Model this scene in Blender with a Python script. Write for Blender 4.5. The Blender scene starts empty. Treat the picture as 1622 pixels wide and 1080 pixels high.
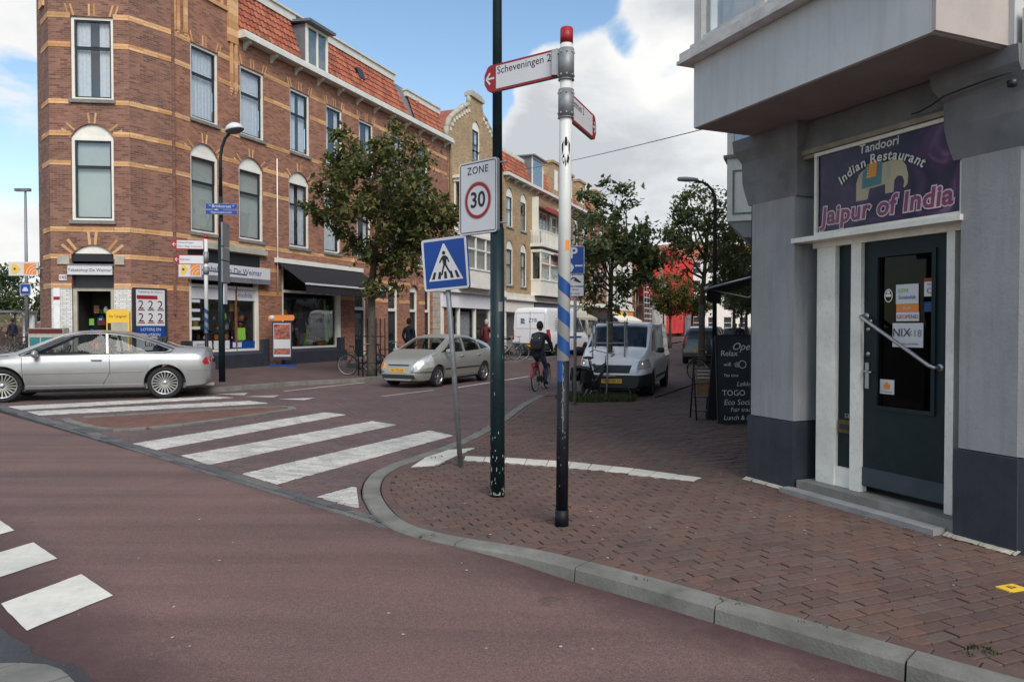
import bpy, bmesh, math, random
from mathutils import Matrix, Vector
R = math.radians
random.seed(7)
C = bpy.context.scene.collection
SC = bpy.context.scene

# ------------------------------------------------------------------ camera
cam = bpy.data.objects.new('camera', bpy.data.cameras.new('camera'))
C.objects.link(cam)
cam.location = (0, 0, 1.6)
cam.rotation_euler = (R(90 - 1.125), 0, 0)
cam.data.sensor_width = 36
cam.data.lens = 26.0
cam.data.clip_end = 3000
SC.camera = cam

# ------------------------------------------------------------------ world: sky with clouds
SUN_EL, SUN_AZ = 44, 158            # azimuth clockwise from +Y
world = bpy.data.worlds.new('World'); SC.world = world
world.use_nodes = True
nt = world.node_tree; nt.nodes.clear()
N = nt.nodes.new; Lk = nt.links.new
out = N('ShaderNodeOutputWorld'); bg1 = N('ShaderNodeBackground'); bg2 = N('ShaderNodeBackground'); mx = N('ShaderNodeMixShader')
sky = N('ShaderNodeTexSky'); sky.sky_type = 'NISHITA'; sky.sun_disc = False
sky.sun_elevation = R(SUN_EL); sky.sun_rotation = R(SUN_AZ); sky.air_density = 1.3; sky.dust_density = 0.6; sky.ozone_density = 1.6
hsv = N('ShaderNodeHueSaturation'); hsv.inputs['Saturation'].default_value = 1.08
Lk(sky.outputs[0], hsv.inputs['Color']); Lk(hsv.outputs[0], bg1.inputs[0]); bg1.inputs[1].default_value = 0.084
tc = N('ShaderNodeTexCoord')
def wmath(op, a, b=None, c=None, clamp=False):
    n = N('ShaderNodeMath'); n.operation = op; n.use_clamp = clamp
    for i, x in enumerate((a, b, c)):
        if x is None: continue
        if isinstance(x, (int, float)): n.inputs[i].default_value = x
        else: Lk(x, n.inputs[i])
    return n.outputs[0]
def wdir(px, py):                    # a sky direction
    v = Vector(((px - 811) / 1171, 1.0, (517 - py) / 1171)); v.normalize(); return v
mp = N('ShaderNodeMapping'); Lk(tc.outputs['Generated'], mp.inputs[0]); mp.inputs['Scale'].default_value = (1, 1, 1.9); mp.inputs['Location'].default_value = (3.1, 1.7, 0.4)
def wnoise(scale, detail, rough, dist=0.0, off=0.0):
    n = N('ShaderNodeTexNoise'); n.noise_dimensions = '4D'; n.inputs['W'].default_value = off
    n.inputs['Scale'].default_value = scale; n.inputs['Detail'].default_value = detail
    n.inputs['Roughness'].default_value = rough; n.inputs['Distortion'].default_value = dist
    Lk(mp.outputs[0], n.inputs[0]); return n.outputs[0]
n1 = wnoise(2.6, 12, 0.60, 0.35, 0.3)
val = wmath('MULTIPLY_ADD', n1, 1.0, 0.0)
for px, py, rad, wt in [(880, 190, 8, .22), (1050, 250, 15, .20), (940, 260, 11, .16), (1070, 10, 5, .20), (840, 115, 3, .14), (25, 330, 9, .17), (20, 50, 10, .20), (700, 10, 13, -.20), (560, 80, 15, -.26), (35, 200, 6, -.22),
                        (1030, 95, 4, -.22), (740, 140, 6, -.20), (910, 25, 6, -.16), (470, 0, 10, -.16), (650, 60, 9, -.16)]:
    d = wdir(px, py)
    dp = N('ShaderNodeVectorMath'); dp.operation = 'DOT_PRODUCT'; Lk(tc.outputs['Generated'], dp.inputs[0]); dp.inputs[1].default_value = d
    mr = N('ShaderNodeMapRange'); mr.interpolation_type = 'SMOOTHSTEP'; Lk(dp.outputs['Value'], mr.inputs['Value'])
    mr.inputs['From Min'].default_value = math.cos(R(rad)); mr.inputs['From Max'].default_value = math.cos(R(rad * 0.25))
    mr.inputs['To Min'].default_value = 0; mr.inputs['To Max'].default_value = wt
    val = wmath('ADD', val, mr.outputs[0])
mask = N('ShaderNodeMapRange'); mask.interpolation_type = 'SMOOTHSTEP'; Lk(val, mask.inputs['Value'])
mask.inputs['From Min'].default_value = 0.495; mask.inputs['From Max'].default_value = 0.60
n2 = wnoise(3.4, 6, 0.6, 0.2, 4.2)
thick = N('ShaderNodeMapRange'); Lk(val, thick.inputs['Value']); thick.inputs['From Min'].default_value = 0.52; thick.inputs['From Max'].default_value = 0.86
thick.inputs['To Min'].default_value = 0.15; thick.inputs['To Max'].default_value = -0.12
shade = wmath('ADD', n2, thick.outputs[0])
ramp = N('ShaderNodeValToRGB'); Lk(shade, ramp.inputs[0])
e = ramp.color_ramp.elements
e[0].position = 0.32; e[0].color = (.29, .305, .325, 1)
e[1].position = 0.66; e[1].color = (.50, .495, .48, 1)
m_ = e.new(0.47); m_.color = (.40, .41, .42, 1)
Lk(ramp.outputs[0], bg2.inputs[0]); bg2.inputs[1].default_value = 1.0
Lk(mask.outputs[0], mx.inputs[0]); Lk(bg1.outputs[0], mx.inputs[1]); Lk(bg2.outputs[0], mx.inputs[2]); Lk(mx.outputs[0], out.inputs[0])

# ------------------------------------------------------------------ sun behind thin cloud
sl = bpy.data.lights.new('sun', 'SUN'); sl.energy = 1.5; sl.angle = R(32); sl.color = (1.0, .93, .84)
so = bpy.data.objects.new('sun', sl); C.objects.link(so)
sd = Vector((math.cos(R(SUN_EL)) * math.sin(R(SUN_AZ)), math.cos(R(SUN_EL)) * math.cos(R(SUN_AZ)), math.sin(R(SUN_EL))))
so.rotation_euler = sd.to_track_quat('Z', 'Y').to_euler(); so.location = (6, -6, 20)
SC.view_settings.view_transform = 'Standard'; SC.view_settings.look = 'None'; SC.view_settings.gamma = 1
SC.view_settings.use_curve_mapping = False
SC.view_settings.exposure = 1.05

# ------------------------------------------------------------------ helpers
W = {}
def link(name, data, parent=None, M=None, label=None, cat=None, group=None, kind=None):
    o = bpy.data.objects.new(name, data); C.objects.link(o)
    if M is None: M = W[parent] if parent else Matrix()
    W[o] = M
    if parent:
        o.parent = parent; o.matrix_local = W[parent].inverted() @ M
    else: o.matrix_local = M
    tag(o, label, cat, group, kind); return o
def tag(o, label=None, cat=None, group=None, kind=None):
    for k, v in (('label', label), ('category', cat), ('group', group), ('kind', kind)):
        if v: o[k] = v
    return o
def thing(name, label, cat, loc=(0, 0, 0), rz=0.0, group=None, sc=1.0, tilt=None):
    M = Matrix.Translation(loc) @ Matrix.Rotation(R(rz), 4, 'Z')
    if tilt: M = M @ tilt
    if sc != 1.0: M = M @ Matrix.Scale(sc, 4)
    return link(name, None, None, M, label, cat, group)
def copy_tree(root, M, label=None, skip=()):
    W0 = W[root]
    def rec(o, par):
        c = o.copy(); C.objects.link(c)
        W[c] = M @ W0.inverted() @ W[o]
        if par: c.parent = par; c.matrix_local = W[par].inverted() @ W[c]
        else: c.matrix_local = W[c]
        for ch in list(kids.get(o, ())): rec(ch, c)
        return c
    kids = {}
    for o in bpy.data.objects:
        if o.parent: kids.setdefault(o.parent, []).append(o)
    c = rec(root, None)
    if label: c['label'] = label
    return c
def placeM(x, y, z=0, rz=0, sc=1.0):
    M = Matrix.Translation((x, y, z)) @ Matrix.Rotation(R(rz), 4, 'Z')
    return M @ Matrix.Scale(sc, 4) if sc != 1 else M
def az(a): return -a            # compass angle (clockwise from +Y) of local +Y -> rotation about Z
class MB:
    def __init__(s): s.v = []; s.f = []; s.mi = []; s.sm = []; s.rn = []; s.cm = 0; s.smooth = False; s.r = 0.0; s.M = None
    def add(s, vs, fs):
        b = len(s.v)
        s.v += [tuple(s.M @ Vector(p)) for p in vs] if s.M is not None else [tuple(p) for p in vs]
        for f in fs: s.f.append([b + i for i in f]); s.mi.append(s.cm); s.sm.append(s.smooth); s.rn.append(s.r)
    def box(s, x0, x1, y0, y1, z0, z1):
        s.add([(x0, y0, z0), (x1, y0, z0), (x1, y1, z0), (x0, y1, z0), (x0, y0, z1), (x1, y0, z1), (x1, y1, z1), (x0, y1, z1)],
              [(3, 2, 1, 0), (4, 5, 6, 7), (0, 1, 5, 4), (1, 2, 6, 5), (2, 3, 7, 6), (3, 0, 4, 7)])
    def cbox(s, cx, cy, cz, dx, dy, dz): s.box(cx - dx / 2, cx + dx / 2, cy - dy / 2, cy + dy / 2, cz - dz / 2, cz + dz / 2)
    def poly(s, pts): s.add(pts, [list(range(len(pts)))])
    def prism(s, p, a, b, axis='y'):      # p: 2D polygon CCW; axis of extrusion
        n = len(p)
        f3 = {'y': lambda q, t: (q[0], t, q[1]), 'z': lambda q, t: (q[0], q[1], t), 'x': lambda q, t: (t, q[0], q[1])}[axis]
        vs = [f3(q, a) for q in p] + [f3(q, b) for q in p]
        s.add(vs, [list(range(n)), list(range(2 * n - 1, n - 1, -1))] + [(i, i + n, (i + 1) % n + n, (i + 1) % n) for i in range(n)])
    def tube(s, pts, r, n=8, cap=True):
        pts = [Vector(p) for p in pts]; rs = r if isinstance(r, (list, tuple)) else [r] * len(pts)
        vs = []; up = None
        for i, p in enumerate(pts):
            d = (pts[min(i + 1, len(pts) - 1)] - pts[max(i - 1, 0)]).normalized()
            if up is None: up = Vector((0, 0, 1)) if abs(d.z) < .9 else Vector((1, 0, 0))
            a = d.cross(up).normalized(); b = a.cross(d).normalized(); up = b
            vs += [p + (a * math.cos(2 * math.pi * k / n) + b * math.sin(2 * math.pi * k / n)) * rs[i] for k in range(n)]
        fs = [(i * n + k, i * n + (k + 1) % n, (i + 1) * n + (k + 1) % n, (i + 1) * n + k) for i in range(len(pts) - 1) for k in range(n)]
        if cap: fs += [list(range(n - 1, -1, -1)), [(len(pts) - 1) * n + k for k in range(n)]]
        sm = s.smooth; s.smooth = True; s.add(vs, fs); s.smooth = sm
    def lathe(s, prof, n=24, M=None, ang=2 * math.pi):   # prof: (r, z) about local z
        M = M or Matrix(); closed = abs(ang - 2 * math.pi) < 1e-6
        cnt = n if closed else n + 1
        vs = [M @ Vector((r * math.cos(ang * k / n), r * math.sin(ang * k / n), z)) for r, z in prof for k in range(cnt)]
        fs = []
        for i in range(len(prof) - 1):
            for k in range(n):
                k2 = (k + 1) % cnt if closed else k + 1
                fs.append((i * cnt + k, i * cnt + k2, (i + 1) * cnt + k2, (i + 1) * cnt + k))
        sm = s.smooth; s.smooth = True; s.add(vs, fs); s.smooth = sm
    def mesh(s, name, mats):
        me = bpy.data.meshes.new(name); me.from_pydata(s.v, [], s.f)
        for m in (mats if isinstance(mats, (list, tuple)) else [mats]): me.materials.append(m)
        me.polygons.foreach_set('material_index', s.mi); me.polygons.foreach_set('use_smooth', s.sm)
        if any(s.rn):
            a = me.attributes.new('rnd', 'FLOAT', 'FACE'); a.data.foreach_set('value', s.rn)
        me.update(); return me
    def build(s, name, mats, parent=None, M=None, **kw): return link(name, s.mesh(name, mats), parent, M, **kw)

def text_mesh(txt, size=1.0, align='CENTER', ext=0.0, off=0.0, font_shear=0.0, space=1.0):
    c = bpy.data.curves.new('t', 'FONT'); c.body = txt; c.size = size; c.align_x = align; c.align_y = 'CENTER'; c.extrude = ext; c.offset = off
    c.shear = font_shear; c.space_character = space; c.resolution_u = 3
    o = bpy.data.objects.new('t', c); C.objects.link(o)
    dg = bpy.context.evaluated_depsgraph_get(); me = bpy.data.meshes.new_from_object(o.evaluated_get(dg))
    bpy.data.objects.remove(o); bpy.data.curves.remove(c); return me
TXT = []      # texts are made in one go at the end: (mesh name, args, object)
def text(parent, M, txt, size, mat, align='CENTER', name='lettering', fit=None, fh=None, **kw):
    me = text_mesh(txt, size, align, **kw)
    if fit:
        xs = [v.co.x for v in me.vertices]; k = fit / (max(xs) - min(xs)); me.transform(Matrix.Diagonal((k, fh or k, 1, 1)))
    me.materials.clear(); me.materials.append(mat)
    return link(name, me, parent, M)
def plateM(right, up, pos):          # matrix: local x = right, y = up, z = normal
    r = Vector(right).normalized(); u = Vector(up).normalized(); n = r.cross(u)
    M = Matrix((r, u, n)).transposed().to_4x4(); M.translation = Vector(pos); return M

# ------------------------------------------------------------------ materials
def new_mat(name):
    m = bpy.data.materials.new(name); m.use_nodes = True; t = m.node_tree; b = t.nodes['Principled BSDF']; return m, t, b
def nd(t, typ, **kw):
    n = t.nodes.new(typ)
    for k, v in kw.items():
        if hasattr(n, k): setattr(n, k, v)
        else: n.inputs[k.replace('_', ' ')].default_value = v
    return n
def ramp_(t, fac, stops):
    r = t.nodes.new('ShaderNodeValToRGB'); t.links.new(fac, r.inputs[0]); e = r.color_ramp.elements
    while len(e) < len(stops): e.new(0.5)
    for i, (p, c) in enumerate(stops): e[i].position = p; e[i].color = (*c, 1) if len(c) == 3 else c
    return r.outputs[0]
def mixc(t, fac, a, b, blend='MIX'):
    n = t.nodes.new('ShaderNodeMix'); n.data_type = 'RGBA'; n.blend_type = blend
    for sck, x in ((n.inputs[0], fac), (n.inputs[6], a), (n.inputs[7], b)):
        if isinstance(x, (int, float)): sck.default_value = x
        elif isinstance(x, tuple): sck.default_value = (*x, 1) if len(x) == 3 else x
        else: t.links.new(x, sck)
    return n.outputs[2]
def bump_(t, b, h, strength=.3, dist=.01):
    n = t.nodes.new('ShaderNodeBump'); n.inputs['Strength'].default_value = strength; n.inputs['Distance'].default_value = dist
    t.links.new(h, n.inputs['Height']); t.links.new(n.outputs[0], b.inputs['Normal'])
def noise_(t, scale, detail=4, rough=.55, vec=None, dist=0):
    n = nd(t, 'ShaderNodeTexNoise', Scale=scale, Detail=detail, Roughness=rough, Distortion=dist)
    if vec is None:
        tcn = t.nodes.new('ShaderNodeTexCoord'); vec = tcn.outputs['Object']
    t.links.new(vec, n.inputs['Vector']); return n.outputs[0]
def sc_(c, k): return tuple(max(0, min(1, x * k)) for x in c)
def paint(name, col, rough=.5, metal=0.0, var=.18, scale=3.0, bump=.15, fine=60, dirt=None, coat=0, spec=None, streak=None):
    m, t, b = new_mat(name)
    f = noise_(t, scale, 5, .6)
    c = ramp_(t, f, [(.3, sc_(col, 1 - var)), (.7, sc_(col, 1 + var))])
    if dirt:
        f2 = noise_(t, scale * 7 + 6, 7, .75)
        mk = ramp_(t, f2, [(.54, (0, 0, 0)), (.70, (1, 1, 1))]); mmul = nd(t, 'ShaderNodeMath', operation='MULTIPLY'); t.links.new(mk, mmul.inputs[0]); mmul.inputs[1].default_value = .42
        c = mixc(t, mmul.outputs[0], c, dirt)
    if streak:
        tcs = t.nodes.new('ShaderNodeTexCoord'); mps = nd(t, 'ShaderNodeMapping'); mps.inputs['Scale'].default_value = (7, 7, .55); t.links.new(tcs.outputs['Object'], mps.inputs[0])
        c = mixc(t, ramp_(t, noise_(t, 1.6, 7, .68, mps.outputs[0]), [(.48, (0, 0, 0)), (.74, (.55, .55, .55))]), c, streak)
    t.links.new(c, b.inputs['Base Color'])
    rr = nd(t, 'ShaderNodeMapRange'); t.links.new(f, rr.inputs[0]); rr.inputs[3].default_value = max(0, rough - .08); rr.inputs[4].default_value = min(1, rough + .1)
    t.links.new(rr.outputs[0], b.inputs['Roughness']); b.inputs['Metallic'].default_value = metal
    if coat: b.inputs['Coat Weight'].default_value = coat; b.inputs['Coat Roughness'].default_value = .06
    if spec is not None: b.inputs['Specular IOR Level'].default_value = spec
    if bump: bump_(t, b, noise_(t, fine, 3, .6), bump, .004)
    return m
def brickmat(name, c1, c2, c3, mortar, bw=.22, bh=.065, ms=.009, dirt=.35):
    m, t, b = new_mat(name); tc = t.nodes.new('ShaderNodeTexCoord'); sx = t.nodes.new('ShaderNodeSeparateXYZ'); t.links.new(tc.outputs['Object'], sx.inputs[0])
    ad = nd(t, 'ShaderNodeMath', operation='ADD'); t.links.new(sx.outputs[0], ad.inputs[0]); t.links.new(sx.outputs[1], ad.inputs[1])
    cb = t.nodes.new('ShaderNodeCombineXYZ'); t.links.new(ad.outputs[0], cb.inputs[0]); t.links.new(sx.outputs[2], cb.inputs[1])
    br = nd(t, 'ShaderNodeTexBrick', Scale=1.0); br.inputs['Brick Width'].default_value = bw; br.inputs['Row Height'].default_value = bh
    br.inputs['Mortar Size'].default_value = ms; br.inputs['Mortar Smooth'].default_value = .25; br.inputs['Bias'].default_value = 0
    br.inputs['Color1'].default_value = (0, 0, 0, 1); br.inputs['Color2'].default_value = (1, 1, 1, 1); br.inputs['Mortar'].default_value = (.5, .5, .5, 1)
    t.links.new(cb.outputs[0], br.inputs['Vector'])
    col = ramp_(t, br.outputs['Color'], [(.0, c1), (.45, c2), (1, c3)])
    f = noise_(t, 1.1, 6, .65); col = mixc(t, .8, col, ramp_(t, f, [(.28, (.62, .60, .60)), (.5, (.95, .95, .95)), (.72, (1.28, 1.24, 1.2))]), 'MULTIPLY')
    f3 = noise_(t, 40, 3, .6); col = mixc(t, .5, col, ramp_(t, f3, [(.3, (.6, .6, .6)), (.7, (1.35, 1.35, 1.35))]), 'MULTIPLY')
    col = mixc(t, br.outputs['Fac'], col, mortar)
    t.links.new(col, b.inputs['Base Color']); b.inputs['Roughness'].default_value = .88
    inv = nd(t, 'ShaderNodeMath', operation='SUBTRACT'); inv.inputs[0].default_value = 1; t.links.new(br.outputs['Fac'], inv.inputs[1])
    bump_(t, b, inv.outputs[0], .5, .006); return m
def glassmat(name, tint=(.75, .8, .82), refl=.12, rough=.02, wav=.35, trans=.8):
    m, t, b = new_mat(name); t.nodes.remove(b)
    o = [n for n in t.nodes if n.type == 'OUTPUT_MATERIAL'][0]
    g = nd(t, 'ShaderNodeBsdfGlossy'); g.inputs['Roughness'].default_value = rough; g.inputs['Color'].default_value = (.9, .93, .96, 1)
    tr = nd(t, 'ShaderNodeBsdfTransparent'); tr.inputs['Color'].default_value = (*tint, 1)
    lw = nd(t, 'ShaderNodeFresnel'); gb = t.nodes.new('ShaderNodeNewGeometry'); mi = nd(t, 'ShaderNodeMapRange'); t.links.new(gb.outputs['Backfacing'], mi.inputs[0]); mi.inputs[3].default_value = 1.5; mi.inputs[4].default_value = .6667; t.links.new(mi.outputs[0], lw.inputs['IOR'])
    bp = nd(t, 'ShaderNodeBump', Strength=wav, Distance=.02); t.links.new(noise_(t, 1.3, 2, .5), bp.inputs['Height']); t.links.new(bp.outputs[0], g.inputs['Normal'])
    ad = nd(t, 'ShaderNodeMath', operation='MULTIPLY_ADD'); t.links.new(lw.outputs[0], ad.inputs[0]); ad.inputs[1].default_value = 1.0; ad.inputs[2].default_value = refl; ad.use_clamp = True
    mxn = nd(t, 'ShaderNodeMixShader'); t.links.new(ad.outputs[0], mxn.inputs[0]); t.links.new(tr.outputs[0], mxn.inputs[1]); t.links.new(g.outputs[0], mxn.inputs[2])
    t.links.new(mxn.outputs[0], o.inputs[0]); return m
def rndcol(name, stops, rough=.85, noise_scale=25, bump=.35, dirtcol=None, nv=.35):
    """colour chosen per piece: by the face attribute of a joined piece field or by the object's own random number"""
    m, t, b = new_mat(name)
    at = nd(t, 'ShaderNodeAttribute'); at.attribute_name = 'rnd'; oi = nd(t, 'ShaderNodeObjectInfo')
    ad = nd(t, 'ShaderNodeMath', operation='ADD'); t.links.new(at.outputs['Fac'], ad.inputs[0]); t.links.new(oi.outputs['Random'], ad.inputs[1])
    fr = nd(t, 'ShaderNodeMath', operation='FRACT'); t.links.new(ad.outputs[0], fr.inputs[0])
    c = ramp_(t, fr.outputs[0], stops)
    geo = t.nodes.new('ShaderNodeNewGeometry')
    f = noise_(t, noise_scale, 5, .65, geo.outputs['Position'])
    c = mixc(t, 1, c, ramp_(t, f, [(.25, (1 - nv,) * 3), (.75, (1 + nv,) * 3)]), 'MULTIPLY')
    f2 = noise_(t, .9, 4, .6, geo.outputs['Position'])
    c = mixc(t, 1, c, ramp_(t, f2, [(.3, (.78, .80, .82)), (.7, (1.18, 1.12, 1.08))]), 'MULTIPLY')
    if dirtcol:
        f3 = noise_(t, 30, 7, .75, geo.outputs['Position']); mk = ramp_(t, f3, [(.56, (0, 0, 0)), (.72, (.7, .7, .7))]); c = mixc(t, mk, c, dirtcol)
    t.links.new(c, b.inputs['Base Color']); b.inputs['Roughness'].default_value = rough
    bump_(t, b, f, bump, .004); return m
# ------------------------------------------------------------------ material list
MT = {}
MT['brick'] = brickmat('shade_toned_facade_brick', (.13, .058, .042), (.235, .100, .066), (.31, .150, .095), (.22, .155, .125))  # darker copy of the warm brick; shade of the corner facets put into colour
MT['brick_warm'] = brickmat('warm_facade_brick', (.185, .070, .041), (.31, .122, .070), (.40, .176, .108), (.28, .18, .13))
MT['brick_yellow'] = brickmat('yellow_facade_brick', (.30, .19, .085), (.40, .265, .13), (.48, .33, .17), (.34, .27, .19))
MT['brick_white'] = brickmat('white_glazed_brick', (.55, .55, .52), (.66, .66, .63), (.74, .74, .71), (.35, .35, .33))
MT['band'] = rndcol('ochre_band_brick', [(0, (.48, .25, .10)), (.5, (.62, .35, .16)), (1, (.70, .45, .24))], .8, 30, .3)
MT['white'] = paint('off_white_paint', (.76, .74, .66), .5, var=.08, dirt=(.42, .40, .34), scale=1.6)
MT['white2'] = paint('white_joinery_paint', (.78, .76, .69), .55, var=.14, dirt=(.36, .33, .27), scale=3)
MT['sash'] = paint('dark_sash_paint', (.018, .022, .026), .35)
MT['stone'] = paint('grey_sill_stone', (.20, .195, .18), .85, var=.25, dirt=(.09, .085, .08), scale=5)
MT['stone_light'] = paint('pale_stone', (.40, .37, .30), .85, var=.2, dirt=(.2, .18, .14), scale=4)
MT['curtain'] = paint('net_curtain', (.72, .72, .74), .9, var=.1, scale=9, bump=0)
MT['blind'] = paint('grey_green_blind', (.52, .54, .49), .9, var=.06, scale=2, bump=0)
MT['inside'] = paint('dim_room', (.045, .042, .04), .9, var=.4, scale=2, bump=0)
MT['pane'] = glassmat('window_pane', refl=.08, wav=.5, tint=(.8, .84, .85))
MT['shopglass'] = glassmat('shop_glass', refl=.06, tint=(.6, .62, .62))
MT['carglass'] = glassmat('car_glass', refl=-.02, tint=(.60, .64, .64), wav=.05)
MT['tile'] = rndcol('orange_roof_tile', [(0, (.23, .062, .034)), (.5, (.33, .092, .048)), (1, (.41, .14, .075))], .75, 14, .3, dirtcol=(.13, .06, .04))
MT['gutter'] = paint('gutter_white', (.60, .59, .52), .5, var=.12, dirt=(.33, .34, .28), scale=2)
MT['lead'] = paint('grey_zinc', (.16, .165, .18), .6, var=.2)
MT['black'] = paint('black_paint', (.012, .013, .016), .45)
MT['rubber'] = paint('tyre_rubber', (.013, .013, .014), .85)
MT['awn'] = paint('black_awning_cloth', (.012, .012, .015), .95, var=.35, scale=4, bump=.3)
MT['navy'] = paint('dark_blue_plinth_paint', (.026, .030, .044), .65, var=.35, scale=4, bump=.4, dirt=(.05, .052, .06), streak=(.045, .048, .055))
MT['render'] = paint('grey_blue_render', (.305, .308, .315), .9, var=.16, scale=1.4, bump=.6, fine=45, dirt=(.22, .215, .21), streak=(.20, .195, .185))
MT['render_dk'] = paint('dark_grey_render', (.172, .175, .183), .9, var=.25, scale=3, bump=.4, fine=40)
MT['baypanel'] = paint('pale_grey_bay_paint', (.545, .55, .555), .6, var=.07, scale=1.2, bump=.12, dirt=(.45, .44, .43), streak=(.40, .385, .37))
MT['baywood'] = paint('worn_bay_wood', (.58, .56, .53), .7, var=.18, scale=7, bump=.5, fine=30, dirt=(.26, .23, .21))
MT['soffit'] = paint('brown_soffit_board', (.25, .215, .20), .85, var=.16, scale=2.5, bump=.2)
MT['door'] = paint('dark_green_door_paint', (.010, .021, .026), .5, var=.25, scale=5, bump=.1, spec=.25)
MT['steel'] = paint('brushed_steel', (.42, .42, .43), .35, metal=.9, var=.15)
MT['galv'] = paint('galvanised_steel', (.24, .25, .26), .55, metal=.45, var=.2, scale=12)
MT['polewhite'] = paint('white_pole_paint', (.62, .62, .60), .4, var=.06, dirt=(.45, .45, .42), scale=6)
MT['poleblue'] = paint('blue_pole_paint', (.006, .055, .22), .45, var=.12, scale=6)
MT['poleblack'] = paint('black_pole_paint', (.008, .009, .014), .55, var=.3, scale=10, spec=.25)
MT['polegreen'] = paint('dark_green_pole_paint', (.008, .022, .026), .5, var=.3, scale=9, dirt=(.02, .035, .035), spec=.3)
MT['signred'] = paint('sign_red', (.30, .010, .015), .5, var=.08)
MT['signwhite'] = paint('sign_white', (.60, .60, .62), .42, var=.04)
MT['signblue'] = paint('sign_blue', (.003, .050, .27), .45, var=.08)
MT['signback'] = paint('sign_back_grey', (.22, .23, .24), .5, metal=.3)
MT['ink'] = paint('black_ink', (.012, .012, .012), .6, bump=0)
MT['inkblue'] = paint('blue_ink', (.01, .05, .2), .6, bump=0)
MT['silver'] = paint('silver_car_paint', (.38, .38, .375), .36, metal=.55, var=.05, bump=0, coat=.25)
MT['silver2'] = paint('pale_silver_car_paint', (.40, .40, .37), .38, metal=.5, var=.05, bump=0, coat=.3)
MT['carwhite'] = paint('white_car_paint', (.80, .81, .82), .30, var=.03, bump=0, coat=.5)
MT['cardark'] = paint('dark_blue_car_paint', (.014, .02, .035), .25, var=.1, bump=0, coat=1)
MT['carred'] = paint('dark_red_car_paint', (.12, .02, .02), .3, var=.1, bump=0, coat=1)
MT['plastic'] = paint('dark_plastic', (.022, .023, .025), .6)
MT['alloy'] = paint('alloy_rim', (.50, .50, .50), .28, metal=.85, var=.05, bump=0)
MT['plate'] = paint('yellow_plate', (.75, .42, .02), .5, var=.05, bump=0)
MT['redlens'] = paint('red_lens', (.35, .01, .015), .2, var=.1, bump=0, coat=1)
MT['amber'] = paint('amber_lens', (.7, .26, .03), .2, var=.1, bump=0, coat=1)
MT['lens'] = paint('clear_lamp', (.62, .62, .60), .15, metal=.4, var=.25, scale=18, bump=0, coat=1)
MT['wood'] = paint('brown_wood', (.20, .10, .045), .7, var=.35, scale=8)
MT['orange'] = paint('orange_print', (.75, .24, .03), .5, var=.05, bump=0)
MT['yellow'] = paint('yellow_print', (.78, .50, .04), .5, var=.06, bump=0)
MT['green'] = paint('lime_print', (.22, .50, .05), .5, bump=0)
MT['purple'] = None
MT['bark'] = paint('tree_bark', (.075, .062, .048), .95, var=.4, scale=9, bump=.9, fine=25)
MT['rednet'] = paint('red_scaffold_netting', (.62, .035, .028), .8, var=.3, scale=.8, bump=.4, fine=6)
MT['pink'] = paint('pale_pink_rim', (.55, .36, .30), .5)
MT['skin'] = paint('skin', (.42, .24, .17), .6, var=.08, bump=0)
MT['jeans'] = paint('blue_jeans', (.035, .05, .09), .9)
MT['darkcloth'] = paint('dark_navy_cloth', (.013, .015, .028), .9, var=.3, scale=9)
MT['maroon'] = paint('maroon_jacket', (.10, .014, .018), .85)
MT['khaki'] = paint('brown_trousers', (.12, .085, .06), .9)
MT['greyhair'] = paint('grey_hair', (.40, .38, .35), .9, bump=.3)
MT['darkhair'] = paint('dark_hair', (.02, .016, .013), .9, bump=.3)
MT['kerb'] = paint('grey_kerb_stone', (.155, .152, .136), .92, var=.30, scale=3, bump=.9, fine=55, dirt=(.065, .078, .038))
MT['kerbdark'] = paint('dark_basalt_sett', (.075, .076, .08), .85, var=.35, scale=9, bump=.6)
MT['sand'] = paint('joint_sand', (.020, .018, .015), 1, var=.4, scale=9, dirt=(.03, .042, .015))

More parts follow.
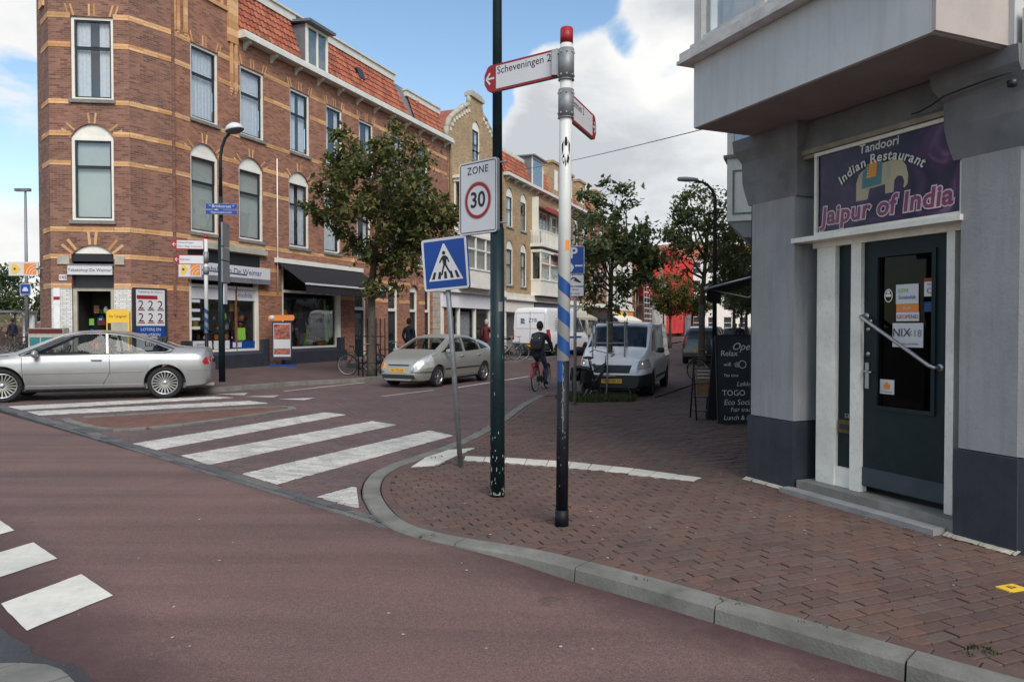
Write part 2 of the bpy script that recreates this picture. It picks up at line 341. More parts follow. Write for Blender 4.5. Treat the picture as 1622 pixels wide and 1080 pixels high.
def ground_mats():
    MT['paver'] = rndcol('red_brown_clinker', [(0, (.086, .055, .047)), (.3, (.115, .067, .056)), (.55, (.100, .069, .060)), (.8, (.126, .068, .052)), (1, (.106, .080, .068))], .85, 22, .5, dirtcol=(.062, .058, .040), nv=.2)
    MT['paver_road'] = rndcol('purple_red_road_clinker', [(0, (.092, .064, .064)), (.4, (.116, .073, .070)), (.75, (.105, .079, .080)), (1, (.135, .078, .068))], .82, 22, .4, nv=.25)
    MT['roadpaint'] = rndcol('worn_white_road_paint', [(0, (.36, .355, .32)), (.5, (.46, .455, .42)), (1, (.54, .53, .49))], .7, 26, .3, dirtcol=(.17, .155, .14), nv=.2)
    MT['block'] = rndcol('white_thermoplastic', [(0, (.56, .55, .49)), (1, (.64, .63, .56))], .65, 12, .2, dirtcol=(.36, .35, .30), nv=.12)
    MT['whitetile'] = rndcol('white_paving_tile', [(0, (.50, .49, .44)), (1, (.60, .59, .53))], .8, 16, .3, dirtcol=(.30, .29, .24), nv=.1)
    m, t, b = new_mat('red_asphalt'); geo = t.nodes.new('ShaderNodeNewGeometry'); P = geo.outputs['Position']
    c = ramp_(t, noise_(t, .55, 6, .62, P), [(.28, (.104, .069, .063)), (.5, (.132, .079, .069)), (.72, (.162, .089, .074))])
    c = mixc(t, 1, c, ramp_(t, noise_(t, 130, 2, .7, P), [(.25, (.45, .45, .46)), (.5, (1, 1, 1)), (.78, (1.75, 1.68, 1.65))]), 'MULTIPLY')
    c = mixc(t, 1, c, ramp_(t, noise_(t, 42, 4, .7, P), [(.3, (.82, .82, .82)), (.7, (1.2, 1.19, 1.18))]), 'MULTIPLY')
    mpt = nd(t, 'ShaderNodeMapping'); mpt.inputs['Rotation'].default_value = (0, 0, R(42.5)); mpt.inputs['Scale'].default_value = (.10, 1.5, 1); t.links.new(P, mpt.inputs[0])
    c = mixc(t, 1, c, ramp_(t, noise_(t, 1.5, 5, .55, mpt.outputs[0]), [(.35, (.80, .79, .80)), (.65, (1.14, 1.14, 1.13))]), 'MULTIPLY')
    vo = nd(t, 'ShaderNodeTexVoronoi', Scale=260.0); t.links.new(P, vo.inputs['Vector'])
    c = mixc(t, ramp_(t, vo.outputs['Color'], [(.90, (0, 0, 0)), (.97, (.5, .5, .5))]), c, (.26, .22, .21))
    # tyre-darkened and oil stained patches, pale wear
    c = mixc(t, ramp_(t, noise_(t, 1.7, 7, .7, P, .6), [(.58, (0, 0, 0)), (.78, (.55, .55, .55))]), c, (.070, .052, .055))
    c = mixc(t, ramp_(t, noise_(t, 3.1, 4, .6, P), [(.66, (0, 0, 0)), (.80, (.35, .35, .35))]), c, (.17, .125, .12))
    # dirt collected along the near gutter and the kerb foot (a line in world space)
    sx = t.nodes.new('ShaderNodeSeparateXYZ'); t.links.new(P, sx.inputs[0])
    def linedist(px, py, nx, ny):
        a = nd(t, 'ShaderNodeMath', operation='MULTIPLY_ADD'); t.links.new(sx.outputs[0], a.inputs[0]); a.inputs[1].default_value = nx; a.inputs[2].default_value = -(px * nx + py * ny)
        q = nd(t, 'ShaderNodeMath', operation='MULTIPLY_ADD'); t.links.new(sx.outputs[1], q.inputs[0]); q.inputs[1].default_value = ny; t.links.new(a.outputs[0], q.inputs[2]); return q.outputs[0]
    for (px, py, nx, ny, wd) in ((1.6, 3.76, .69, .72, .42), (-2.2, 3.5, -.70, -.71, .62)):
        d = linedist(px, py, nx, ny); nn = nd(t, 'ShaderNodeMath', operation='MULTIPLY_ADD'); t.links.new(noise_(t, 6, 5, .7, P), nn.inputs[0]); nn.inputs[1].default_value = .5; t.links.new(d, nn.inputs[2])
        mr = nd(t, 'ShaderNodeMapRange'); t.links.new(nn.outputs[0], mr.inputs[0]); mr.inputs[1].default_value = .25 - wd; mr.inputs[2].default_value = .26; mr.inputs[3].default_value = 0; mr.inputs[4].default_value = .9
        c = mixc(t, mr.outputs[0], c, (.050, .022, .024))
    t.links.new(c, b.inputs['Base Color']); b.inputs['Roughness'].default_value = .88
    bump_(t, b, noise_(t, 150, 2, .7, P), .8, .004); MT['asphalt'] = m
    MT['farpave'] = brickmat('far_paving_brick', (.085, .052, .047), (.11, .063, .056), (.13, .072, .06), (.06, .05, .045), .2, .1, .008)
    # paving sheets use x and y
    t = MT['farpave'].node_tree
    cb = [n for n in t.nodes if n.type == 'COMBXYZ'][0]; sp = [n for n in t.nodes if n.type == 'SEPXYZ'][0]
    t.links.new(sp.outputs[0], cb.inputs[0]); t.links.new(sp.outputs[1], cb.inputs[1])
    m, t, b = new_mat('grass'); geo = t.nodes.new('ShaderNodeNewGeometry')
    c = ramp_(t, noise_(t, 6, 4, .6, geo.outputs['Position']), [(.3, (.025, .045, .012)), (.7, (.07, .085, .025))]); t.links.new(c, b.inputs['Base Color']); b.inputs['Roughness'].default_value = .9
    MT['grass'] = m
ground_mats()
def leafmat(name, stops):
    m, t, b = new_mat(name); at = nd(t, 'ShaderNodeAttribute'); at.attribute_name = 'rnd'
    c = ramp_(t, at.outputs['Fac'], stops); t.links.new(c, b.inputs['Base Color']); b.inputs['Roughness'].default_value = .6
    b.inputs['Specular IOR Level'].default_value = .3
    o = [n for n in t.nodes if n.type == 'OUTPUT_MATERIAL'][0]; tl = nd(t, 'ShaderNodeBsdfTranslucent'); t.links.new(c, tl.inputs[0])
    mx = nd(t, 'ShaderNodeMixShader'); mx.inputs[0].default_value = .42; t.links.new(b.outputs[0], mx.inputs[1]); t.links.new(tl.outputs[0], mx.inputs[2]); t.links.new(mx.outputs[0], o.inputs[0]); return m
MT['leaf_autumn'] = leafmat('autumn_green_leaf', [(0, (.075, .098, .034)), (.4, (.12, .145, .048)), (.7, (.18, .17, .06)), (.88, (.26, .17, .075)), (1, (.28, .12, .06))])
MT['leaf_dark'] = leafmat('dark_green_leaf', [(0, (.09, .13, .055)), (.5, (.15, .19, .08)), (.9, (.23, .25, .09)), (1, (.32, .23, .08))])
MT['leaf_mid'] = leafmat('mid_green_leaf', [(0, (.05, .085, .035)), (.5, (.085, .125, .045)), (.9, (.13, .16, .055)), (1, (.2, .16, .06))])
MT['leaf_orange'] = leafmat('turning_leaf', [(0, (.055, .08, .022)), (.5, (.11, .13, .03)), (.72, (.24, .17, .03)), (1, (.42, .17, .03))])
MT['leaf_red'] = leafmat('red_flowers', [(0, (.05, .05, .02)), (.5, (.12, .06, .03)), (1, (.28, .08, .03))])
# ------------------------------------------------------------------ ground
U2 = Vector((math.sin(R(22.1)), math.cos(R(22.1)))); N2 = Vector((-U2.y, U2.x))
U1 = Vector((-.737, .676)); NB = Vector((.676, .737))
def inside(p, poly):
    c = False; n = len(poly)
    for i in range(n):
        a, b = poly[i], poly[(i + 1) % n]
        if (a[1] > p[1]) != (b[1] > p[1]) and p[0] < (b[0] - a[0]) * (p[1] - a[1]) / (b[1] - a[1]) + a[0]: c = not c
    return c
def clip(sub, cl):
    for i in range(len(cl)):
        a, b = cl[i], cl[(i + 1) % len(cl)]; o = []
        sd_ = lambda p: (b[0] - a[0]) * (p[1] - a[1]) - (b[1] - a[1]) * (p[0] - a[0])
        for j in range(len(sub)):
            p, q = sub[j], sub[(j + 1) % len(sub)]; dp, dq = sd_(p), sd_(q)
            if dp >= 0: o.append(p)
            if (dp >= 0) != (dq >= 0): t_ = dp / (dp - dq); o.append((p[0] + (q[0] - p[0]) * t_, p[1] + (q[1] - p[1]) * t_))
        sub = o
        if len(sub) < 3: return []
    return sub
def area(p): return .5 * sum(p[i][0] * p[(i + 1) % len(p)][1] - p[(i + 1) % len(p)][0] * p[i][1] for i in range(len(p)))
def bricks(polyg, angle, Lb, Wb, gap=.006, gv=None, z=0.0, zf=None, jit=.003, bond=.5, rnd=random.Random(3), depth=.03, holes=()):
    """list of (polygon, z, full?, centre) laid in running bond inside polyg; angle = direction of the long side (degrees from +X)"""
    ca, sa = math.cos(R(angle)), math.sin(R(angle)); res = []; gv = gv or gap * 1.5; small = len(polyg) < 9
    loc = [(p[0] * ca + p[1] * sa, -p[0] * sa + p[1] * ca) for p in polyg]
    u0, u1 = min(p[0] for p in loc), max(p[0] for p in loc); v0, v1 = min(p[1] for p in loc), max(p[1] for p in loc)
    r = int(math.floor(v0 / Wb))
    w = lambda u, v: (u * ca - v * sa, u * sa + v * ca)
    while r * Wb < v1:
        k = int(math.floor(u0 / Lb)) - 1; off = (r % 2) * bond * Lb
        while k * Lb + off < u1:
            a, b, c, d = k * Lb + off + gap / 2, (k + 1) * Lb + off - gap / 2, r * Wb + gv / 2, (r + 1) * Wb - gv / 2
            j = lambda: rnd.uniform(-.0025, .0025)
            q = [w(a + j(), c + j()), w(b + j(), c + j()), w(b + j(), d + j()), w(a + j(), d + j())]
            ins = sum(inside(p, polyg) for p in q); cx, cy = w((a + b) / 2, (c + d) / 2)
            if ins or small or inside((cx, cy), polyg):
                if not any(inside((cx, cy), h) for h in holes):
                    pp = q if ins == 4 else clip(list(polyg), q)
                    if len(pp) >= 3 and abs(area(pp)) > (.03 if small else .12) * Lb * Wb:
                        res.append((pp, z + (zf(cx, cy) if zf else 0) + rnd.uniform(-jit, jit), ins == 4, (cx, cy)))
            k += 1
        r += 1
    return res
def brick_into(mb, pp, z, rnd_=None, bev=.005, depth=.034, tilt=None):
    n = len(pp); cx = sum(p[0] for p in pp) / n; cy = sum(p[1] for p in pp) / n
    top = []
    for x, y in pp:
        d = math.hypot(x - cx, y - cy) or 1; k = max(0, 1 - bev * 1.4 / d); top.append((cx + (x - cx) * k, cy + (y - cy) * k, z))
    rim = [(x, y, z - bev * .7) for x, y in pp]; low = [(x, y, z - depth) for x, y in pp]
    mb.r = (rnd_ if rnd_ is not None else random.random()) * .98 + .01
    mb.add(top + rim + low, [list(range(n))] + [(n + i, n + (i + 1) % n, (i + 1) % n, i) for i in range(n)] + [(2 * n + i, 2 * n + (i + 1) % n, n + (i + 1) % n, n + i) for i in range(n)])
def ccw(p): return p if area(p) > 0 else p[::-1]
def field(name, polyg, angle, Lb, Wb, mat, parent, nsingle=0, near=(0, 0), piece='brick', **kw):
    bl = bricks(ccw(polyg), angle, Lb, Wb, **kw); dp = kw.get('depth', .034)
    if nsingle:
        full = sorted([b for b in bl if b[2]], key=lambda b: (b[3][0] - near[0]) ** 2 + (b[3][1] - near[1]) ** 2)[:nsingle]; ids = set(id(b) for b in full)
        ms = []
        for v in range(4):
            mb = MB(); g = kw.get('gap', .006) / 2; h = (kw.get('gv') or g * 3) / 2; jj = lambda: random.uniform(-.003, .003)
            brick_into(mb, [(-Lb / 2 + g + jj(), -Wb / 2 + h + jj()), (Lb / 2 - g + jj(), -Wb / 2 + h + jj()), (Lb / 2 - g + jj(), Wb / 2 - h + jj()), (-Lb / 2 + g + jj(), Wb / 2 - h + jj())], 0, 0, depth=dp)
            mb.rn = [0.0] * len(mb.rn); ms.append(mb.mesh(piece, mat))
        for i, b in enumerate(full):
            M = Matrix.Translation((b[3][0], b[3][1], b[1])) @ Matrix.Rotation(R(angle + random.uniform(-.6, .6)), 4, 'Z') @ Matrix.Rotation(R(random.uniform(-.7, .7)), 4, 'X')
            link(piece, ms[i % 4], parent, M)
        bl = [b for b in bl if id(b) not in ids]
    mb = MB()
    for pp, z, fl, c in bl: brick_into(mb, pp, z, depth=dp)
    return mb.build(name, mat, parent, kind='stuff')

# base terrain
mb = MB(); mb.poly([(-900, -300, -.16), (900, -300, -.16), (900, 1500, -.16), (-900, 1500, -.16)])
mb.build('ground', MT['sand'], kind='structure')
# main road: red asphalt, flush with the side street in the junction, dropping along the raised kerb
def road_z(x, y):
    a = (x + .72) * .737 - (y - 5.55) * .676; t_ = max(0, min(1, (a - .1) / 1.3)); b = max(0, min(1, x * .676 + y * .737 - 1.6)); return -.006 - .082 * t_ * t_ * (3 - 2 * t_) * b * b * (3 - 2 * b)
mb = MB(); mb.smooth = True
As = [-90, -60, -40, -25, -15, -10, -6, -4, -3] + [-2.5 + .25 * i for i in range(22)] + [4, 6, 9, 14, 25]; Bs = [-16, -8, -4, -2, -1, 0, 1, 2, 2.6, 3.2, 3.72]
vs = []
for a in As:
    for b in Bs:
        bb = b
        if b > 3.5: bb = 3.70 if a < -.2 else 3.98
        x, y = -.72 + a * .737, 5.55 - a * .676
        k = bb - (x * NB.x + y * NB.y); x += NB.x * k; y += NB.y * k; vs.append((x, y, road_z(x, y)))
n = len(Bs); mb.add(vs, [(i * n + j, (i + 1) * n + j, (i + 1) * n + j + 1, i * n + j + 1) for i in range(len(As) - 1) for j in range(n - 1)])
road = mb.build('road', MT['asphalt'], kind='structure')

# granite setts between the asphalt and the side street
strip = link('sett_strip', None, None, kind='structure')
field('setts', [(-22, 25.8), (-9.91, 14.30), (-4.46, 9.12), (-1.07, 5.90), (-.98, 5.83), (-1.17, 6.22), (-1.38, 6.42), (-2.87, 7.92), (-4.6, 9.56), (-10.35, 15.0), (-22, 26.3)], 136.6, .31, .165, MT['kerbdark'] if 0 else rndcol('dark_granite_sett', [(0, (.062, .064, .068)), (.5, (.095, .095, .096)), (1, (.13, .128, .12))], .85, 18, .6, nv=.3), strip, nsingle=40, near=(-1.2, 6), piece='sett', z=.004, gap=.012, jit=.004)
mb = MB(); mb.poly([(-22, 26.3, -.02), (-22, 25.7, -.02), (-9.91, 14.2, -.02), (-1.0, 5.76, -.02), (-.9, 6.2, -.02), (-10.35, 15.2, -.02)]); mb.build('bed', MT['sand'], strip)

# kerbs
def resample(pts, step):
    out_ = [Vector(pts[0])]; acc = 0
    for a, b in zip(pts, pts[1:]):
        a, b = Vector(a), Vector(b); L = (b - a).length; t_ = step - acc
        while t_ <= L: out_.append(a + (b - a) * (t_ / L)); t_ += step
        acc = L - (t_ - step)
    return out_
def smoothpts(pts, n=3):
    for _ in range(n):
        q = [pts[0]]
        for a, b in zip(pts, pts[1:]): q += [(a[0] * .75 + b[0] * .25, a[1] * .75 + b[1] * .25), (a[0] * .25 + b[0] * .75, a[1] * .25 + b[1] * .75)]
        pts = q + [pts[-1]]
    return pts
def kerb(name, pts, width, top, bot, mat, side=1, Ls=1.0, lab=None, smooth_n=2, maxn=300):
    root = link(name, None, None, kind='structure', label=lab); P = resample(smoothpts(pts, smooth_n), .1); k = int(round(Ls / .1)); i = 0; cnt = 0
    while i + 1 < len(P):
        seg = P[i:i + k + 1]
        if len(seg) < 2: break
        mb = MB(); n_ = len(seg); rows = []
        for j, p in enumerate(seg):
            d = (seg[min(j + 1, n_ - 1)] - seg[max(j - 1, 0)]).normalized(); nr = Vector((-d.y, d.x)) * side
            pp = p + d * (.006 if j == 0 else (-.006 if j == n_ - 1 else 0)); z0 = top + random.uniform(-.002, .002) * 0
            rows.append([(pp.x + nr.x * .012, pp.y + nr.y * .012, top - .035 * 0), (pp.x, pp.y, top - .018), (pp.x - nr.x * .012, pp.y - nr.y * .012, bot),
                         (pp.x + nr.x * width, pp.y + nr.y * width, bot), (pp.x + nr.x * width, pp.y + nr.y * width, top - .006), (pp.x + nr.x * (width - .008), pp.y + nr.y * (width - .008), top)])
        m_ = 6; vs = [v for r_ in rows for v in r_]
        fs = [(a * m_ + b, (a + 1) * m_ + b, (a + 1) * m_ + (b + 1) % m_, a * m_ + (b + 1) % m_) for a in range(n_ - 1) for b in range(m_)]
        fs += [list(range(m_))[::-1], [(n_ - 1) * m_ + b for b in range(m_)]]
        if side > 0: fs = [list(f)[::-1] for f in fs]
        mb.add(vs, fs); mb.build('kerb_stone', mat, root); i += k; cnt += 1
    return root
OUT = [(8.5, -2.6), (4.2, 1.34), (1.96, 3.40), (1.60, 3.76), (1.23, 4.11), (.84, 4.49), (.37, 4.90), (.04, 5.16), (-.37, 5.36), (-.72, 5.58), (-.98, 5.85), (-1.20, 6.28), (-1.45, 7.05), (-1.54, 7.75), (-1.50, 8.25), (-1.30, 8.85), (-.99, 9.58), (-.68, 10.5), (-.23, 12.63), (.10, 14.9), (.58, 17.0)]
kerb('kerb', OUT, .17, .010, -.13, MT['kerb'], side=-1, Ls=1.0, smooth_n=2)
def offset(pts, d):
    o = []
    for i, p in enumerate(pts):
        a, b = Vector(pts[max(i - 1, 0)]), Vector(pts[min(i + 1, len(pts) - 1)]); t_ = (b - a).normalized(); nr = Vector((t_.y, -t_.x)); o.append((p[0] + nr.x * d, p[1] + nr.y * d))
    return o
OUTS = smoothpts(OUT, 1)
INN = offset(OUTS, .178)                       # inner edge of the kerb: pavement begins
INN2 = offset(OUTS, .275)
ROUT = offset(OUTS, -.014)
A_ = Vector((2.495, 7.73)); WD = Vector((math.sin(R(157.3)), math.cos(R(157.3)))); B_ = A_ + WD * 2.75
pav = link('pavement', None, None, kind='structure')
side_pts = [(1.3, 17.25), (2.75, 16.86), (3.24, 16.56), (4.18, 18.53), (5.75, 21.76), (7.6, 26)]
bside = [A_ + U2 * 19.7, A_ + U2 * .0]
PV = INN2 + side_pts + [tuple(v) for v in bside] + [tuple(B_), (B_.x + 6 * .737, B_.y - 6 * .676)]
TREEPIT = [(1.30, 15.55), (2.62, 15.75), (2.85, 17.0), (1.2, 17.3), (.98, 16.4)]
WT1 = [(-1.15, 8.40), (-.99, 9.50), (-.49, 9.72), (-.90, 8.47)]
WT2 = [(-.58, 9.11), (.70, 8.72), (2.01, 7.80), (1.88, 7.62), (.64, 8.38), (-.58, 8.85)]
field('clinkers', PV, 22.7, .2, .1, MT['paver'], pav, nsingle=290, near=(1.9, 4.2), z=.0, gap=.010, gv=.017, jit=.004, holes=(TREEPIT, WT1, WT2))
# soldier course behind the kerb
mb = MB(); P = [Vector(p) for p in resample(smoothpts(OUT, 2), .208)]
for i in range(len(P) - 1):
    a, b = P[i], P[i + 1]; d = (b - a).normalized(); nr = Vector((d.y, -d.x)); a2 = a + d * .004; b2 = b - d * .004
    brick_into(mb, ccw([tuple(a2 + nr * .182), tuple(b2 + nr * .182), tuple(b2 + nr * .272), tuple(a2 + nr * .272)]), random.uniform(-.002, .002))
mb.build('edging_clinkers', MT['paver'], pav, kind='stuff')
mb = MB(); mb.poly([(x, y, -.028) for x, y in offset(OUTS, .1) + side_pts + [(9.9, 26), (12, 26), (12, -4)]]); mb.build('sand_bed', MT['sand'], pav)
for E1, E2, n in ((((-1.15, 8.40), (-.99, 9.50)), ((-.90, 8.47), (-.49, 9.72)), 4), (((-.58, 9.11), (.05, 8.96), (.70, 8.72)), ((-.58, 8.85), (.02, 8.66), (.64, 8.38)), 5), (((.70, 8.72), (1.38, 8.30), (2.01, 7.80)), ((.64, 8.38), (1.26, 8.02), (1.88, 7.62)), 6)):
    def al(E, t_): t_ *= len(E) - 1; i = min(int(t_), len(E) - 2); return Vector(E[i]).lerp(Vector(E[i + 1]), t_ - i)
    for k in range(n):
        a, b = k / n + .003, (k + 1) / n - .003; q = [tuple(al(E1, a)), tuple(al(E1, b)), tuple(al(E2, b)), tuple(al(E2, a))]
        mb = MB(); brick_into(mb, ccw(q), .004 + random.uniform(-.001, .001), depth=.02); mb.build('white_tile', MT['whitetile'], pav)

# side street of clinkers
RD = [(-.98, 5.98)] + [p for p in ROUT if p[1] > 6.05 and p[0] < 1] + [(1.2, 17.4), (2.75, 16.98), (3.2, 16.7), (4.1, 18.6), (5.7, 21.9), (7.6, 26.0)] + [(-2.2, 26.0), (-4.05, 21.75), (-4.5, 21.05), (-5.6, 20.25), (-6.3, 19.35), (-6.8, 18.45), (-7.3, 17.95), (-8.0, 18.15), (-9.2, 19.25), (-12, 21.95), (-17, 26.5), (-19.5, 24.3), (-10.35, 15.02), (-4.6, 9.58), (-2.87, 7.94), (-1.4, 6.44)]
ISL = [(-7.63, 12.70), (-7.30, 12.28), (-6.15, 11.29), (-5.72, 11.47), (-5.2, 12.2), (-4.17, 14.20), (-4.35, 14.60), (-4.9, 14.5)]
STR = [[(-5.17, 10.05), (-4.60, 9.55), (-3.01, 13.36), (-3.48, 13.75)], [(-4.09, 9.11), (-3.50, 8.52), (-1.88, 11.98), (-2.36, 12.46)],
       [(-2.93, 7.99), (-2.38, 7.45), (-.86, 10.80), (-1.27, 11.33)], [(-1.84, 6.90), (-1.56, 7.38), (-1.34, 6.46)],
       [(-10.08, 14.75), (-9.4, 14.12), (-6.25, 16.56), (-6.79, 16.86)], [(-9.1, 13.85), (-8.5, 13.27), (-5.06, 15.33), (-5.64, 15.85)]]
street = link('street', None, None, kind='structure')
field('clinkers', RD, 22.1 - 44.2, .2, .1, MT['paver_road'], street, z=.0, gap=.008, jit=.0025, holes=[ISL])
mb = MB(); mb.poly([(x, y, -.022) for x, y in RD]); mb.build('sand_bed', MT['sand'], street)
mb = MB(); mb.poly([(-2.2, 26.0, 0), (7.6, 26.0, 0), (60, 155, 0), (48, 160, 0)]); mb.build('far_surface', MT['farpave'], street, M=Matrix())
zl = ['broad worn white crossing bar beside the traffic island', 'middle white crossing bar between two others on the side street', 'worn white crossing bar beside the foot of the leaning crossing sign', 'small white triangle end of a crossing bar at the rounded kerb', 'white crossing bar under the rear of the silver coupe', 'white crossing bar beside the grey edge of the traffic island']
for i, s_ in enumerate(STR):
    mb = MB()
    for pp, z, fl, c in bricks(ccw(s_), 22.1 - 44.2, .2, .1, gap=.009, gv=.02, z=.0075, jit=.0012): brick_into(mb, pp, z, depth=.006)
    mb.build('zebra_bar', MT['roadpaint'], label=zl[i], cat='road marking', group='bars of the zebra crossing')
isl = thing('traffic_island', 'flat wedge-shaped brick traffic island with rounded grey kerb', 'traffic island', (-5.8, 12.6, 0))
W[isl] = W[isl]
field('clinkers', ISL, 60, .2, .1, rndcol('orange_red_clinker', [(0, (.12, .058, .045)), (1, (.155, .075, .055))], .85, 20, .4, nv=.25), isl, z=.012, gap=.008, M=None) if 0 else None
mb = MB()
for pp, z, fl, c in bricks(ccw(ISL), 60, .2, .1, gap=.008, z=.014, jit=.002): brick_into(mb, pp, z, depth=.03)
mb.build('clinkers', rndcol('orange_red_clinker', [(0, (.12, .058, .045)), (1, (.155, .075, .055))], .85, 20, .4, nv=.25), isl, Matrix(), kind='stuff')
kr = resample(smoothpts(ISL + [ISL[0]], 2), .5)
for i in range(len(kr) - 1):
    a, b = kr[i], kr[i + 1]; d = (b - a).normalized(); nr = Vector((d.y, -d.x)); mb = MB(); mb.r = 0
    q = [a + d * .005 - nr * .02, b - d * .005 - nr * .02, b - d * .005 + nr * .13, a + d * .005 + nr * .13]; q = ccw([tuple(v) for v in q])
    mb.prism(q, -.05, .028, 'z'); mb.f[-6:] = [f for f in mb.f[-6:]]; mb.build('kerb_stone', MT['kerb'], isl, Matrix())
# markings of the main road: square blocks
for i, l in enumerate(['nearest square white block marking beside the dark gutter', 'second square white block marking in the row', 'third square white block marking in the row', 'fourth square white block marking further along the asphalt']):
    c = Vector((-2.675, 4.315)) + U1 * (1.04 * i); a = U1 * .26; b = Vector((-.36, -.93)).normalized() * 0 + NB * .27
    mb = MB(); mb.r = .3 + .1 * i
    q = [c - a - b, c - a + b, c + a + b, c + a - b]
    if i == 0: q = [Vector(v) for v in ((-2.38, 4.38), (-2.79, 4.76), (-2.96, 4.25), (-2.56, 3.87))]
    else:
        sh = Vector((-2.79 + 2.38, 4.76 - 4.38)); st = U1 * (1.04 * i)
        q = [Vector(v) + st for v in ((-2.38, 4.38), (-2.79, 4.76), (-2.96, 4.25), (-2.56, 3.87))]
    vs = []
    nn = 6
    for jx in range(nn + 1):
        for jy in range(nn + 1):
            p = (q[0] * (1 - jx / nn) + q[1] * (jx / nn)) * (1 - jy / nn) + (q[3] * (1 - jx / nn) + q[2] * (jx / nn)) * (jy / nn)
            vs.append((p.x + random.uniform(-.003, .003), p.y + random.uniform(-.003, .003), road_z(p.x, p.y) + .005))
    m_ = nn + 1; fs = [(i2 * m_ + j2, i2 * m_ + j2 + 1, (i2 + 1) * m_ + j2 + 1, (i2 + 1) * m_ + j2) for i2 in range(nn) for j2 in range(nn)]
    mb.add(vs, [f[::-1] for f in fs]); mb.build('road_marking', MT['block'], label=l, cat='road marking', group='square blocks along the asphalt')
def flat(name, pts, z, mat, label, cat='road marking', group=None):
    mb = MB(); mb.r = .5; mb.poly([(x, y, z) for x, y in ccw(pts)]); return mb.build(name, mat, label=label, cat=cat, group=group)
def strip_line(a, b, w):
    a, b = Vector(a), Vector(b); d = (b - a).normalized(); nr = Vector((-d.y, d.x)) * w / 2; return [tuple(a - nr), tuple(b - nr), tuple(b + nr), tuple(a + nr)]
flat('road_marking', strip_line((-2.97, 16.86), (-1.95, 18.5), .12), .008, MT['roadpaint'], 'short white centre dash in front of the parked hatchback')
flat('road_marking', strip_line((-1.49, 19.1), (.54, 23.6), .12), .008, MT['roadpaint'], 'long white centre line running past the cyclist')
flat('road_marking', strip_line((-5.61, 18.17), (-4.2, 21.0), .10), .008, MT['roadpaint'], 'thin white edge line beside the far kerb')
for i, (a, b, c, l) in enumerate([((-6.95, 17.35), (-6.35, 17.75), (-6.2, 17.1), 'white give-way triangle closest to the far kerb corner'), ((-6.1, 16.8), (-5.4, 17.15), (-5.35, 16.55), 'middle white give-way triangle on the side street'), ((-5.15, 16.2), (-4.4, 16.5), (-4.5, 16.0), 'white give-way triangle farthest from the silver coupe')]):
    flat('road_marking', [a, b, c], .008, MT['roadpaint'], l, group='give-way triangles')
# far pavement on the left side of the street
LK = [(-40, 46.8), (-12, 21.9), (-9.2, 19.2), (-8.0, 18.1), (-7.3, 17.9), (-6.8, 18.4), (-6.3, 19.3), (-5.6, 20.2), (-4.5, 21.0), (-4.09, 21.67), (-.33, 30.94), (3.4, 40.2), (12, 61.4), (33.5, 114)]
lp = link('far_pavement', None, None, kind='structure')
lk2 = smoothpts(LK[1:-1], 2)
mb = MB(); mb.poly([(x, y, .1) for x, y in [LK[0]] + lk2 + [LK[-1], (25, 124), (-30, 110), (-90, 100), (-90, 92)]][::-1]); o_ = mb.build('surface', MT['farpave'], lp)
kerb('far_kerb', LK[1:12], .16, .112, -.05, MT['kerb'], side=1, Ls=1.0, smooth_n=2)
# near corner: gutter and island kerb at the bottom left of the view
ni = link('near_pavement', None, None, kind='structure')
mb = MB()
for pts in ([(-2.78, 3.46), (-2.30, 3.475), (-2.62, 3.1), (-2.9, 3.1)], [(-2.29, 3.475), (-2.16, 3.46), (-2.06, 3.41), (-1.99, 3.35), (-2.3, 3.0), (-2.6, 3.1)], [(-1.98, 3.34), (-1.3, 2.7), (-1.7, 2.3), (-2.29, 2.99)]):
    m2 = MB(); m2.prism(ccw([(x - .02, y - .03) for x, y in pts]), -.1, .022, 'z'); m2.build('kerb_stone', MT['kerb'], ni)
mb = MB(); vs = []
gt = [(-3.6, 4.72), (-2.97, 4.12), (-2.60, 3.80), (-2.42, 3.68), (-2.36, 3.60), (-2.22, 3.52), (-2.05, 3.46), (-1.9, 3.32), (-1.2, 2.6), (-1.25, 2.5), (-1.95, 3.1), (-2.5, 3.2), (-3.0, 3.3), (-4.0, 4.2)]
mb.poly([(x, y, road_z(x, y) + .006) for x, y in ccw(gt)]); mb.build('gutter', paint('wet_dark_gutter', (.018, .019, .023), .45, var=.5, scale=7, bump=.8, fine=30, dirt=(.11, .10, .09)), ni)
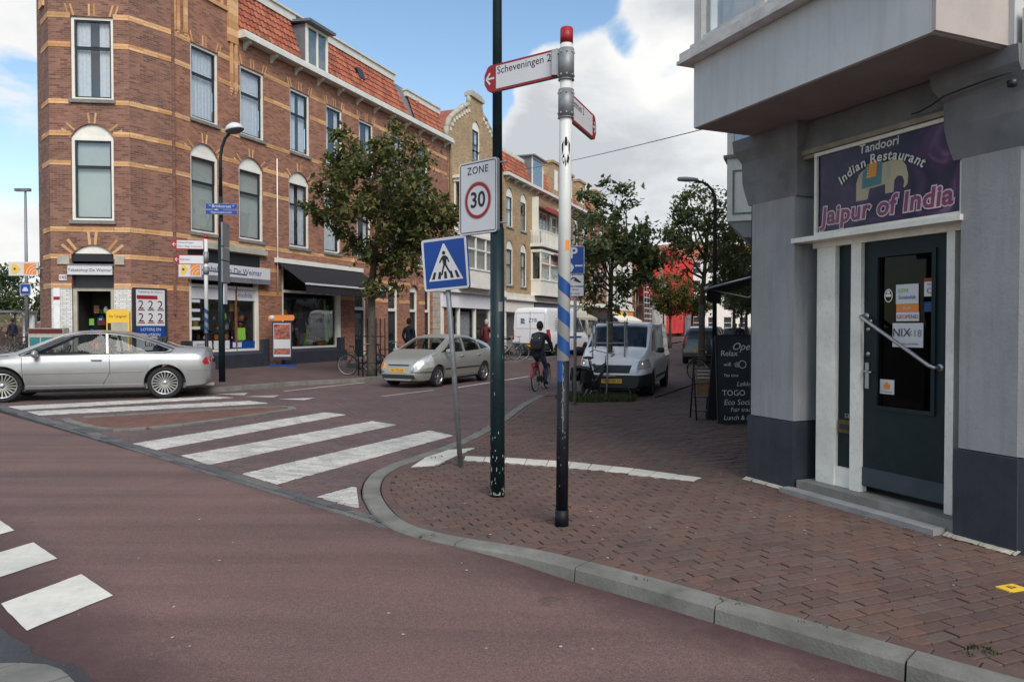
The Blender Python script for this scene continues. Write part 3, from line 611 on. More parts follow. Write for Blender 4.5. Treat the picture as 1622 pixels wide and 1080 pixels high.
# things set in the pavement
t_ = thing('yellow_paver', 'yellow paving tile with dark printed mark near the grey pier', 'paving tile', (3.05, 4.49, .004), 20)
mb = MB(); mb.M = None; mb.box(-.075, .075, -.045, .045, -.02, .004); mb.build('tile', MT['yellow'], t_)
mb = MB(); mb.box(-.02, -.005, -.02, .02, .004, .0055); mb.box(.01, .03, -.015, .0, .004, .0055); mb.box(.01, .016, 0, .025, .004, .0055); mb.build('printed_mark', MT['ink'], t_)
mb = MB(); mb.lathe([(0, .007), (.075, .007), (.085, .0)], 20); mb.build('manhole_cover', paint('rusty_iron', (.11, .068, .058), .9, var=.3, scale=30, bump=1), None, Matrix.Translation((.24, 4.50, road_z(.24, 4.5) - .001)), label='small round rusty cover set in the red asphalt', cat='manhole cover')
mb = MB(); rg = random.Random(11)
for i in range(150):
    if i < 60: x, y = rg.uniform(-3, 2), rg.uniform(2.8, 8); z = road_z(x, y) + .002
    else: x, y = rg.uniform(-1, 3.6), rg.uniform(4, 11); z = .004
    if i < 60 and (x * NB.x + y * NB.y) > 3.6: continue
    if i >= 60 and not inside((x, y), PV): continue
    s_ = rg.uniform(.004, .013); a = rg.uniform(0, 3)
    mb.add([(x + s_ * math.cos(a + k * 1.26) * rg.uniform(.5, 1.3), y + s_ * math.sin(a + k * 1.26) * rg.uniform(.5, 1.3), z + .003) for k in range(5)], [(0, 1, 2, 3, 4)])
mb.build('litter_specks', paint('pale_speck', (.42, .40, .36), .8), kind='stuff')
# green moss tufts along joints
mb = MB()
def tuft(mb, x, y, z, r, n, h, rg, lean=.5):
    for k in range(n):
        a, d = rg.uniform(0, 6.28), rg.uniform(0, r); px, py = x + d * math.cos(a), y + d * math.sin(a); b = rg.uniform(0, 6.28); hh = h * rg.uniform(.5, 1.2); w = .004 + hh * .05
        lx, ly = lean * hh * math.cos(b), lean * hh * math.sin(b)
        mb.add([(px - w * math.sin(b), py + w * math.cos(b), z), (px + w * math.sin(b), py - w * math.cos(b), z), (px + lx, py + ly, z + hh)], [(0, 1, 2)])
for x, y in [(-.62, 5.6), (.82, 4.63), (1.62, 3.90), (2.3, 3.6), (1.3, 4.25), (-.95, 9.0), (2.3, 3.6)]:
    for k in range(3): tuft(mb, x + rg.uniform(-.08, .08), y + rg.uniform(-.06, .06), .0, .03, 12, .022, rg)
mb.build('moss', MT['grass'], kind='stuff')
mb = MB()
for k in range(900):
    for _ in range(5):
        x, y = rg.uniform(.9, 2.9), rg.uniform(15.4, 17.4)
        if inside((x, y), TREEPIT): break
    else: continue
    tuft(mb, x, y, .0, .06, 5, .13, rg)
mb.build('grass_tufts', MT['grass'], kind='stuff')
# ------------------------------------------------------------------ building kit (local x along the wall, y inwards, z up)
def FM(o, azm, z=0.0): return Matrix.Translation((o[0], o[1], z)) @ Matrix.Rotation(R(90 - azm), 4, 'Z')
def arcpts(a, b, zs, rise, n=10):
    """points of a segmental arch from (a,zs) over to (b,zs)"""
    w = (b - a) / 2; rise = min(rise, w); r = (w * w + rise * rise) / (2 * rise); cx = (a + b) / 2; cz = zs + rise - r; t0 = math.asin(min(1, w / r))
    if rise >= w - 1e-6: t0 = math.pi / 2
    return [(cx + r * math.sin(-t0 + 2 * t0 * i / n), cz + r * math.cos(-t0 + 2 * t0 * i / n)) for i in range(n + 1)]
def wall(mb, s0, s1, z0, z1, holes=(), y=0.0, dep=.14):
    """holes: (a, b, bottom, top, rise)"""
    xs = sorted({s0, s1} | {h[0] for h in holes} | {h[1] for h in holes}); zs = sorted({z0, z1} | {h[2] for h in holes} | {h[3] for h in holes})
    xs = [x for x in xs if s0 - 1e-6 <= x <= s1 + 1e-6]; zs = [z for z in zs if z0 - 1e-6 <= z <= z1 + 1e-6]
    for i in range(len(xs) - 1):
        for j in range(len(zs) - 1):
            cx, cz = (xs[i] + xs[i + 1]) / 2, (zs[j] + zs[j + 1]) / 2
            if any(h[0] < cx < h[1] and h[2] < cz < h[3] for h in holes): continue
            mb.add([(xs[i], y, zs[j]), (xs[i + 1], y, zs[j]), (xs[i + 1], y, zs[j + 1]), (xs[i], y, zs[j + 1])], [(0, 1, 2, 3)])
    for a, b, c, d, rise in holes:
        zt = d - rise
        mb.add([(a, y, c), (a, y + dep, c), (a, y + dep, zt), (a, y, zt)], [(0, 1, 2, 3)]); mb.add([(b, y, c), (b, y + dep, c), (b, y + dep, zt), (b, y, zt)], [(3, 2, 1, 0)])
        mb.add([(a, y, c), (b, y, c), (b, y + dep, c), (a, y + dep, c)], [(0, 1, 2, 3)])
        if rise <= 0: mb.add([(a, y, d), (b, y, d), (b, y + dep, d), (a, y + dep, d)], [(3, 2, 1, 0)])
        else:
            ap = arcpts(a, b, zt, rise)
            for (x0, q0), (x1, q1) in zip(ap, ap[1:]):
                mb.add([(x0, y, q0), (x1, y, q1), (x1, y + dep, q1), (x0, y + dep, q0)], [(3, 2, 1, 0)])
                cor = (a, d) if (x0 + x1) / 2 < (a + b) / 2 else (b, d)
                mb.add([(x0, y, q0), (x1, y, q1), (cor[0], y, cor[1])], [(0, 1, 2)])
            m = (a + b) / 2; k = len(ap) // 2
            mb.add([(a, y, d), (ap[k][0], y, ap[k][1]), (b, y, d)], [(0, 1, 2)])
def ring(mb, a, b, c, d, w, y0, y1, wb=None, wt=None):
    wb = w if wb is None else wb; wt = w if wt is None else wt
    mb.box(a, a + w, y0, y1, c, d); mb.box(b - w, b, y0, y1, c, d); mb.box(a + w, b - w, y0, y1, c, c + wb); mb.box(a + w, b - w, y0, y1, d - wt, d)
def window(parent, M, a, b, c, d, rise=0.0, split=.66, cover='curtain', sill=True, frame='white', sashm='sash', y=.05, fw=.085, vert=0, label=None, drop=None, sillm='stone', bars=0, cov_k=1.0):
    mb = MB(); zt = d - rise
    ring(mb, a, b, c, zt, fw, y, y + .11, wb=.07)
    if rise > 0:
        ap = arcpts(a, b, zt, rise); mb.prism([(a, zt - .001)] + ap[::1][1:-1] + [(b, zt - .001)] if False else ([(p[0], p[1]) for p in ap]), y + .02, y + .10, 'y')
        mb.box(a, b, y + .005, y + .02, zt - .03, zt + .03)
    w = mb.build('window', MT[frame], parent, M, label=label)
    mb = MB(); i0, i1, j0, j1 = a + fw, b - fw, c + .07, zt - fw; zm = j0 + (j1 - j0) * split; sw = .05
    ring(mb, i0, i1, j0, zm + .04, sw, y + .045, y + .09, wt=.08); ring(mb, i0, i1, zm + .04, j1, sw, y + .03, y + .075, wb=.01)
    for k in range(vert): x = i0 + (i1 - i0) * (k + 1) / (vert + 1); mb.box(x - .02, x + .02, y + .04, y + .085, j0, j1)
    for k in range(bars): zz = zm + .04 + (j1 - zm) * (k + 1) / (bars + 1); mb.box(i0, i1, y + .04, y + .07, zz - .012, zz + .012)
    mb.build('sash', MT[sashm], w, M)
    mb = MB(); mb.poly([(i0, y + .07, j0), (i1, y + .07, j0), (i1, y + .07, j1), (i0, y + .07, j1)]); mb.build('pane', MT['pane'], w, M)
    if cover:
        mb = MB(); mb.smooth = True; n = 22; z0 = j0 - .02; z1 = j1 + .03
        if drop: z0 = j1 - (j1 - j0) * drop
        if cover == 'blind': mb.smooth = False; mb.poly([(i0, y + .15, z0), (i1, y + .15, z0), (i1, y + .15, z1), (i0, y + .15, z1)])
        else:
            rg = random.Random(int(a * 100 + c * 7)); vs = []; gapw = rg.choice([None, None, .8, .55]); cut = n // 2 if gapw else -1
            for k in range(n + 1):
                x = i0 + (i1 - i0) * k / n; x = x if gapw is None else (i0 + (i1 - i0) * min(k / n, .5) * gapw if k <= n // 2 else i1 - (i1 - i0) * (1 - k / n) * gapw); yy = y + .16 + .022 * math.sin(k * 2.1 + rg.random() * .8); vs += [(x, yy, z0), (x, yy, z1)]
            mb.add(vs, [(2 * k, 2 * k + 2, 2 * k + 3, 2 * k + 1) for k in range(n) if k != cut])
        mb.build('curtain' if cover != 'blind' else 'blind', MT[cover], w, M)
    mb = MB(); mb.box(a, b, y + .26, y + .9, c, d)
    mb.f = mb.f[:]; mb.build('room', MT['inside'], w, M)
    if sill:
        mb = MB(); mb.box(a - .06, b + .06, -.07, y + .06, c - .11, c - .001); mb.build('sill', MT[sillm], w, M)
    return w
def voussoirs(mb, a, b, d, rise, flat_=False, L=.34, wv=.055):
    cx = (a + b) / 2
    if rise > 0:
        w = (b - a) / 2; r = (w * w + rise * rise) / (2 * rise); cz = d - r; t0 = math.asin(min(1, w / r))
        for t in (-t0 * .80, 0, t0 * .80):
            for s_ in (-1, 1):
                tt = t + s_ * .075 / r * 1.0; M = Matrix.Translation((cx, 0, cz)) @ Matrix.Rotation(tt, 4, 'Y'); mb.M = M
                mb.r = random.random(); mb.box(-wv / 2, wv / 2, -.009, .02, r + .01, r + L); mb.M = None
    else:
        for t, tl in ((a + .02, -.28), (cx, 0), (b - .02, .28)):
            for s_ in (-1, 1):
                M = Matrix.Translation((t + s_ * .075, 0, d + .02)) @ Matrix.Rotation(tl, 4, 'Y'); mb.M = M
                mb.r = random.random(); mb.box(-wv / 2, wv / 2, -.009, .02, 0, L + .02); mb.M = None
def band(mb, s0, s1, z0, z1, holes=(), proud=.012, L=.45):
    segs = [(s0, s1)]
    for h in holes:
        if h[2] < z1 + .04 and h[3] > z0 - .0:
            a, b = h[0] - .0, h[1] + .0; new = []
            for p, q in segs:
                if b <= p or a >= q: new.append((p, q)); continue
                if a > p: new.append((p, a - .003))
                if b < q: new.append((b + .003, q))
            segs = new
    if mb is None: return [q for q in segs if q[1] - q[0] > .02]
    for p, q in segs:
        n = max(1, int((q - p) / L))
        for k in range(n):
            for j in range(2):
                mb.r = random.random() * .98 + .01; x0 = p + (q - p) * k / n; x1 = p + (q - p) * (k + 1) / n; zz = (z1 - z0) / 2
                mb.box(x0 + .001, x1 - .003, -proud, .02, z0 + zz * j + .003, z0 + zz * (j + 1) - .003)
def tiles(mb, s0, s1, z0, y0, z1, y1, holes=(), cw=.24, rh=.30, hipl=0, hipr=0):
    """pantiles on the slope from (y0,z0) up to (y1,z1)"""
    L = math.hypot(y1 - y0, z1 - z0); dy, dz = (y1 - y0) / L, (z1 - z0) / L; ny, nz = -dz, dy
    rows = int(L / rh) + 1; prof = [(0, .0), (.25, .035), (.5, .045), (.78, .01), (1, .0)]
    for r in range(rows):
        t0, t1 = r * rh, min(L, (r + 1) * rh + .03)
        if t0 >= L: break
        f = t0 / L; a0, a1 = s0 + hipl * f, s1 - hipr * f; n = int((a1 - a0) / cw)
        for k in range(n):
            x = a0 + k * cw
            zc = z0 + dz * (t0 + t1) / 2
            if any(h[0] < x + cw / 2 < h[1] and h[2] < zc < h[3] for h in holes): continue
            mb.r = random.random() * .98 + .01; vs = []
            for u, h in prof:
                for tt, lift in ((t0, .045), (t1, .004)):
                    hh = h + lift; vs.append((x + u * cw, y0 + dy * tt + ny * hh, z0 + dz * tt + nz * hh))
            m = len(prof); fs = [(2 * i, 2 * i + 2, 2 * i + 3, 2 * i + 1) for i in range(m - 1)]
            b = len(vs); vs += [(vs[2 * i][0], y0 + dy * t0 + ny * -.01, z0 + dz * t0 + nz * -.01) for i in range(m)]
            fs += [(b + i, b + i + 1, 2 * (i + 1), 2 * i) for i in range(m - 1)]
            mb.add(vs, fs)

# ================================================================== red brick corner building
PO = (-11.0847, 24.2278); PC = (-11.8973, 23.1336); PB = (-14.2179, 22.8486); PA = (-14.866, 23.5198)
MD, MC, MBm, MA = FM(PO, 22.1), FM(PC, 36.6), FM(PB, 83), FM(PA, 136)
bld = thing('corner_building', 'red brick corner building with ochre brick bands and orange tiled roof', 'building', (PO[0], PO[1], .1))
LC, LB, LA = 1.363, 2.338, .933
ZT = 15.2
W2 = [(.80, 2.05), (3.12, 4.39), (5.90, 7.15), (8.27, 9.45), (10.75, 11.95), (13.45, 14.6), (16.1, 17.3)]
W1 = [(.77, 2.02), (3.03, 4.31), (5.81, 7.08), (8.10, 9.27), (10.55, 11.70), (13.38, 14.5), (16.05, 17.2)]
H2 = [(a, b, 8.62, 11.14, 0) for a, b in W2]; H1 = [(a, b, 4.80, 7.86, .42) for a, b in W1]
DS = [(10.36, 11.42, .16, 3.62, 0), (13.22, 14.28, .16, 3.78, .30), (15.35, 16.30, .16, 3.78, .30), (16.95, 17.75, .16, 3.78, 0)]
SH1 = (.66, 4.06, .70, 4.25, 0); SH2 = (5.35, 9.15, .70, 4.15, 0)
hD = H2 + H1 + DS + [SH1, SH2]
mb = MB(); wall(mb, 0, 2.9, .1, ZT, [h for h in hD if h[1] < 2.9] + [(.66, 2.9, .70, 4.25, 0)]); wall(mb, 2.9, 19.7, .1, 12.25, [h for h in hD if h[0] > 2.9] + [(2.9, 4.06, .70, 4.25, 0)])
mb.build('wall', MT['brick_warm'], bld, MD)
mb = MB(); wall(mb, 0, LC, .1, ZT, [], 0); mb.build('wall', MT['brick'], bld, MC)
hB = [(.64, 1.88, 8.60, 11.14, 0), (.62, 1.86, 4.88, 7.86, .42), (.60, 1.83, .16, 4.12, .32)]
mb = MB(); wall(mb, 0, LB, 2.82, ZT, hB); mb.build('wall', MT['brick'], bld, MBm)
mb = MB(); wall(mb, 0, LB, .1, 2.82, [(.60, 1.83, .16, 2.82, 0)]); mb.build('glazed_brick_wall', MT['brick_white'], bld, MBm)
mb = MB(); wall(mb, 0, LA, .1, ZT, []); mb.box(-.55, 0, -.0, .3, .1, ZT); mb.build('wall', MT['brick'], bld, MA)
# rear volume so that it closes; the side wall runs back from the left corner
QB = (PA[0] + 6 * -.42, PA[1] + 6 * .906); mb = MB(); e_ = MD @ Vector((19.7, 9, 0)); e2 = MD @ Vector((19.7, .02, 0))
for (a, b) in ((PA, QB), (QB, e_), (e_, e2)): mb.poly([(a[0], a[1], .1), (b[0], b[1], .1), (b[0], b[1], 12.2), (a[0], a[1], 12.2)])
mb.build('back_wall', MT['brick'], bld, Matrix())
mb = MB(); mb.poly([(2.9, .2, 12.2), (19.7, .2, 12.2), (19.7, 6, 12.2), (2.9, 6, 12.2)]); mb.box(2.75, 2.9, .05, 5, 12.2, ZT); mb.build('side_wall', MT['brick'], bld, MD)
mb = MB(); mb.poly([PA + (ZT,), PB + (ZT,), PC + (ZT,), PO + (ZT,), tuple(MD @ Vector((2.9, 0, ZT))), tuple(MD @ Vector((2.9, 4, ZT))), QB + (ZT,)]); mb.poly([PA + (12.1,), QB + (12.1,), QB + (ZT,), PA + (ZT,)]); mb.build('tower_roof', MT['lead'], bld, Matrix())
# bands
BZ = [(11.24 - .17, 11.24), (10.35 - .17, 10.35), (8.60 - .15, 8.60), (7.63 - .16, 7.63), (6.72 - .15, 6.72), (4.68 - .16, 4.68), (3.84 - .15, 3.84), (2.94 - .17, 2.94)]
for Mx, s0, s1, hs in ((MD, .10, 19.6, hD), (MC, .0, LC, []), (MBm, .0, LB, hB), (MA, 0, LA, [])):
    for z0, z1 in BZ:
        for q0, q1 in band(None, s0, s1, z0, z1, hs): mb = MB(); band(mb, q0, q1, z0, z1); mb.build('ochre_band', MT['band'], bld, Mx)
# voussoirs
mb = MB()
for a, b in W2: voussoirs(mb, a, b, 11.14, 0)
for a, b in W1: voussoirs(mb, a, b, 7.86, .42)
for h in DS: voussoirs(mb, h[0], h[1], h[3], h[4], L=.24)
mb.build('arch_bricks', MT['band'], bld, MD, kind='stuff')
mb = MB(); voussoirs(mb, .64, 1.88, 11.14, 0); voussoirs(mb, .62, 1.86, 7.86, .42); voussoirs(mb, .60, 1.83, 4.12, .32, L=.42, wv=.08); mb.build('arch_bricks', MT['band'], bld, MBm, kind='stuff')
# pilasters and blind arcade at the top
mb = MB()
for x0, x1, z0 in ((.02, .16, 11.35), (.22, .34, 11.4), (.52, .66, 11.42), (2.62, 2.74, 10.15), (2.84, 2.96, 10.15)):
    n = int((ZT - z0) / .25)
    for k in range(n):
        mb.r = random.random(); mb.box(x0, x1, -.055, .02, z0 + k * .25 + .003, z0 + (k + 1) * .25 - .004)
    for k in range(3): mb.r = random.random(); mb.box(x0 + .02 * k, x1 - .02 * k, -.05 + .015 * k, .02, z0 - .09 * (k + 1) + .01, z0 - .09 * k - .002)
for k in range(14): mb.r = random.random(); mb.box(2.50, 2.98, -.075, .02, 11.75 + k * .25 + .003, 11.75 + (k + 1) * .25 - .004)
for k in range(4):
    x = 1.05 + .38 * k; mb.r = random.random(); mb.box(x, x + .11, -.03, .02, 12.95, ZT)
mb.r = .5; mb.box(.78, 2.48, -.06, .02, 12.80, 12.94)
mb.build('pilaster_bricks', MT['band'], bld, MD, kind='stuff')
mb = MB()
for k in range(14): mb.r = random.random(); mb.box(.0, .5, -.06, .02, 11.55 + k * .25 + .003, 11.55 + (k + 1) * .25 - .004)
mb.M = Matrix.Translation((-.5, 0, 0)); mb.build('pilaster_bricks', MT['band'], bld, MA, kind='stuff')
mb = MB(); mb.box(-.06, .0, -.05, .02, 2.0, ZT); mb.build('downpipe', MT['brick'], bld, MD @ Matrix.Translation((.06, -.03, 0)))
for a, b in W2: window(bld, MD, a, b, 8.62, 11.14, 0, .62, 'curtain', frame='white')
for i, (a, b) in enumerate(W1): window(bld, MD, a, b, 4.80, 7.86, .42, .66, 'blind' if i < 2 else 'curtain', frame='white')
window(bld, MBm, .64, 1.88, 8.60, 11.14, 0, .64, 'curtain', frame='white'); window(bld, MBm, .62, 1.86, 4.88, 7.86, .42, .66, 'blind', frame='white', drop=.98)
# white gutter cornice with brackets
mb = MB(); gp = [(-.42, 12.02), (-.40, 12.22), (-.36, 12.22), (-.34, 12.30), (-.02, 12.30), (.02, 12.12), (.0, 12.02)]
mb.prism(gp, 2.98, 19.75, 'x'); mb.build('cornice', MT['gutter'], bld, MD)
for k in range(12):
    x = 3.3 + k * 1.45; mb = MB(); mb.prism([(-.30, 11.93), (-.30, 12.018), (-.002, 12.018), (-.002, 11.72), (-.10, 11.84)], x, x + .11, 'x'); mb.build('bracket', MT['gutter'], bld, MD)
# mansard roof
dh = (6.95, 8.55, 12.0, 15)
mb = MB(); tiles(mb, 3.0, 15.7, 12.24, .0, 14.25, .75, [dh, (11.2, 11.75, 13.3, 13.75)], hipr=.75); mb.build('roof_tiles', MT['tile'], bld, MD, kind='stuff')
mb = MB(); mb.poly([(2.95, .06, 12.2), (19.7, .06, 12.2), (19.7, .80, 14.2), (2.95, .80, 14.2)]); mb.build('roof', MT['lead'], bld, MD)
mb = MB(); mb.box(3.0, 7.1, .62, .95, 14.20, 14.52); mb.box(8.4, 15.0, .62, .95, 14.20, 14.52); mb.box(2.95, 15.02, .55, 4.5, 14.52, 14.60); mb.build('ridge_board', MT['gutter'], bld, MD)
mb = MB(); tiles(mb, 16.1, 19.6, 12.24, .0, 13.75, .56); mb.M = None; mb.build('roof_tiles', MT['tile'], bld, MD, kind='stuff')
mb = MB(); tiles(mb, 0, 1.8, 12.24, 0, 13.75, .9); mb.build('roof_tiles', MT['tile'], bld, MD @ Matrix.Translation((16.1, 2.0, 0)) @ Matrix.Rotation(R(-90), 4, 'Z') @ Matrix.Translation((0, 0, 0)), kind='stuff')
mb = MB(); mb.box(15.95, 19.7, .48, .8, 13.74, 14.02); mb.box(15.95, 16.2, .8, 4, 13.74, 14.02); mb.box(15.9, 19.7, .42, 4, 14.02, 14.10); mb.build('ridge_board', MT['gutter'], bld, MD)
# roof window (dark) and dormer
mb = MB(); mb.M = Matrix.Translation((11.25, .36, 13.2)) @ Matrix.Rotation(-math.atan2(.75, 2.0), 4, 'X'); mb.box(0, .5, -.1, -.02, 0, .55); mb.build('roof_window', MT['sash'], bld, MD)
d_ = MB(); d_.box(7.02, 8.48, .10, 3.0, 12.31, 14.10); dm = d_.build('dormer', MT['lead'], bld, MD)
mb = MB(); ring(mb, 7.02, 8.48, 12.32, 14.10, .12, .03, .098, wb=.1); mb.box(7.72, 7.80, .03, .098, 12.42, 13.98); mb.build('dormer_frame', MT['white'], dm, MD)
for q in ((7.14, 7.72), (7.80, 8.36)): mb = MB(); mb.box(*q, .07, .097, 12.42, 13.98); mb.build('pane', MT['pane'], dm, MD)
mb = MB(); mb.prism([(-.25, 14.10), (3.0, 14.42), (3.0, 14.52), (-.28, 14.20)], 6.85, 8.65, 'x'); mb.build('dormer_roof', MT['lead'], dm, MD)
# thin aerial pole on the facade
mb = MB(); mb.tube([(5.02, -.08, 2.9), (5.02, -.08, 8.1)], .025, 6); mb.build('conduit', MT['white'], bld, MD)
# ground floor: doors
def fdoor(M, a, b, top, rise, leaf='door', glass=True, y=.14, lab=None, par=None, twin=False):
    par = par or bld
    zt = top - rise; mb = MB(); ring(mb, a, b, .16, zt, .09, y, y + .1, wb=.0001); mb.box(a + .09, b - .09, y, y + .1, 2.36, 2.50)
    if rise: mb.prism(arcpts(a, b, zt, rise), y + .02, y + .1, 'y')
    f = mb.build('door_frame', MT['white'], par, M)
    mb = MB(); mb.box(a + .09, b - .09, y + .05, y + .09, .16, 2.36); mb.build('door', MT[leaf], f, M, label=lab)
    mb = MB(); x0, x1 = a + .2, b - .2
    mb.poly([(x0, y + .045, 1.0), (x1, y + .045, 1.0), (x1, y + .045, 2.2), (x0, y + .045, 2.2)]); mb.poly([(a + .09, y + .06, 2.5), (b - .09, y + .06, 2.5), (b - .09, y + .06, zt - .09), (a + .09, y + .06, zt - .09)]); mb.build('door_glass', MT['pane'], f, M)
    mb = MB(); mb.box(a + .09, b - .09, y + .2, y + .6, 2.4, zt - .05); mb.build('room', MT['inside'], f, M)
    mb = MB(); mb.box(a - .05, b + .05, -.12, y + .1, .1, .17); mb.build('door_step', MT['stone'], f, M)
for i, h in enumerate(DS): fdoor(MD, h[0], h[1], h[3], h[4])
# shop front 1 (tobacconist) on the long side
def shop(par, M, s, sign=True, ztop=3.0):
    a, b, c, d, _ = s
    mb = MB(); ring(mb, a, b, c, d, .14, .04, .18, wb=.08); mb.box(a + .14, b - .14, .04, .18, 2.95, 3.05); w = mb.build('shop_window', MT['white'], par, M)
    mb = MB(); mb.poly([(a + .14, .11, c + .08), (b - .14, .11, c + .08), (b - .14, .11, 2.95), (a + .14, .11, 2.95)]); mb.build('pane', MT['shopglass'], w, M)
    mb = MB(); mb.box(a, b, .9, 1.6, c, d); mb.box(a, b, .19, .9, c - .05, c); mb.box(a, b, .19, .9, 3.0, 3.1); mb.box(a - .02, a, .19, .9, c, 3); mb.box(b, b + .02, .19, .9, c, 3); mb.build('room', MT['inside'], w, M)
    mb = MB(); mb.prism([(-.16, c - .12), (-.02, c + .0), (.04, c + .0), (.04, c - .12)], a + .02, b - .02, 'x'); mb.box(a - .05, b + .35, -.18, .02, .1, c - .12); mb.build('plinth', MT['navy'], w, M)
    return w
w1 = shop(bld, MD, SH1); w2 = shop(bld, MD, SH2)
for x in (.45, 4.22, 9.12): mb = MB(); mb.box(x - .16, x + .16, -.2, -.001, .1, 1.12); mb.build('pier_block', MT['navy'], bld, MD)
mb = MB(); mb.box(.55, 4.35, -.18, -.001, 4.28, 4.46); mb.box(.62, 4.28, -.10, -.001, 4.46, 4.54); mb.build('stone_lintel', MT['stone_light'], bld, MD)
mb = MB(); mb.box(.62, 4.1, .0, .05, 3.82, 4.24); mb.build('blind_box', MT['black'], bld, MD)
mb = MB(); mb.box(.60, 4.40, -.24, -.02, 3.36, 3.78); sg = mb.build('shop_sign', MT['signwhite'], bld, MD); mb = MB(); mb.box(.60, 4.40, -.24, .02, 3.18, 3.355); mb.build('shutter_case', MT['lead'], sg, MD)
text(sg, MD @ plateM((1, 0, 0), (0, 0, 1), (2.5, -.247, 3.57)), 'Tabakshop De Weimar', .30, MT['inkblue'])
mb = MB(); mb.box(.8, 3.92, .085, .095, 2.55, 2.94); bn = mb.build('window_banner', MT['signwhite'], bld, MD)
text(bn, MD @ plateM((1, 0, 0), (0, 0, 1), (3.4, .08, 2.74)), 'mobile', .27, MT['inkblue'], name='lettering'); 
mb = MB(); rg = random.Random(4)
for k in range(5):
    x = 1.0 + k * .38; mb.lathe([(.10, 0), (.10, .004)], 14, Matrix.Translation((x, .082, 2.74)) @ Matrix.Rotation(R(90), 4, 'X')); 
mb.build('banner_rings', MT['galv'], bn, MD)
# display behind the glass
cols = [MT['signred'], MT['yellow'], MT['green'], MT['signblue'], MT['signwhite'], MT['orange'], MT['wood'], MT['maroon'], MT['curtain'], MT['lead']]
def display(par, M, a, b, c, d, n, seed, ymin=.3, ymax=.8, smin=.08, smax=.22):
    rg = random.Random(seed); rows = [c + (d - c) * k / 5 for k in range(5)]
    for k, cm in enumerate(cols):
        mb = MB()
        for _ in range(n // len(cols)):
            x = rg.uniform(a, b); z = rows[int(rg.random() ** 1.8 * 4.99)]; w, h = rg.uniform(smin, smax), rg.uniform(smin, smax * 1.5); y = rg.uniform(ymin, ymax)
            if rg.random() < .4: mb.lathe([(0, 0), (w * .35, .0), (w * .42, h * .5), (w * .2, h), (0, h)], 8, Matrix.Translation((x, y, z)))
            else: mb.box(x, x + w, y, y + .05, z, z + h)
        mb.build('goods', cm, par, M, kind='stuff')
display(w1, MD, .85, 3.7, .80, 2.5, 110, 5)
mb = MB()
for k in range(1, 5): mb.box(.8, 3.9, .3, .85, .8 + 1.7 * k / 5 - .02, .8 + 1.7 * k / 5)
mb.build('shelf', MT['plastic'], w1, MD)
mb = MB(); mb.box(.84, 1.75, .085, .095, .80, 1.10); mb.box(1.85, 2.6, .085, .095, .80, 1.10); p_ = mb.build('window_poster', MT['signwhite'], bld, MD); text(p_, MD @ plateM((1, 0, 0), (0, 0, 1), (1.3, .08, .98)), 'tabakshop', .13, MT['inkblue'])
mb = MB(); mb.box(2.72, 3.9, .085, .095, .78, 1.06); p_ = mb.build('window_poster', MT['signblue'], bld, MD); mb = MB(); mb.box(2.76, 3.2, .078, .084, .84, 1.02); mb.build('poster_print', MT['signwhite'], p_, MD)
mb = MB(); mb.box(3.0, 3.4, .085, .095, 1.1, 1.55); p_ = mb.build('window_poster', MT['green'], bld, MD); mb = MB(); mb.lathe([(.13, 0), (.13, .004)], 16, Matrix.Translation((3.25, .08, 1.62)) @ Matrix.Rotation(R(90), 4, 'X')); mb.build('poster_print', MT['orange'], p_, MD)
mb = MB()
for z in (2.42, 2.1, 1.8, 1.5): mb = MB(); mb.box(.84, 1.22, .085, .095, z, z + .1); mb.build('window_sticker', MT['signwhite'], bld, MD)
display(w2, MD, 5.5, 8.6, .82, 2.2, 40, 9, .45, .85, .1, .35)
mb = MB(); mb.M = Matrix.Translation((8.55, .25, .9)) @ Matrix.Rotation(R(-6), 4, 'Y'); mb.box(0, .16, 0, .03, 0, 1.9); mb.box(.22, .36, 0, .03, .1, 1.6); mb.build('banner', MT['green'], w2, MD)
mb = MB()
for k in range(9): mb.tube([(6 + k * .3, .6, .8), (6.05 + k * .3, .55, 1.3)], .02, 5); mb.lathe([(.22, -.01), (.25, 0), (.22, .01)], 16, Matrix.Translation((6 + k * .3, .6, 1.1)) @ Matrix.Rotation(R(80), 4, 'X'))
mb.build('displayed_bicycles', MT['rubber'], w2, MD)
mb = MB(); mb.box(9.0, 9.24, -.02, .05, .74, 3.5); mb.build('shop_post', MT['white2'], bld, MD)
# awning of shop 2
aw = thing('awning', 'long black awning pulled out over the second brick-house shop window', 'awning', tuple(MD @ Vector((7.7, 0, 4.1))), 67.9)
AM = MD
mb = MB(); mb.smooth = False
x0, x1 = 4.95, 10.7; n = 24
for j in range(n):
    a, b = x0 + (x1 - x0) * j / n, x0 + (x1 - x0) * (j + 1) / n
    mb.add([(a, -.12, 4.10), (b, -.12, 4.10), (b, -1.45, 3.22), (a, -1.45, 3.22)], [(3, 2, 1, 0)]); mb.add([(a, -1.46, 3.20), (b, -1.46, 3.20), (b, -1.47, 2.86 + .03 * (j % 2)), (a, -1.47, 2.86 + .03 * (j % 2))], [(3, 2, 1, 0)])
mb.build('awning_cloth', MT['awn'], aw, AM)
mb = MB(); mb.box(x0 - .05, x1 + .05, -.22, -.02, 4.08, 4.26); mb.build('cassette', MT['white'], aw, AM)
mb = MB(); mb.box(x0, x1, -1.50, -1.44, 3.20, 3.27); mb.build('front_bar', MT['signwhite'], aw, AM)
mb = MB()
for x in (5.3, 10.3): mb.tube([(x, -.1, 3.9), (x + .5, -.8, 3.55), (x, -1.42, 3.23)], .025, 6)
mb.build('folding_arm', MT['galv'], aw, AM)
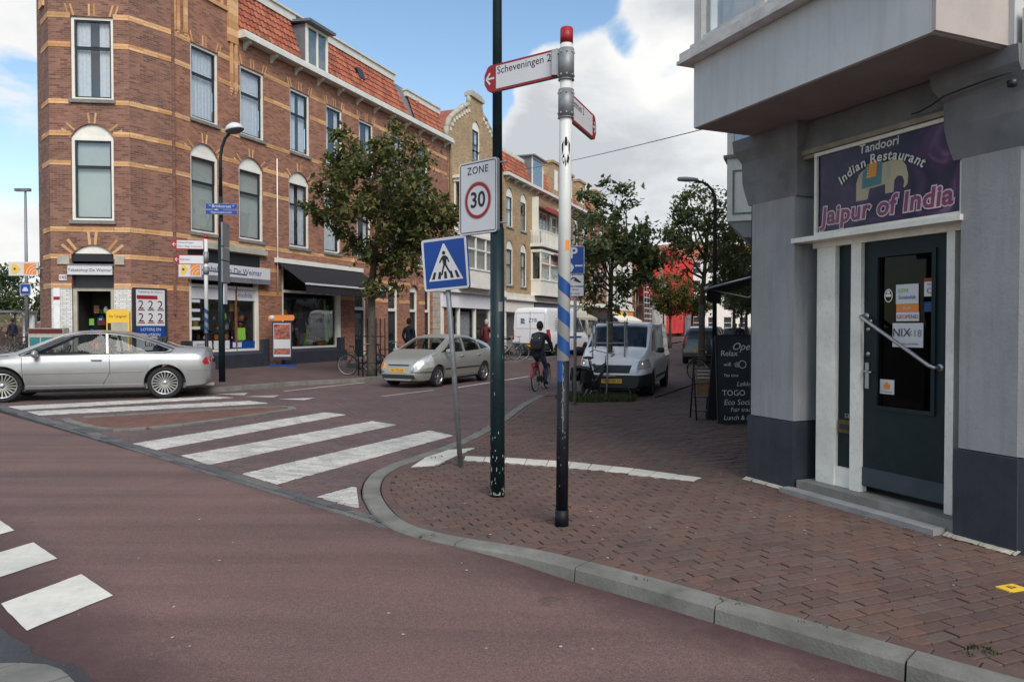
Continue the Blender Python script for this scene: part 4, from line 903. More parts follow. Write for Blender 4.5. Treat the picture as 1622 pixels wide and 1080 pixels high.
# facet B doorway of the tobacconist
mb = MB(); mb.box(.60, 1.83, .05, .12, 3.62, 3.86); mb.box(.60, 1.83, .13, .2, 2.8, 3.2); mb.build('door_valance', MT['black'], bld, MBm)
mb = MB(); mb.prism(arcpts(.60, 1.83, 3.80, .32), .06, .11, 'y'); mb.build('fanlight_panel', MT['white'], bld, MBm)
mb = MB(); mb.box(.50, 1.80, -.06, .04, 3.20, 3.48); s2 = mb.build('shop_sign', MT['signwhite'], bld, MBm); text(s2, MBm @ plateM((1, 0, 0), (0, 0, 1), (1.15, -.067, 3.34)), 'Tabakshop De Weimar', .135, MT['ink'])
mb = MB(); mb.box(.50, 1.83, -.07, .05, 3.48, 3.53); mb.build('sign_cap', MT['lead'], s2, MBm)
mb = MB(); ring(mb, .60, 1.83, .14, 2.82, .12, .06, .14, wb=.02); f = mb.build('door_frame', MT['stone_light'], bld, MBm)
mb = MB(); mb.box(.6, 1.83, 1.4, 1.5, .1, 2.8); mb.box(.58, .6, .14, 1.4, .1, 2.8); mb.box(1.83, 1.85, .14, 1.4, .1, 2.8); mb.box(.6, 1.83, .14, 1.4, 2.8, 2.82); mb.build('shop_interior', MT['inside'], f, MBm)
display(f, MBm, .75, 1.6, .5, 2.4, 50, 12, .6, 1.3)
for q in ((.2, .55), (1.88, 2.15)): mb = MB(); mb.box(*q, -.05, -.001, 3.52, 3.78); mb.build('stone_block', MT['stone_light'], bld, MBm)
mb = MB(); mb.box(.24, .46, -.03, -.001, 3.02, 3.20); p_ = mb.build('house_number_plate', MT['signwhite'], bld, MBm); text(p_, MBm @ plateM((1, 0, 0), (0, 0, 1), (.35, -.036, 3.11)), '145', .15, MT['ink'])
mb = MB(); mb.box(.10, .28, -.04, -.001, 1.35, 2.78); p_ = mb.build('wall_banner', MT['curtain'], bld, MBm @ Matrix.Translation((-.02, 0, 0))); mb = MB(); mb.box(.10, .28, -.045, -.041, 2.42, 2.52); mb.build('banner_print', MT['signred'], p_, MBm @ Matrix.Translation((-.02, 0, 0)))
# poster board on facet C
mb = MB(); mb.box(.02, 1.10, -.09, -.001, .60, 2.82); pb = mb.build('poster_board', MT['plastic'], bld, MC)
mb = MB(); mb.box(.10, 1.02, -.10, -.0905, 1.62, 2.76); mb.box(.10, 1.02, -.10, -.0905, .66, 1.22); mb.build('poster_sheet', MT['signwhite'], pb, MC)
mb = MB(); mb.box(.10, 1.02, -.10, -.0905, 1.23, 1.61); mb.build('blue_panel', MT['signblue'], pb, MC)
mb = MB(); mb.box(.12, .78, -.103, -.1005, 2.46, 2.58)
mb.build('red_label', MT['signred'], pb, MC)
for i in range(3):
    for j in range(2): text(pb, MC @ plateM((1, 0, 0), (0, 0, 1), (.25 + .31 * i, -.103, 2.27 - .40 * j)), '2', .38, MT['ink'] if j == 0 else MT['ink'])
mb = MB()
for i in range(3):
    for j in range(2): x, z = .25 + .31 * i, 2.10 - .40 * j; mb.box(x - .1, x + .12, -.103, -.1005, z, z + .035)
mb.build('red_numbers', MT['signred'], pb, MC)
text(pb, MC @ plateM((1, 0, 0), (0, 0, 1), (.56, -.103, 1.50)), 'LOTERIJ EN', .13, MT['signwhite']); text(pb, MC @ plateM((1, 0, 0), (0, 0, 1), (.56, -.103, 1.33)), 'ZO VEREN', .13, MT['signwhite'])
text(pb, MC @ plateM((1, 0, 0), (0, 0, 1), (.62, -.103, 1.05)), 'Lucia', .26, MT['ink']); text(pb, MC @ plateM((1, 0, 0), (0, 0, 1), (.56, -.103, 2.69)), 'Tabakshop De Weimar', .085, MT['inkblue'])
# ================================================================== yellow gabled house
def MDs(s): return MD @ Matrix.Translation((s, 0, 0))
gab = thing('gabled_house', 'yellow brick house with a curved stone-edged gable and a white bay window', 'building', tuple(MD @ Vector((23.5, 0, .1))))
cx = 23.6
def gprof(side):
    p = [(3.95, 12.45), (3.85, 13.0), (3.5, 13.55), (2.9, 14.0), (2.3, 14.35), (1.7, 14.75), (1.0, 15.05), (.85, 15.1), (.85, 15.7)]
    return [(cx + side * a, z) for a, z in p]
hG = [(23.0, 24.1, 11.85, 14.3, .5), (20.3, 25.6, 4.1, 10.4, 0), (26.0, 27.0, 4.5, 7.5, .45), (26.0, 27.0, 8.4, 11.2, .45), (18.9, 27.7, .1, 3.5, 0)]
mb = MB(); wall(mb, 19.72, 27.55, 3.5, 12.45, [hG[1], hG[2], hG[3]] + [(23.0, 24.1, 11.85, 12.45, 0)]); wall(mb, 22.4, 24.8, 12.45, 14.75, [(23.0, 24.1, 12.45, 14.3, .5)])
L_, Rr = gprof(-1), gprof(1)
for side in (-1, 1):
    P = gprof(side); x = 22.4 if side < 0 else 24.8
    base = [(x, 12.45)] + [p for p in P[:6]] + [(x, 14.60)]
    q = [(a, 0, z) for a, z in base if not (abs(a - x) < .01 and z > 14.7)]
    mb.add(q, [list(range(len(q)))[::-1 if side < 0 else 1]])
top = [(22.4, 14.6)] + [(cx - 1.7, 14.75)] + [(cx - 1.0, 15.05), (cx - .85, 15.1), (cx - .85, 15.7), (cx + .85, 15.7), (cx + .85, 15.1), (cx + 1.0, 15.05), (cx + 1.7, 14.75), (24.8, 14.6)]
q = [(a, .001, z) for a, z in [(22.3, 14.55), (22.3, 14.75), (cx - 1.0, 15.05), (cx - .85, 15.1), (cx - .85, 15.7), (cx + .85, 15.7), (cx + .85, 15.1), (cx + 1.0, 15.05), (24.9, 14.75), (24.9, 14.55)]]
mb.add(q, [list(range(len(q)))[::-1]]); mb.build('wall', MT['brick_yellow'], gab, MD)
mb = MB()
for P in (L_, Rr):
    for (a, z), (b, y) in zip(P, P[1:]):
        mb.tube([(a, .12, z), (b, .12, y)], .17, 6)
mb.box(cx - 1.0, cx + 1.0, -.12, .35, 15.62, 15.85); mb.box(cx - .75, cx + .75, -.08, .3, 15.85, 16.0)
mb.build('gable_coping', MT['stone_light'], gab, MD)
mb = MB(); rg = random.Random(2)
for P in (L_, Rr):
    pr = resample([p for p in P[1:8]], .42)
    for p in pr:
        d = Vector((cx - p.x, 12.6 - p.y)).normalized(); c = p + d * .32; mb.cbox(c.x, -.015, c.y, .2, .05, .2)
mb.build('gable_stone', paint('white_stone_block', (.62, .60, .54), .7), gab, MD)
mb = MB(); mb.M = Matrix.Rotation(0, 4, 'Z'); mb.box(19.72, 27.55, 9, 9.1, .1, 12.4); mb.poly([(19.72, .3, 12.4), (27.55, .3, 12.4), (27.55, 9, 12.4), (19.72, 9, 12.4)]); mb.add([(cx - 3.4, .3, 12.4), (cx, .3, 15.2), (cx, 8, 15.2), (cx - 3.4, 8, 12.4)], [(0, 1, 2, 3)]); mb.add([(cx + 3.4, .3, 12.4), (cx, .3, 15.2), (cx, 8, 15.2), (cx + 3.4, 8, 12.4)], [(3, 2, 1, 0)]); mb.build('roof', MT['tile'], gab, MD)
window(gab, MD, 23.0, 24.1, 11.85, 14.3, .5, .5, 'curtain'); window(gab, MD, 26.0, 27.0, 4.5, 7.5, .45, .6, None); window(gab, MD, 26.0, 27.0, 8.4, 11.2, .45, .6, 'curtain')
mb = MB(); mb.tube([(19.85, -.08, 3.9), (19.85, -.08, 12.3)], .06, 8); mb.build('downpipe', MT['wood'], gab, MD)
# two storey white bay
def bay(par, M, a, b, z0, z1, out_, floors, cap=True, curt='curtain', glassy=True):
    mb = MB(); mb.box(a, b, -out_, -.001, z0 - .15, z0); bd = mb.build('bay_window', MT['white'], par, M)
    fh = (z1 - z0) / floors
    for k in range(floors):
        c = z0 + fh * k; mb = MB(); mb.box(a, b, -out_ + .02, -.001, c, c + fh * .30); mb.box(a - .05, b + .05, -out_ - .05, -.001, c + fh - .2, c + fh)
        n = 3
        for i in range(n + 1):
            x = a + (b - a - .12) * i / n; mb.box(x, x + .12, -out_, -out_ + .1, c + fh * .30, c + fh - .2)
        for y0 in (-.12,): mb.box(a, a + .1, y0, -.001, c + fh * .30, c + fh - .2); mb.box(b - .1, b, y0, -.001, c + fh * .30, c + fh - .2)
        mb.box(a, b, -out_, -out_ + .08, c + fh * .68, c + fh * .71); mb.box(a - .03, b + .03, -out_ - .03, -.0, c + fh * .295, c + fh * .33); mb.build('bay_storey', MT['white'], bd, M)
        for i in range(n):
            x = a + .12 + (b - a - .12) * i / n; xx = x + (b - a - .12) / n - .12
            mb = MB(); mb.poly([(x, -out_ + .05, c + fh * .33), (xx, -out_ + .05, c + fh * .33), (xx, -out_ + .05, c + fh - .2), (x, -out_ + .05, c + fh - .2)]); mb.build('pane', MT['pane'], bd, M)
        mb = MB(); mb.poly([(a + .05, -.1, c + fh * .33), (a + .05, -out_ + .1, c + fh * .33), (a + .05, -out_ + .1, c + fh - .2), (a + .05, -.1, c + fh - .2)]); mb.poly([(b - .05, -.1, c + fh * .33), (b - .05, -out_ + .1, c + fh * .33), (b - .05, -out_ + .1, c + fh - .2), (b - .05, -.1, c + fh - .2)]); mb.build('pane', MT['pane'], bd, M)
        mb = MB(); mb.box(a + .12, b - .12, -out_ + .16, -out_ + .18, c + fh * .33, c + fh - .2); mb.build('curtain', MT[curt], bd, M)
    if cap: mb = MB(); mb.prism([(a - .15, z1), (b + .15, z1), (b + .15, z1 + .15), ((a + b) / 2, z1 + .75), (a - .15, z1 + .15)], -out_ - .15, .0, 'y'); mb.build('bay_roof', MT['white'], bd, M)
    return bd
bay(gab, MD, 20.45, 24.9, 4.05, 10.2, .75, 2, curt='stone_light')
mb = MB(); mb.box(20.3, 25.6, .05, .1, 4.1, 10.4); mb.build('wall_recess', MT['brick_yellow'], gab, MD)
# white shop front with fascia and cornice
def shopfront(par, M, a, b, n, fz0=2.70, fz1=3.55, cz=4.0, m='white', seed=1, fm=None, awn=None):
    mb = MB(); mb.box(a, b, -.16, -.001, fz0, fz1); sf = mb.build('shop_fascia', MT[fm or m], par, M)
    if awn: mb = MB(); mb.prism([(-.17, fz0 + .3), (-1.3, fz0 - .25), (-1.3, fz0 - .45), (-.17, fz0 + .2)], a + .3, b - .3, 'x'); mb.build('awning_cloth', MT[awn], sf, M)
    mb = MB(); mb.box(a - .08, b + .08, -.34, -.001, fz1 + .02, fz1 + .14); mb.box(a - .04, b + .04, -.25, -.001, fz1 + .142, cz); mb.build('cornice', MT[m], sf, M)
    mb = MB(); mb.box(a, b, .6, 1.2, .1, fz0); mb.build('room', MT['inside'], sf, M)
    w = (b - a) / n
    for i in range(n + 1):
        x = a + w * i; ww = .24 if i in (0, n) else .12; x = min(max(x, a + ww / 2), b - ww / 2); mb = MB(); mb.box(x - ww / 2, x + ww / 2, -.10, .1, .1, fz0 - .002); mb.build('shop_post', MT[m], sf, M)
    rg = random.Random(seed)
    for i in range(n):
        x0, x1 = a + w * i + .07, a + w * (i + 1) - .07; z0 = .12 if i % 3 == 1 else .65
        mb = MB(); mb.poly([(x0, .02, z0), (x1, .02, z0), (x1, .02, fz0), (x0, .02, fz0)]); mb.build('pane', MT['shopglass'], sf, M)
        if z0 > .2: mb = MB(); mb.box(x0, x1, -.03, .05, .1, z0); mb.build('stall_riser', MT['stone'], sf, M)
        if rg.random() < .6: mb = MB(); mb.box(x0 + .1, x1 - .1, .25, .27, .8, 2.5); mb.build('screen', MT[rg.choice(['blind', 'curtain', 'lead'])], sf, M)
    return sf
for k in range(11): mb = MB(); mb.box(17.85, 18.68, -.05, .03, .12 + k * .34, .12 + (k + 1) * .34 - .02); mb.build('quoin', MT['stone_light'], gab, MD)
sf = shopfront(gab, MD, 18.75, 27.75, 4, fm='curtain')
mb = MB(); mb.lathe([(.30, 0), (.30, .006)], 24, MD.inverted() @ MD @ Matrix.Translation((20.6, -.02, 1.9)) @ Matrix.Rotation(R(90), 4, 'X')); p_ = mb.build('round_sticker', MT['signwhite'], sf, MD); text(p_, MD @ plateM((1, 0, 0), (0, 0, 1), (20.6, -.035, 1.9)), '9', .42, MT['ink'])

# ================================================================== row of yellow and red houses further up the street
def house(name, label, a, b, top, matw, wins, storeys, eave=True, roofm='tile', depth=9, ridge=2.0, hip=.8, tiles_on=True):
    h = thing(name, label, 'building', tuple(MD @ Vector(((a + b) / 2, 0, .1))))
    holes = []
    for (p, q) in wins:
        for (c, d, r) in storeys: holes.append((p, q, c, d, r))
    mb = MB(); wall(mb, a, b, 3.5, top, holes); mb.build('wall', MT[matw], h, MD)
    mb = MB(); mb.box(a, b, depth, depth + .1, .1, top); mb.poly([(b, .01, .1), (b, depth, .1), (b, depth, top), (b, .01, top)]); mb.poly([(a, .01, .1), (a, .01, top), (a, depth, top), (a, depth, .1)]); mb.poly([(a, .01, top - .02), (b, .01, top - .02), (b, depth, top - .02), (a, depth, top - .02)]); mb.build('side_wall', MT[matw], h, MD)
    for i, hh in enumerate(holes): window(h, MD, *hh[:4], hh[4], .55, ['curtain', 'blind', None][i % 3])
    if eave:
        mb = MB(); mb.prism([(-.42, top - .05), (-.40, top + .16), (-.02, top + .2), (.0, top - .05)], a, b, 'x'); mb.build('cornice', MT['gutter'], h, MD)
        n = int((b - a) / 1.5)
        mb = MB()
        for k in range(n): x = a + .4 + k * 1.5; mb.prism([(-.30, top - .16), (-.30, top - .052), (-.002, top - .052), (-.002, top - .36)], x, x + .1, 'x')
        mb.build('brackets', MT['gutter'], h, MD, kind='stuff')
    if tiles_on:
        mb = MB(); tiles(mb, a + .2, b - .2, top + .2, .05, top + ridge, ridge * .38, hipl=hip, hipr=hip, cw=.26, rh=.34); mb.build('roof_tiles', MT[roofm], h, MD, kind='stuff')
        mb = MB(); mb.poly([(a + .1, .08, top + .15), (b - .1, .08, top + .15), (b - .1 - hip, ridge * .38 + .05, top + ridge), (a + .1 + hip, ridge * .38 + .05, top + ridge)]); mb.poly([(a + .1, .08, top + .15), (a + .1 + hip, ridge * .38 + .05, top + ridge), (a + .1 + hip, 5, top + ridge), (a + .1, 5, top + .15)]); mb.build('roof', MT[roofm], h, MD)
        mb = MB(); mb.box(a + hip, b - hip, ridge * .38 - .08, ridge * .38 + .2, top + ridge - .05, top + ridge + .2); mb.build('ridge_board', MT['gutter'], h, MD)
    return h
def dormer(par, a, b, z0, z1, y=.1, m='lead'):
    mb = MB(); mb.box(a, b, y, y + 2.5, z0, z1); d = mb.build('dormer', MT[m], par, MD)
    mb = MB(); ring(mb, a, b, z0, z1, .12, y - .06, y - .002); mb.build('dormer_frame', MT['white'], d, MD); mb = MB(); mb.box(a + .12, b - .12, y - .03, y - .003, z0 + .12, z1 - .12); mb.build('pane', MT['pane'], d, MD)
    mb = MB(); mb.box(a - .2, b + .2, y - .3, y + 2.6, z1, z1 + .1); mb.build('dormer_roof', MT['lead'], d, MD)
h3 = house('yellow_house', 'yellow brick house with arched windows, white balcony and grey dormer', 27.9, 39.7, 11.85, 'brick_yellow', [(28.45, 29.65), (31.1, 32.3)], [(8.45, 11.15, .55), (4.45, 7.55, .55)], 2)
dormer(h3, 33.6, 36.0, 12.1, 14.3)
mb = MB(); mb.box(38.0, 39.6, -.05, 1.2, 12.0, 14.7); mb.box(37.9, 39.7, -.15, 1.3, 14.7, 14.9); mb.build('brick_dormer', MT['brick_yellow'], h3, MD); mb = MB(); mb.box(38.4, 39.2, -.08, -.052, 12.6, 14.2); mb.build('window', MT['white'], h3, MD)
bay(h3, MD, 33.2, 39.4, 4.05, 7.3, .8, 1, cap=False, curt='blind')
mb = MB(); mb.box(33.0, 39.6, -1.0, -.001, 7.5, 7.72); bal = mb.build('balcony', MT['white'], h3, MD)
mb = MB(); mb.box(33.0, 39.6, -1.0, -.94, 8.62, 8.7); mb.box(33.0, 33.06, -1, 0, 8.62, 8.7)
for k in range(34): x = 33.02 + k * .197; mb.box(x, x + .05, -.99, -.95, 7.72, 8.62)
for k in range(5): mb.box(33.0, 33.05, -.9 + .2 * k, -.86 + .2 * k, 7.72, 8.62)
mb.build('railing', MT['white'], bal, MD)
window(h3, MD, 34.0, 36.6, 7.75, 10.4, 0, .7, None, sill=False, vert=2, bars=2, sashm='white', y=-.1); window(h3, MD, 37.2, 38.9, 7.75, 10.4, 0, .7, 'curtain', sill=False, vert=1, sashm='white', y=-.1)
for x in (33.4, 39.3): mb = MB(); mb.box(x, x + .1, -.5, -.01, 7.75, 11.2); mb.build('white_pilaster', MT['white'], h3, MD)
mb = MB(); mb.add([(33.7, -.15, 10.95), (39.2, -.15, 10.95), (39.2, -1.0, 10.45), (33.7, -1.0, 10.45)], [(3, 2, 1, 0)]); mb.box(33.7, 39.2, -1.02, -.98, 10.2, 10.45); mb.build('red_sunblind', MT['signred'], h3, MD)
mb = MB(); mb.add([(36.0, -.85, 7.2), (39.2, -.85, 7.2), (39.2, -1.4, 6.8), (36.0, -1.4, 6.8)], [(3, 2, 1, 0)]); mb.build('red_sunblind', MT['signred'], h3, MD)
shopfront(h3, MD, 27.95, 33.4, 2, 2.6, 3.4, 3.9, seed=3); shopfront(h3, MD, 33.7, 39.6, 3, 2.6, 3.4, 3.8, seed=4, fm='lead')
mb = MB(); rg = random.Random(8)
for k in range(1500): x, y, z = rg.uniform(35, 41), rg.uniform(-1.3, -.5), 3.75 + rg.random() ** 1.5 * .8; mb.r = rg.random(); s_ = .1; mb.add([(x + rg.uniform(-s_, s_), y + rg.uniform(-s_, s_), z + rg.uniform(-s_, s_)) for _ in range(3)], [(0, 1, 2)])
mb.build('flower_box', MT['leaf_red'], None, None, label='hedge of orange-red flowers along the shop canopy above the white van', cat='flowers')
h4 = house('terraced_house', 'warm brick terraced house with brick dormers behind the striped pole', 39.75, 55.0, 11.9, 'brick_warm', [(40.8, 42.2), (43.6, 45), (46.5, 47.9), (49.4, 50.8), (52.2, 53.6)], [(8.4, 11.1, .4), (4.5, 7.4, .4)], 2)
for x in (41.6, 45.2, 50.5): mb = MB(); mb.box(x, x + 1.9, -.05, 1.4, 12.0, 14.5); mb.box(x - .1, x + 2, -.15, 1.5, 14.5, 14.7); mb.build('brick_dormer', MT['brick_yellow'], h4, MD); mb = MB(); mb.box(x + .5, x + 1.4, -.09, -.052, 12.6, 14.1); mb.build('window', MT['white'], h4, MD)
shopfront(h4, MD, 39.9, 47.2, 3, 2.6, 3.4, 3.8, seed=5, awn='stone_light'); shopfront(h4, MD, 47.6, 54.8, 3, 2.6, 3.4, 3.8, seed=6, fm='maroon', awn='awn')
h5 = house('pale_house', 'pale plastered house with white shop front seen behind the parked van', 55.05, 66.5, 10.2, 'white2', [(56, 57.3), (58.5, 59.8), (61, 62.3), (63.6, 64.9)], [(7.6, 9.6, 0), (4.5, 6.8, 0)], 2, hip=.2)
shopfront(h5, MD, 55.2, 66.2, 4, 2.5, 3.3, 3.7, seed=7, awn='white')
# shop sign orange/yellow
mb = MB(); mb.box(58.5, 62.5, -.22, -.17, 2.6, 3.35); mb.build('shop_sign', MT['yellow'], h5, MD); mb = MB(); mb.box(63.5, 66, -.22, -.17, 2.5, 3.3); mb.build('shop_sign', MT['orange'], h5, MD)
h6 = thing('netted_house', 'tall house wrapped in red scaffold netting', 'building', tuple(MD @ Vector((75, 0, .1))))
mb = MB(); mb.box(66.6, 76, .0, 9, .1, 11.2); mb.build('wall', MT['brick_warm'], h6, MD)
def netting(par, a, b, z0, z1, y=-1.2, M=MD):
    mb = MB(); mb.smooth = True; n, m = int((b - a) / .5), int((z1 - z0) / .6); rg = random.Random(int(a)); vs = []
    for i in range(n + 1):
        for j in range(m + 1): vs.append((a + (b - a) * i / n, y + .10 * math.sin(i * 1.3 + j * .7) + rg.uniform(-.05, .05), z0 + (z1 - z0) * j / m))
    mb.add(vs, [(i * (m + 1) + j, (i + 1) * (m + 1) + j, (i + 1) * (m + 1) + j + 1, i * (m + 1) + j + 1) for i in range(n) for j in range(m)]); mb.add([(a, y, z0), (a, 0, z0), (a, 0, z1), (a, y, z1)], [(0, 1, 2, 3)])
    mb.build('red_netting', MT['rednet'], par, M)
netting(h6, 69.0, 76, 5.2, 11.3)
sc = thing('scaffold', 'grey tube scaffold tower at the foot of the red netting', 'scaffold', tuple(MD @ Vector((68.5, -1, .1))))
mb = MB()
for x in (66.9, 68.4, 69.9, 71.4):
    for y in (-1.3, -.3): mb.tube([(x, y, .1), (x, y, 7.4)], .05, 5)
mb.build('standard', MT['galv'], sc, MD); mb = MB()
for k in range(11):
    z = .6 + k * .62; mb.box(66.9, 71.4, -1.34, -1.27, z, z + .10)
mb.build('ledger', MT['curtain'], sc, MD); mb = MB()
for k in range(3): mb.box(66.9, 71.4, -1.25, -.3, 2.1 + 2 * k, 2.16 + 2 * k)
mb.build('platform', MT['wood'], sc, MD)
h7 = thing('grey_plaster_house', 'low house with blotchy grey-white plaster between red netted fronts', 'building', tuple(MD @ Vector((80, 0, .1))))
mb = MB(); mb.box(76.05, 86, -.4, 9, .1, 8.0); mb.build('wall', paint('blotchy_plaster', (.48, .46, .42), .9, var=.3, scale=1.2, dirt=(.25, .24, .22)), h7, MD)
h8 = thing('netted_tall_house', 'far tall house fully covered in red netting with a grey shop below', 'building', tuple(MD @ Vector((95, 0, .1))))
mb = MB(); mb.box(86.05, 108, .0, 9, .1, 13); mb.build('wall', MT['brick_warm'], h8, MD); netting(h8, 86.1, 107, .6, 12.4, y=-1.0)
mb = MB(); mb.box(97, 101, -1.6, -1.2, .1, 3.4); mb.build('shop_fascia', MT['lead'], h8, MD)
# far end of the street
fe = thing('far_block', 'pale far-off block of houses closing the street', 'building', (44, 128, .1))
MF = FM((26, 126), 95); mb = MB(); hs = [(2 + 2.6 * i, 3.4 + 2.6 * i, 1.2 + 3.1 * j, 3.2 + 3.1 * j, 0) for i in range(14) for j in range(4)]
wall(mb, 0, 40, .0, 13, hs); mb.build('wall', MT['white2'], fe, MF); mb = MB(); mb.box(0, 40, .3, 9, 0, 12.9); mb.build('room', MT['inside'], fe, MF)
for h_ in hs: 
    if h_[0] < 30: mb = MB(); ring(mb, *h_[:4], .1, .08, .16); mb.box(h_[0], h_[1], .1, .14, (h_[2] + h_[3]) / 2 - .04, (h_[2] + h_[3]) / 2 + .04); mb.build('window', MT['curtain'], fe, MF)
mb = MB(); mb.prism([(-.4, 13), (4.5, 16), (9.4, 13)], 0, 40, 'x'); mb.build('roof', MT['tile'], fe, MF)
# right side of the street beyond the restaurant
MRs = FM(tuple(A_ + U2 * 60), 202.1)      # x runs from far (0) to the near corner (60)
rr = thing('street_terrace', 'terrace beyond the restaurant, walls whitened for bounce light, hidden behind the trees', 'building', tuple((A_ + U2 * 42).to_3d()))
hs = [(1 + 3 * i, 2.4 + 3 * i, 4.4 + 3.4 * j, 6.6 + 3.4 * j, 0) for i in range(15) for j in range(2)]
mb = MB(); wall(mb, -30, 46, 0, 12, hs); mb.build('wall', MT['white2'], rr, MRs); mb = MB(); mb.box(-30, 46, .4, 9, 0, 11.9); mb.build('room', MT['inside'], rr, MRs)  # hidden walls made white to bounce more light into the street
mb = MB(); mb.prism([(-.4, 12), (1.2, 14.5), (9, 14.5), (9, 12)], -30, 46, 'x'); mb.build('roof', MT['tile'], rr, MRs)
mb = MB(); mb.box(-30, 46, -.3, -.001, 3.2, 3.6); mb.build('fascia', MT['white'], rr, MRs)
# ================================================================== restaurant on the near corner
MR = FM(tuple(A_), 157.3)                 # x: 0 = street corner, 2.75 = right corner, y inwards
rest = thing('restaurant_building', 'grey rendered restaurant corner with dark blue plinth and chamfered entrance', 'building', (A_.x, A_.y, 0))
MRR = FM(tuple(B_), 132.5)
REC = .155
# piers (render) with corbel capitals and plinths
def pier(mb, a, b, z0, z1, y0=0, y1=.4): mb.box(a, b, y0, y1, z0, z1)
mb = MB(); pier(mb, .012, .609, .68, 3.0, .0, .5); mb.build('pier', MT['render'], rest, MR)
mb = MB(); pier(mb, 2.312, 2.75, .68, 3.0, .0, .5); mb.build('pier', MT['render'], rest, MR)
mb = MB()
# corbels: profile grows outward and sideways
def corbel(mb, a, b, l, r):
    prof = [(2.86, 0), (3.0, .03), (3.10, .045), (3.30, .05), (3.42, .11), (3.54, .12)]
    vs = []; fs = []
    for z, k in prof: vs += [(a - k * l, -k - .0, z), (b + k * r, -k - .0, z), (b + k * r, .4, z), (a - k * l, .4, z)]
    for i in range(len(prof) - 1):
        for j in range(4): fs.append((i * 4 + j, i * 4 + (j + 1) % 4, (i + 1) * 4 + (j + 1) % 4, (i + 1) * 4 + j))
    fs.append((3, 2, 1, 0)); fs.append(tuple((len(prof) - 1) * 4 + j for j in range(4))); mb.add(vs, fs)
corbel(mb, -.045, .640, 1, 1); mb.build('capital', MT['render_dk'], rest, MR); mb = MB(); corbel(mb, 2.245, 2.80, 1, 0); mb.box(-.04, .622, -.028, .4, 2.90, 3.06) if 0 else None
mb.build('capital', MT['render_dk'], rest, MR)
mb = MB(); mb.box(-.02, .625, -.022, .5, .0, .672); mb.build('plinth', MT['navy'], rest, MR)
mb = MB(); mb.box(2.296, 2.775, -.03, .5, .0, .672); mb.build('plinth', MT['navy'], rest, MR)
rgk = random.Random(5)
for (a, b) in ((-.03, .63), (2.24, 2.80)):
    n = 16; mb = MB()
    for k in range(n):
        x0, x1 = a + (b - a) * k / n, a + (b - a) * (k + 1) / n; o1, o2 = rgk.uniform(.03, .055), rgk.uniform(.03, .055); mb.add([(x0, -o1 - .03, .004), (x1, -o2 - .03, .004), (x1, -.018, .028), (x0, -.018, .028)], [(0, 1, 2, 3)])
    mb.build('mortar_fillet', MT['stone_light'], rest, MR)
# lintel above the sign and wall between capitals
mb = MB(); mb.box(.64, 2.25, .02, .5, 3.27, 3.53); mb.build('lintel', MT['render_dk'], rest, MR)
mb = MB(); mb.box(.66, 2.25, .005, .16, 3.225, 3.268); mb.box(.66, 2.25, .03, .16, 3.19, 3.224); mb.build('timber_head', paint('worn_timber', (.30, .25, .20), .8, var=.3, scale=8), rest, MR)
# upper wall and the other facades
mb = MB(); mb.box(-.02, 2.77, .1, .5, 3.55, 9); mb.build('upper_wall', MT['render'], rest, MR)
mb = MB(); hs = [(1.2, 3.2, .9, 2.9, 0), (4.5, 6.5, .9, 2.9, 0)]; wall(mb, .0, 9, .68, 9, hs); mb.build('wall', MT['render'], rest, MRR)
mb = MB(); mb.box(.015, 9, -.025, .3, 0, .672); mb.build('plinth', MT['navy'], rest, MRR)
for h in hs: window(rest, MRR, *h[:4], 0, .7, 'curtain')
MS = FM(tuple(A_ + U2 * 14), 202.1)        # street side, x: 14 = corner
hs = [(2.2, 5.8, .7, 2.9, 0), (9.6, 12.0, .9, 2.8, 0)]
mb = MB(); wall(mb, .0, 14, .0, 9, hs); mb.build('wall', MT['render'], rest, MS)
for h in hs: window(rest, MS, *h[:4], 0, .7, 'curtain')
mb = MB(); mb.poly([tuple(A_) + (9,), tuple(B_) + (9,), tuple(B_ + Vector((.737, -.676)) * 9) + (9,), tuple(A_ + U2 * 14 + Vector((9, 0))) + (9,), tuple(A_ + U2 * 14) + (9,)]); mb.build('flat_roof', MT['lead'], rest, Matrix())
# entrance joinery, set back by REC
Y0 = REC
ent = MB(); ent.box(.72, 2.30, Y0 - .03, Y0 + .03, 2.345, 2.40); ent.box(.60, 2.33, -.035, Y0 + .03, 2.40, 2.445)
for a, b in ((.765, .985), (1.175, 1.285), (2.105, 2.175)): ent.box(a, b, Y0 - .03 if a > 1 else Y0 - .02, Y0 + .06, .12, 2.344)
ent.box(2.176, 2.30, Y0 + .0, Y0 + .06, .12, .33); ent.box(.986, 1.174, Y0 - .0, Y0 + .06, .12, .30)
fr = ent.build('entrance_frame', MT['white2'], rest, MR)
mb = MB(); mb.box(.60, .765, Y0 - .02, Y0 + .05, .12, 2.395); mb.build('reveal_board', MT['white2'], fr, MR) if 0 else None
mb = MB(); mb.box(.986, 1.174, Y0 + .03, Y0 + .06, .301, 2.344); sp = mb.build('side_panel', MT['door'], rest, MR)
mb = MB(); mb.box(1.01, 1.15, Y0 + .005, Y0 + .029, .62, .74); mb.build('letter_plate', paint('old_brass', (.13, .10, .04), .4, metal=.7, var=.4, scale=20), sp, MR); mb = MB(); mb.box(1.03, 1.13, Y0 + .0, Y0 + .0048, .655, .70); mb.build('letter_slot', MT['black'], sp, MR)
text(sp, MR @ plateM((1, 0, 0), (0, 0, 1), (1.09, Y0 + .027, .775)), '53', .06, MT['steel'])
mb = MB(); mb.box(2.176, 2.30, Y0 + .03, Y0 + .06, .331, 2.344); mb.build('side_panel', MT['door'], rest, MR)
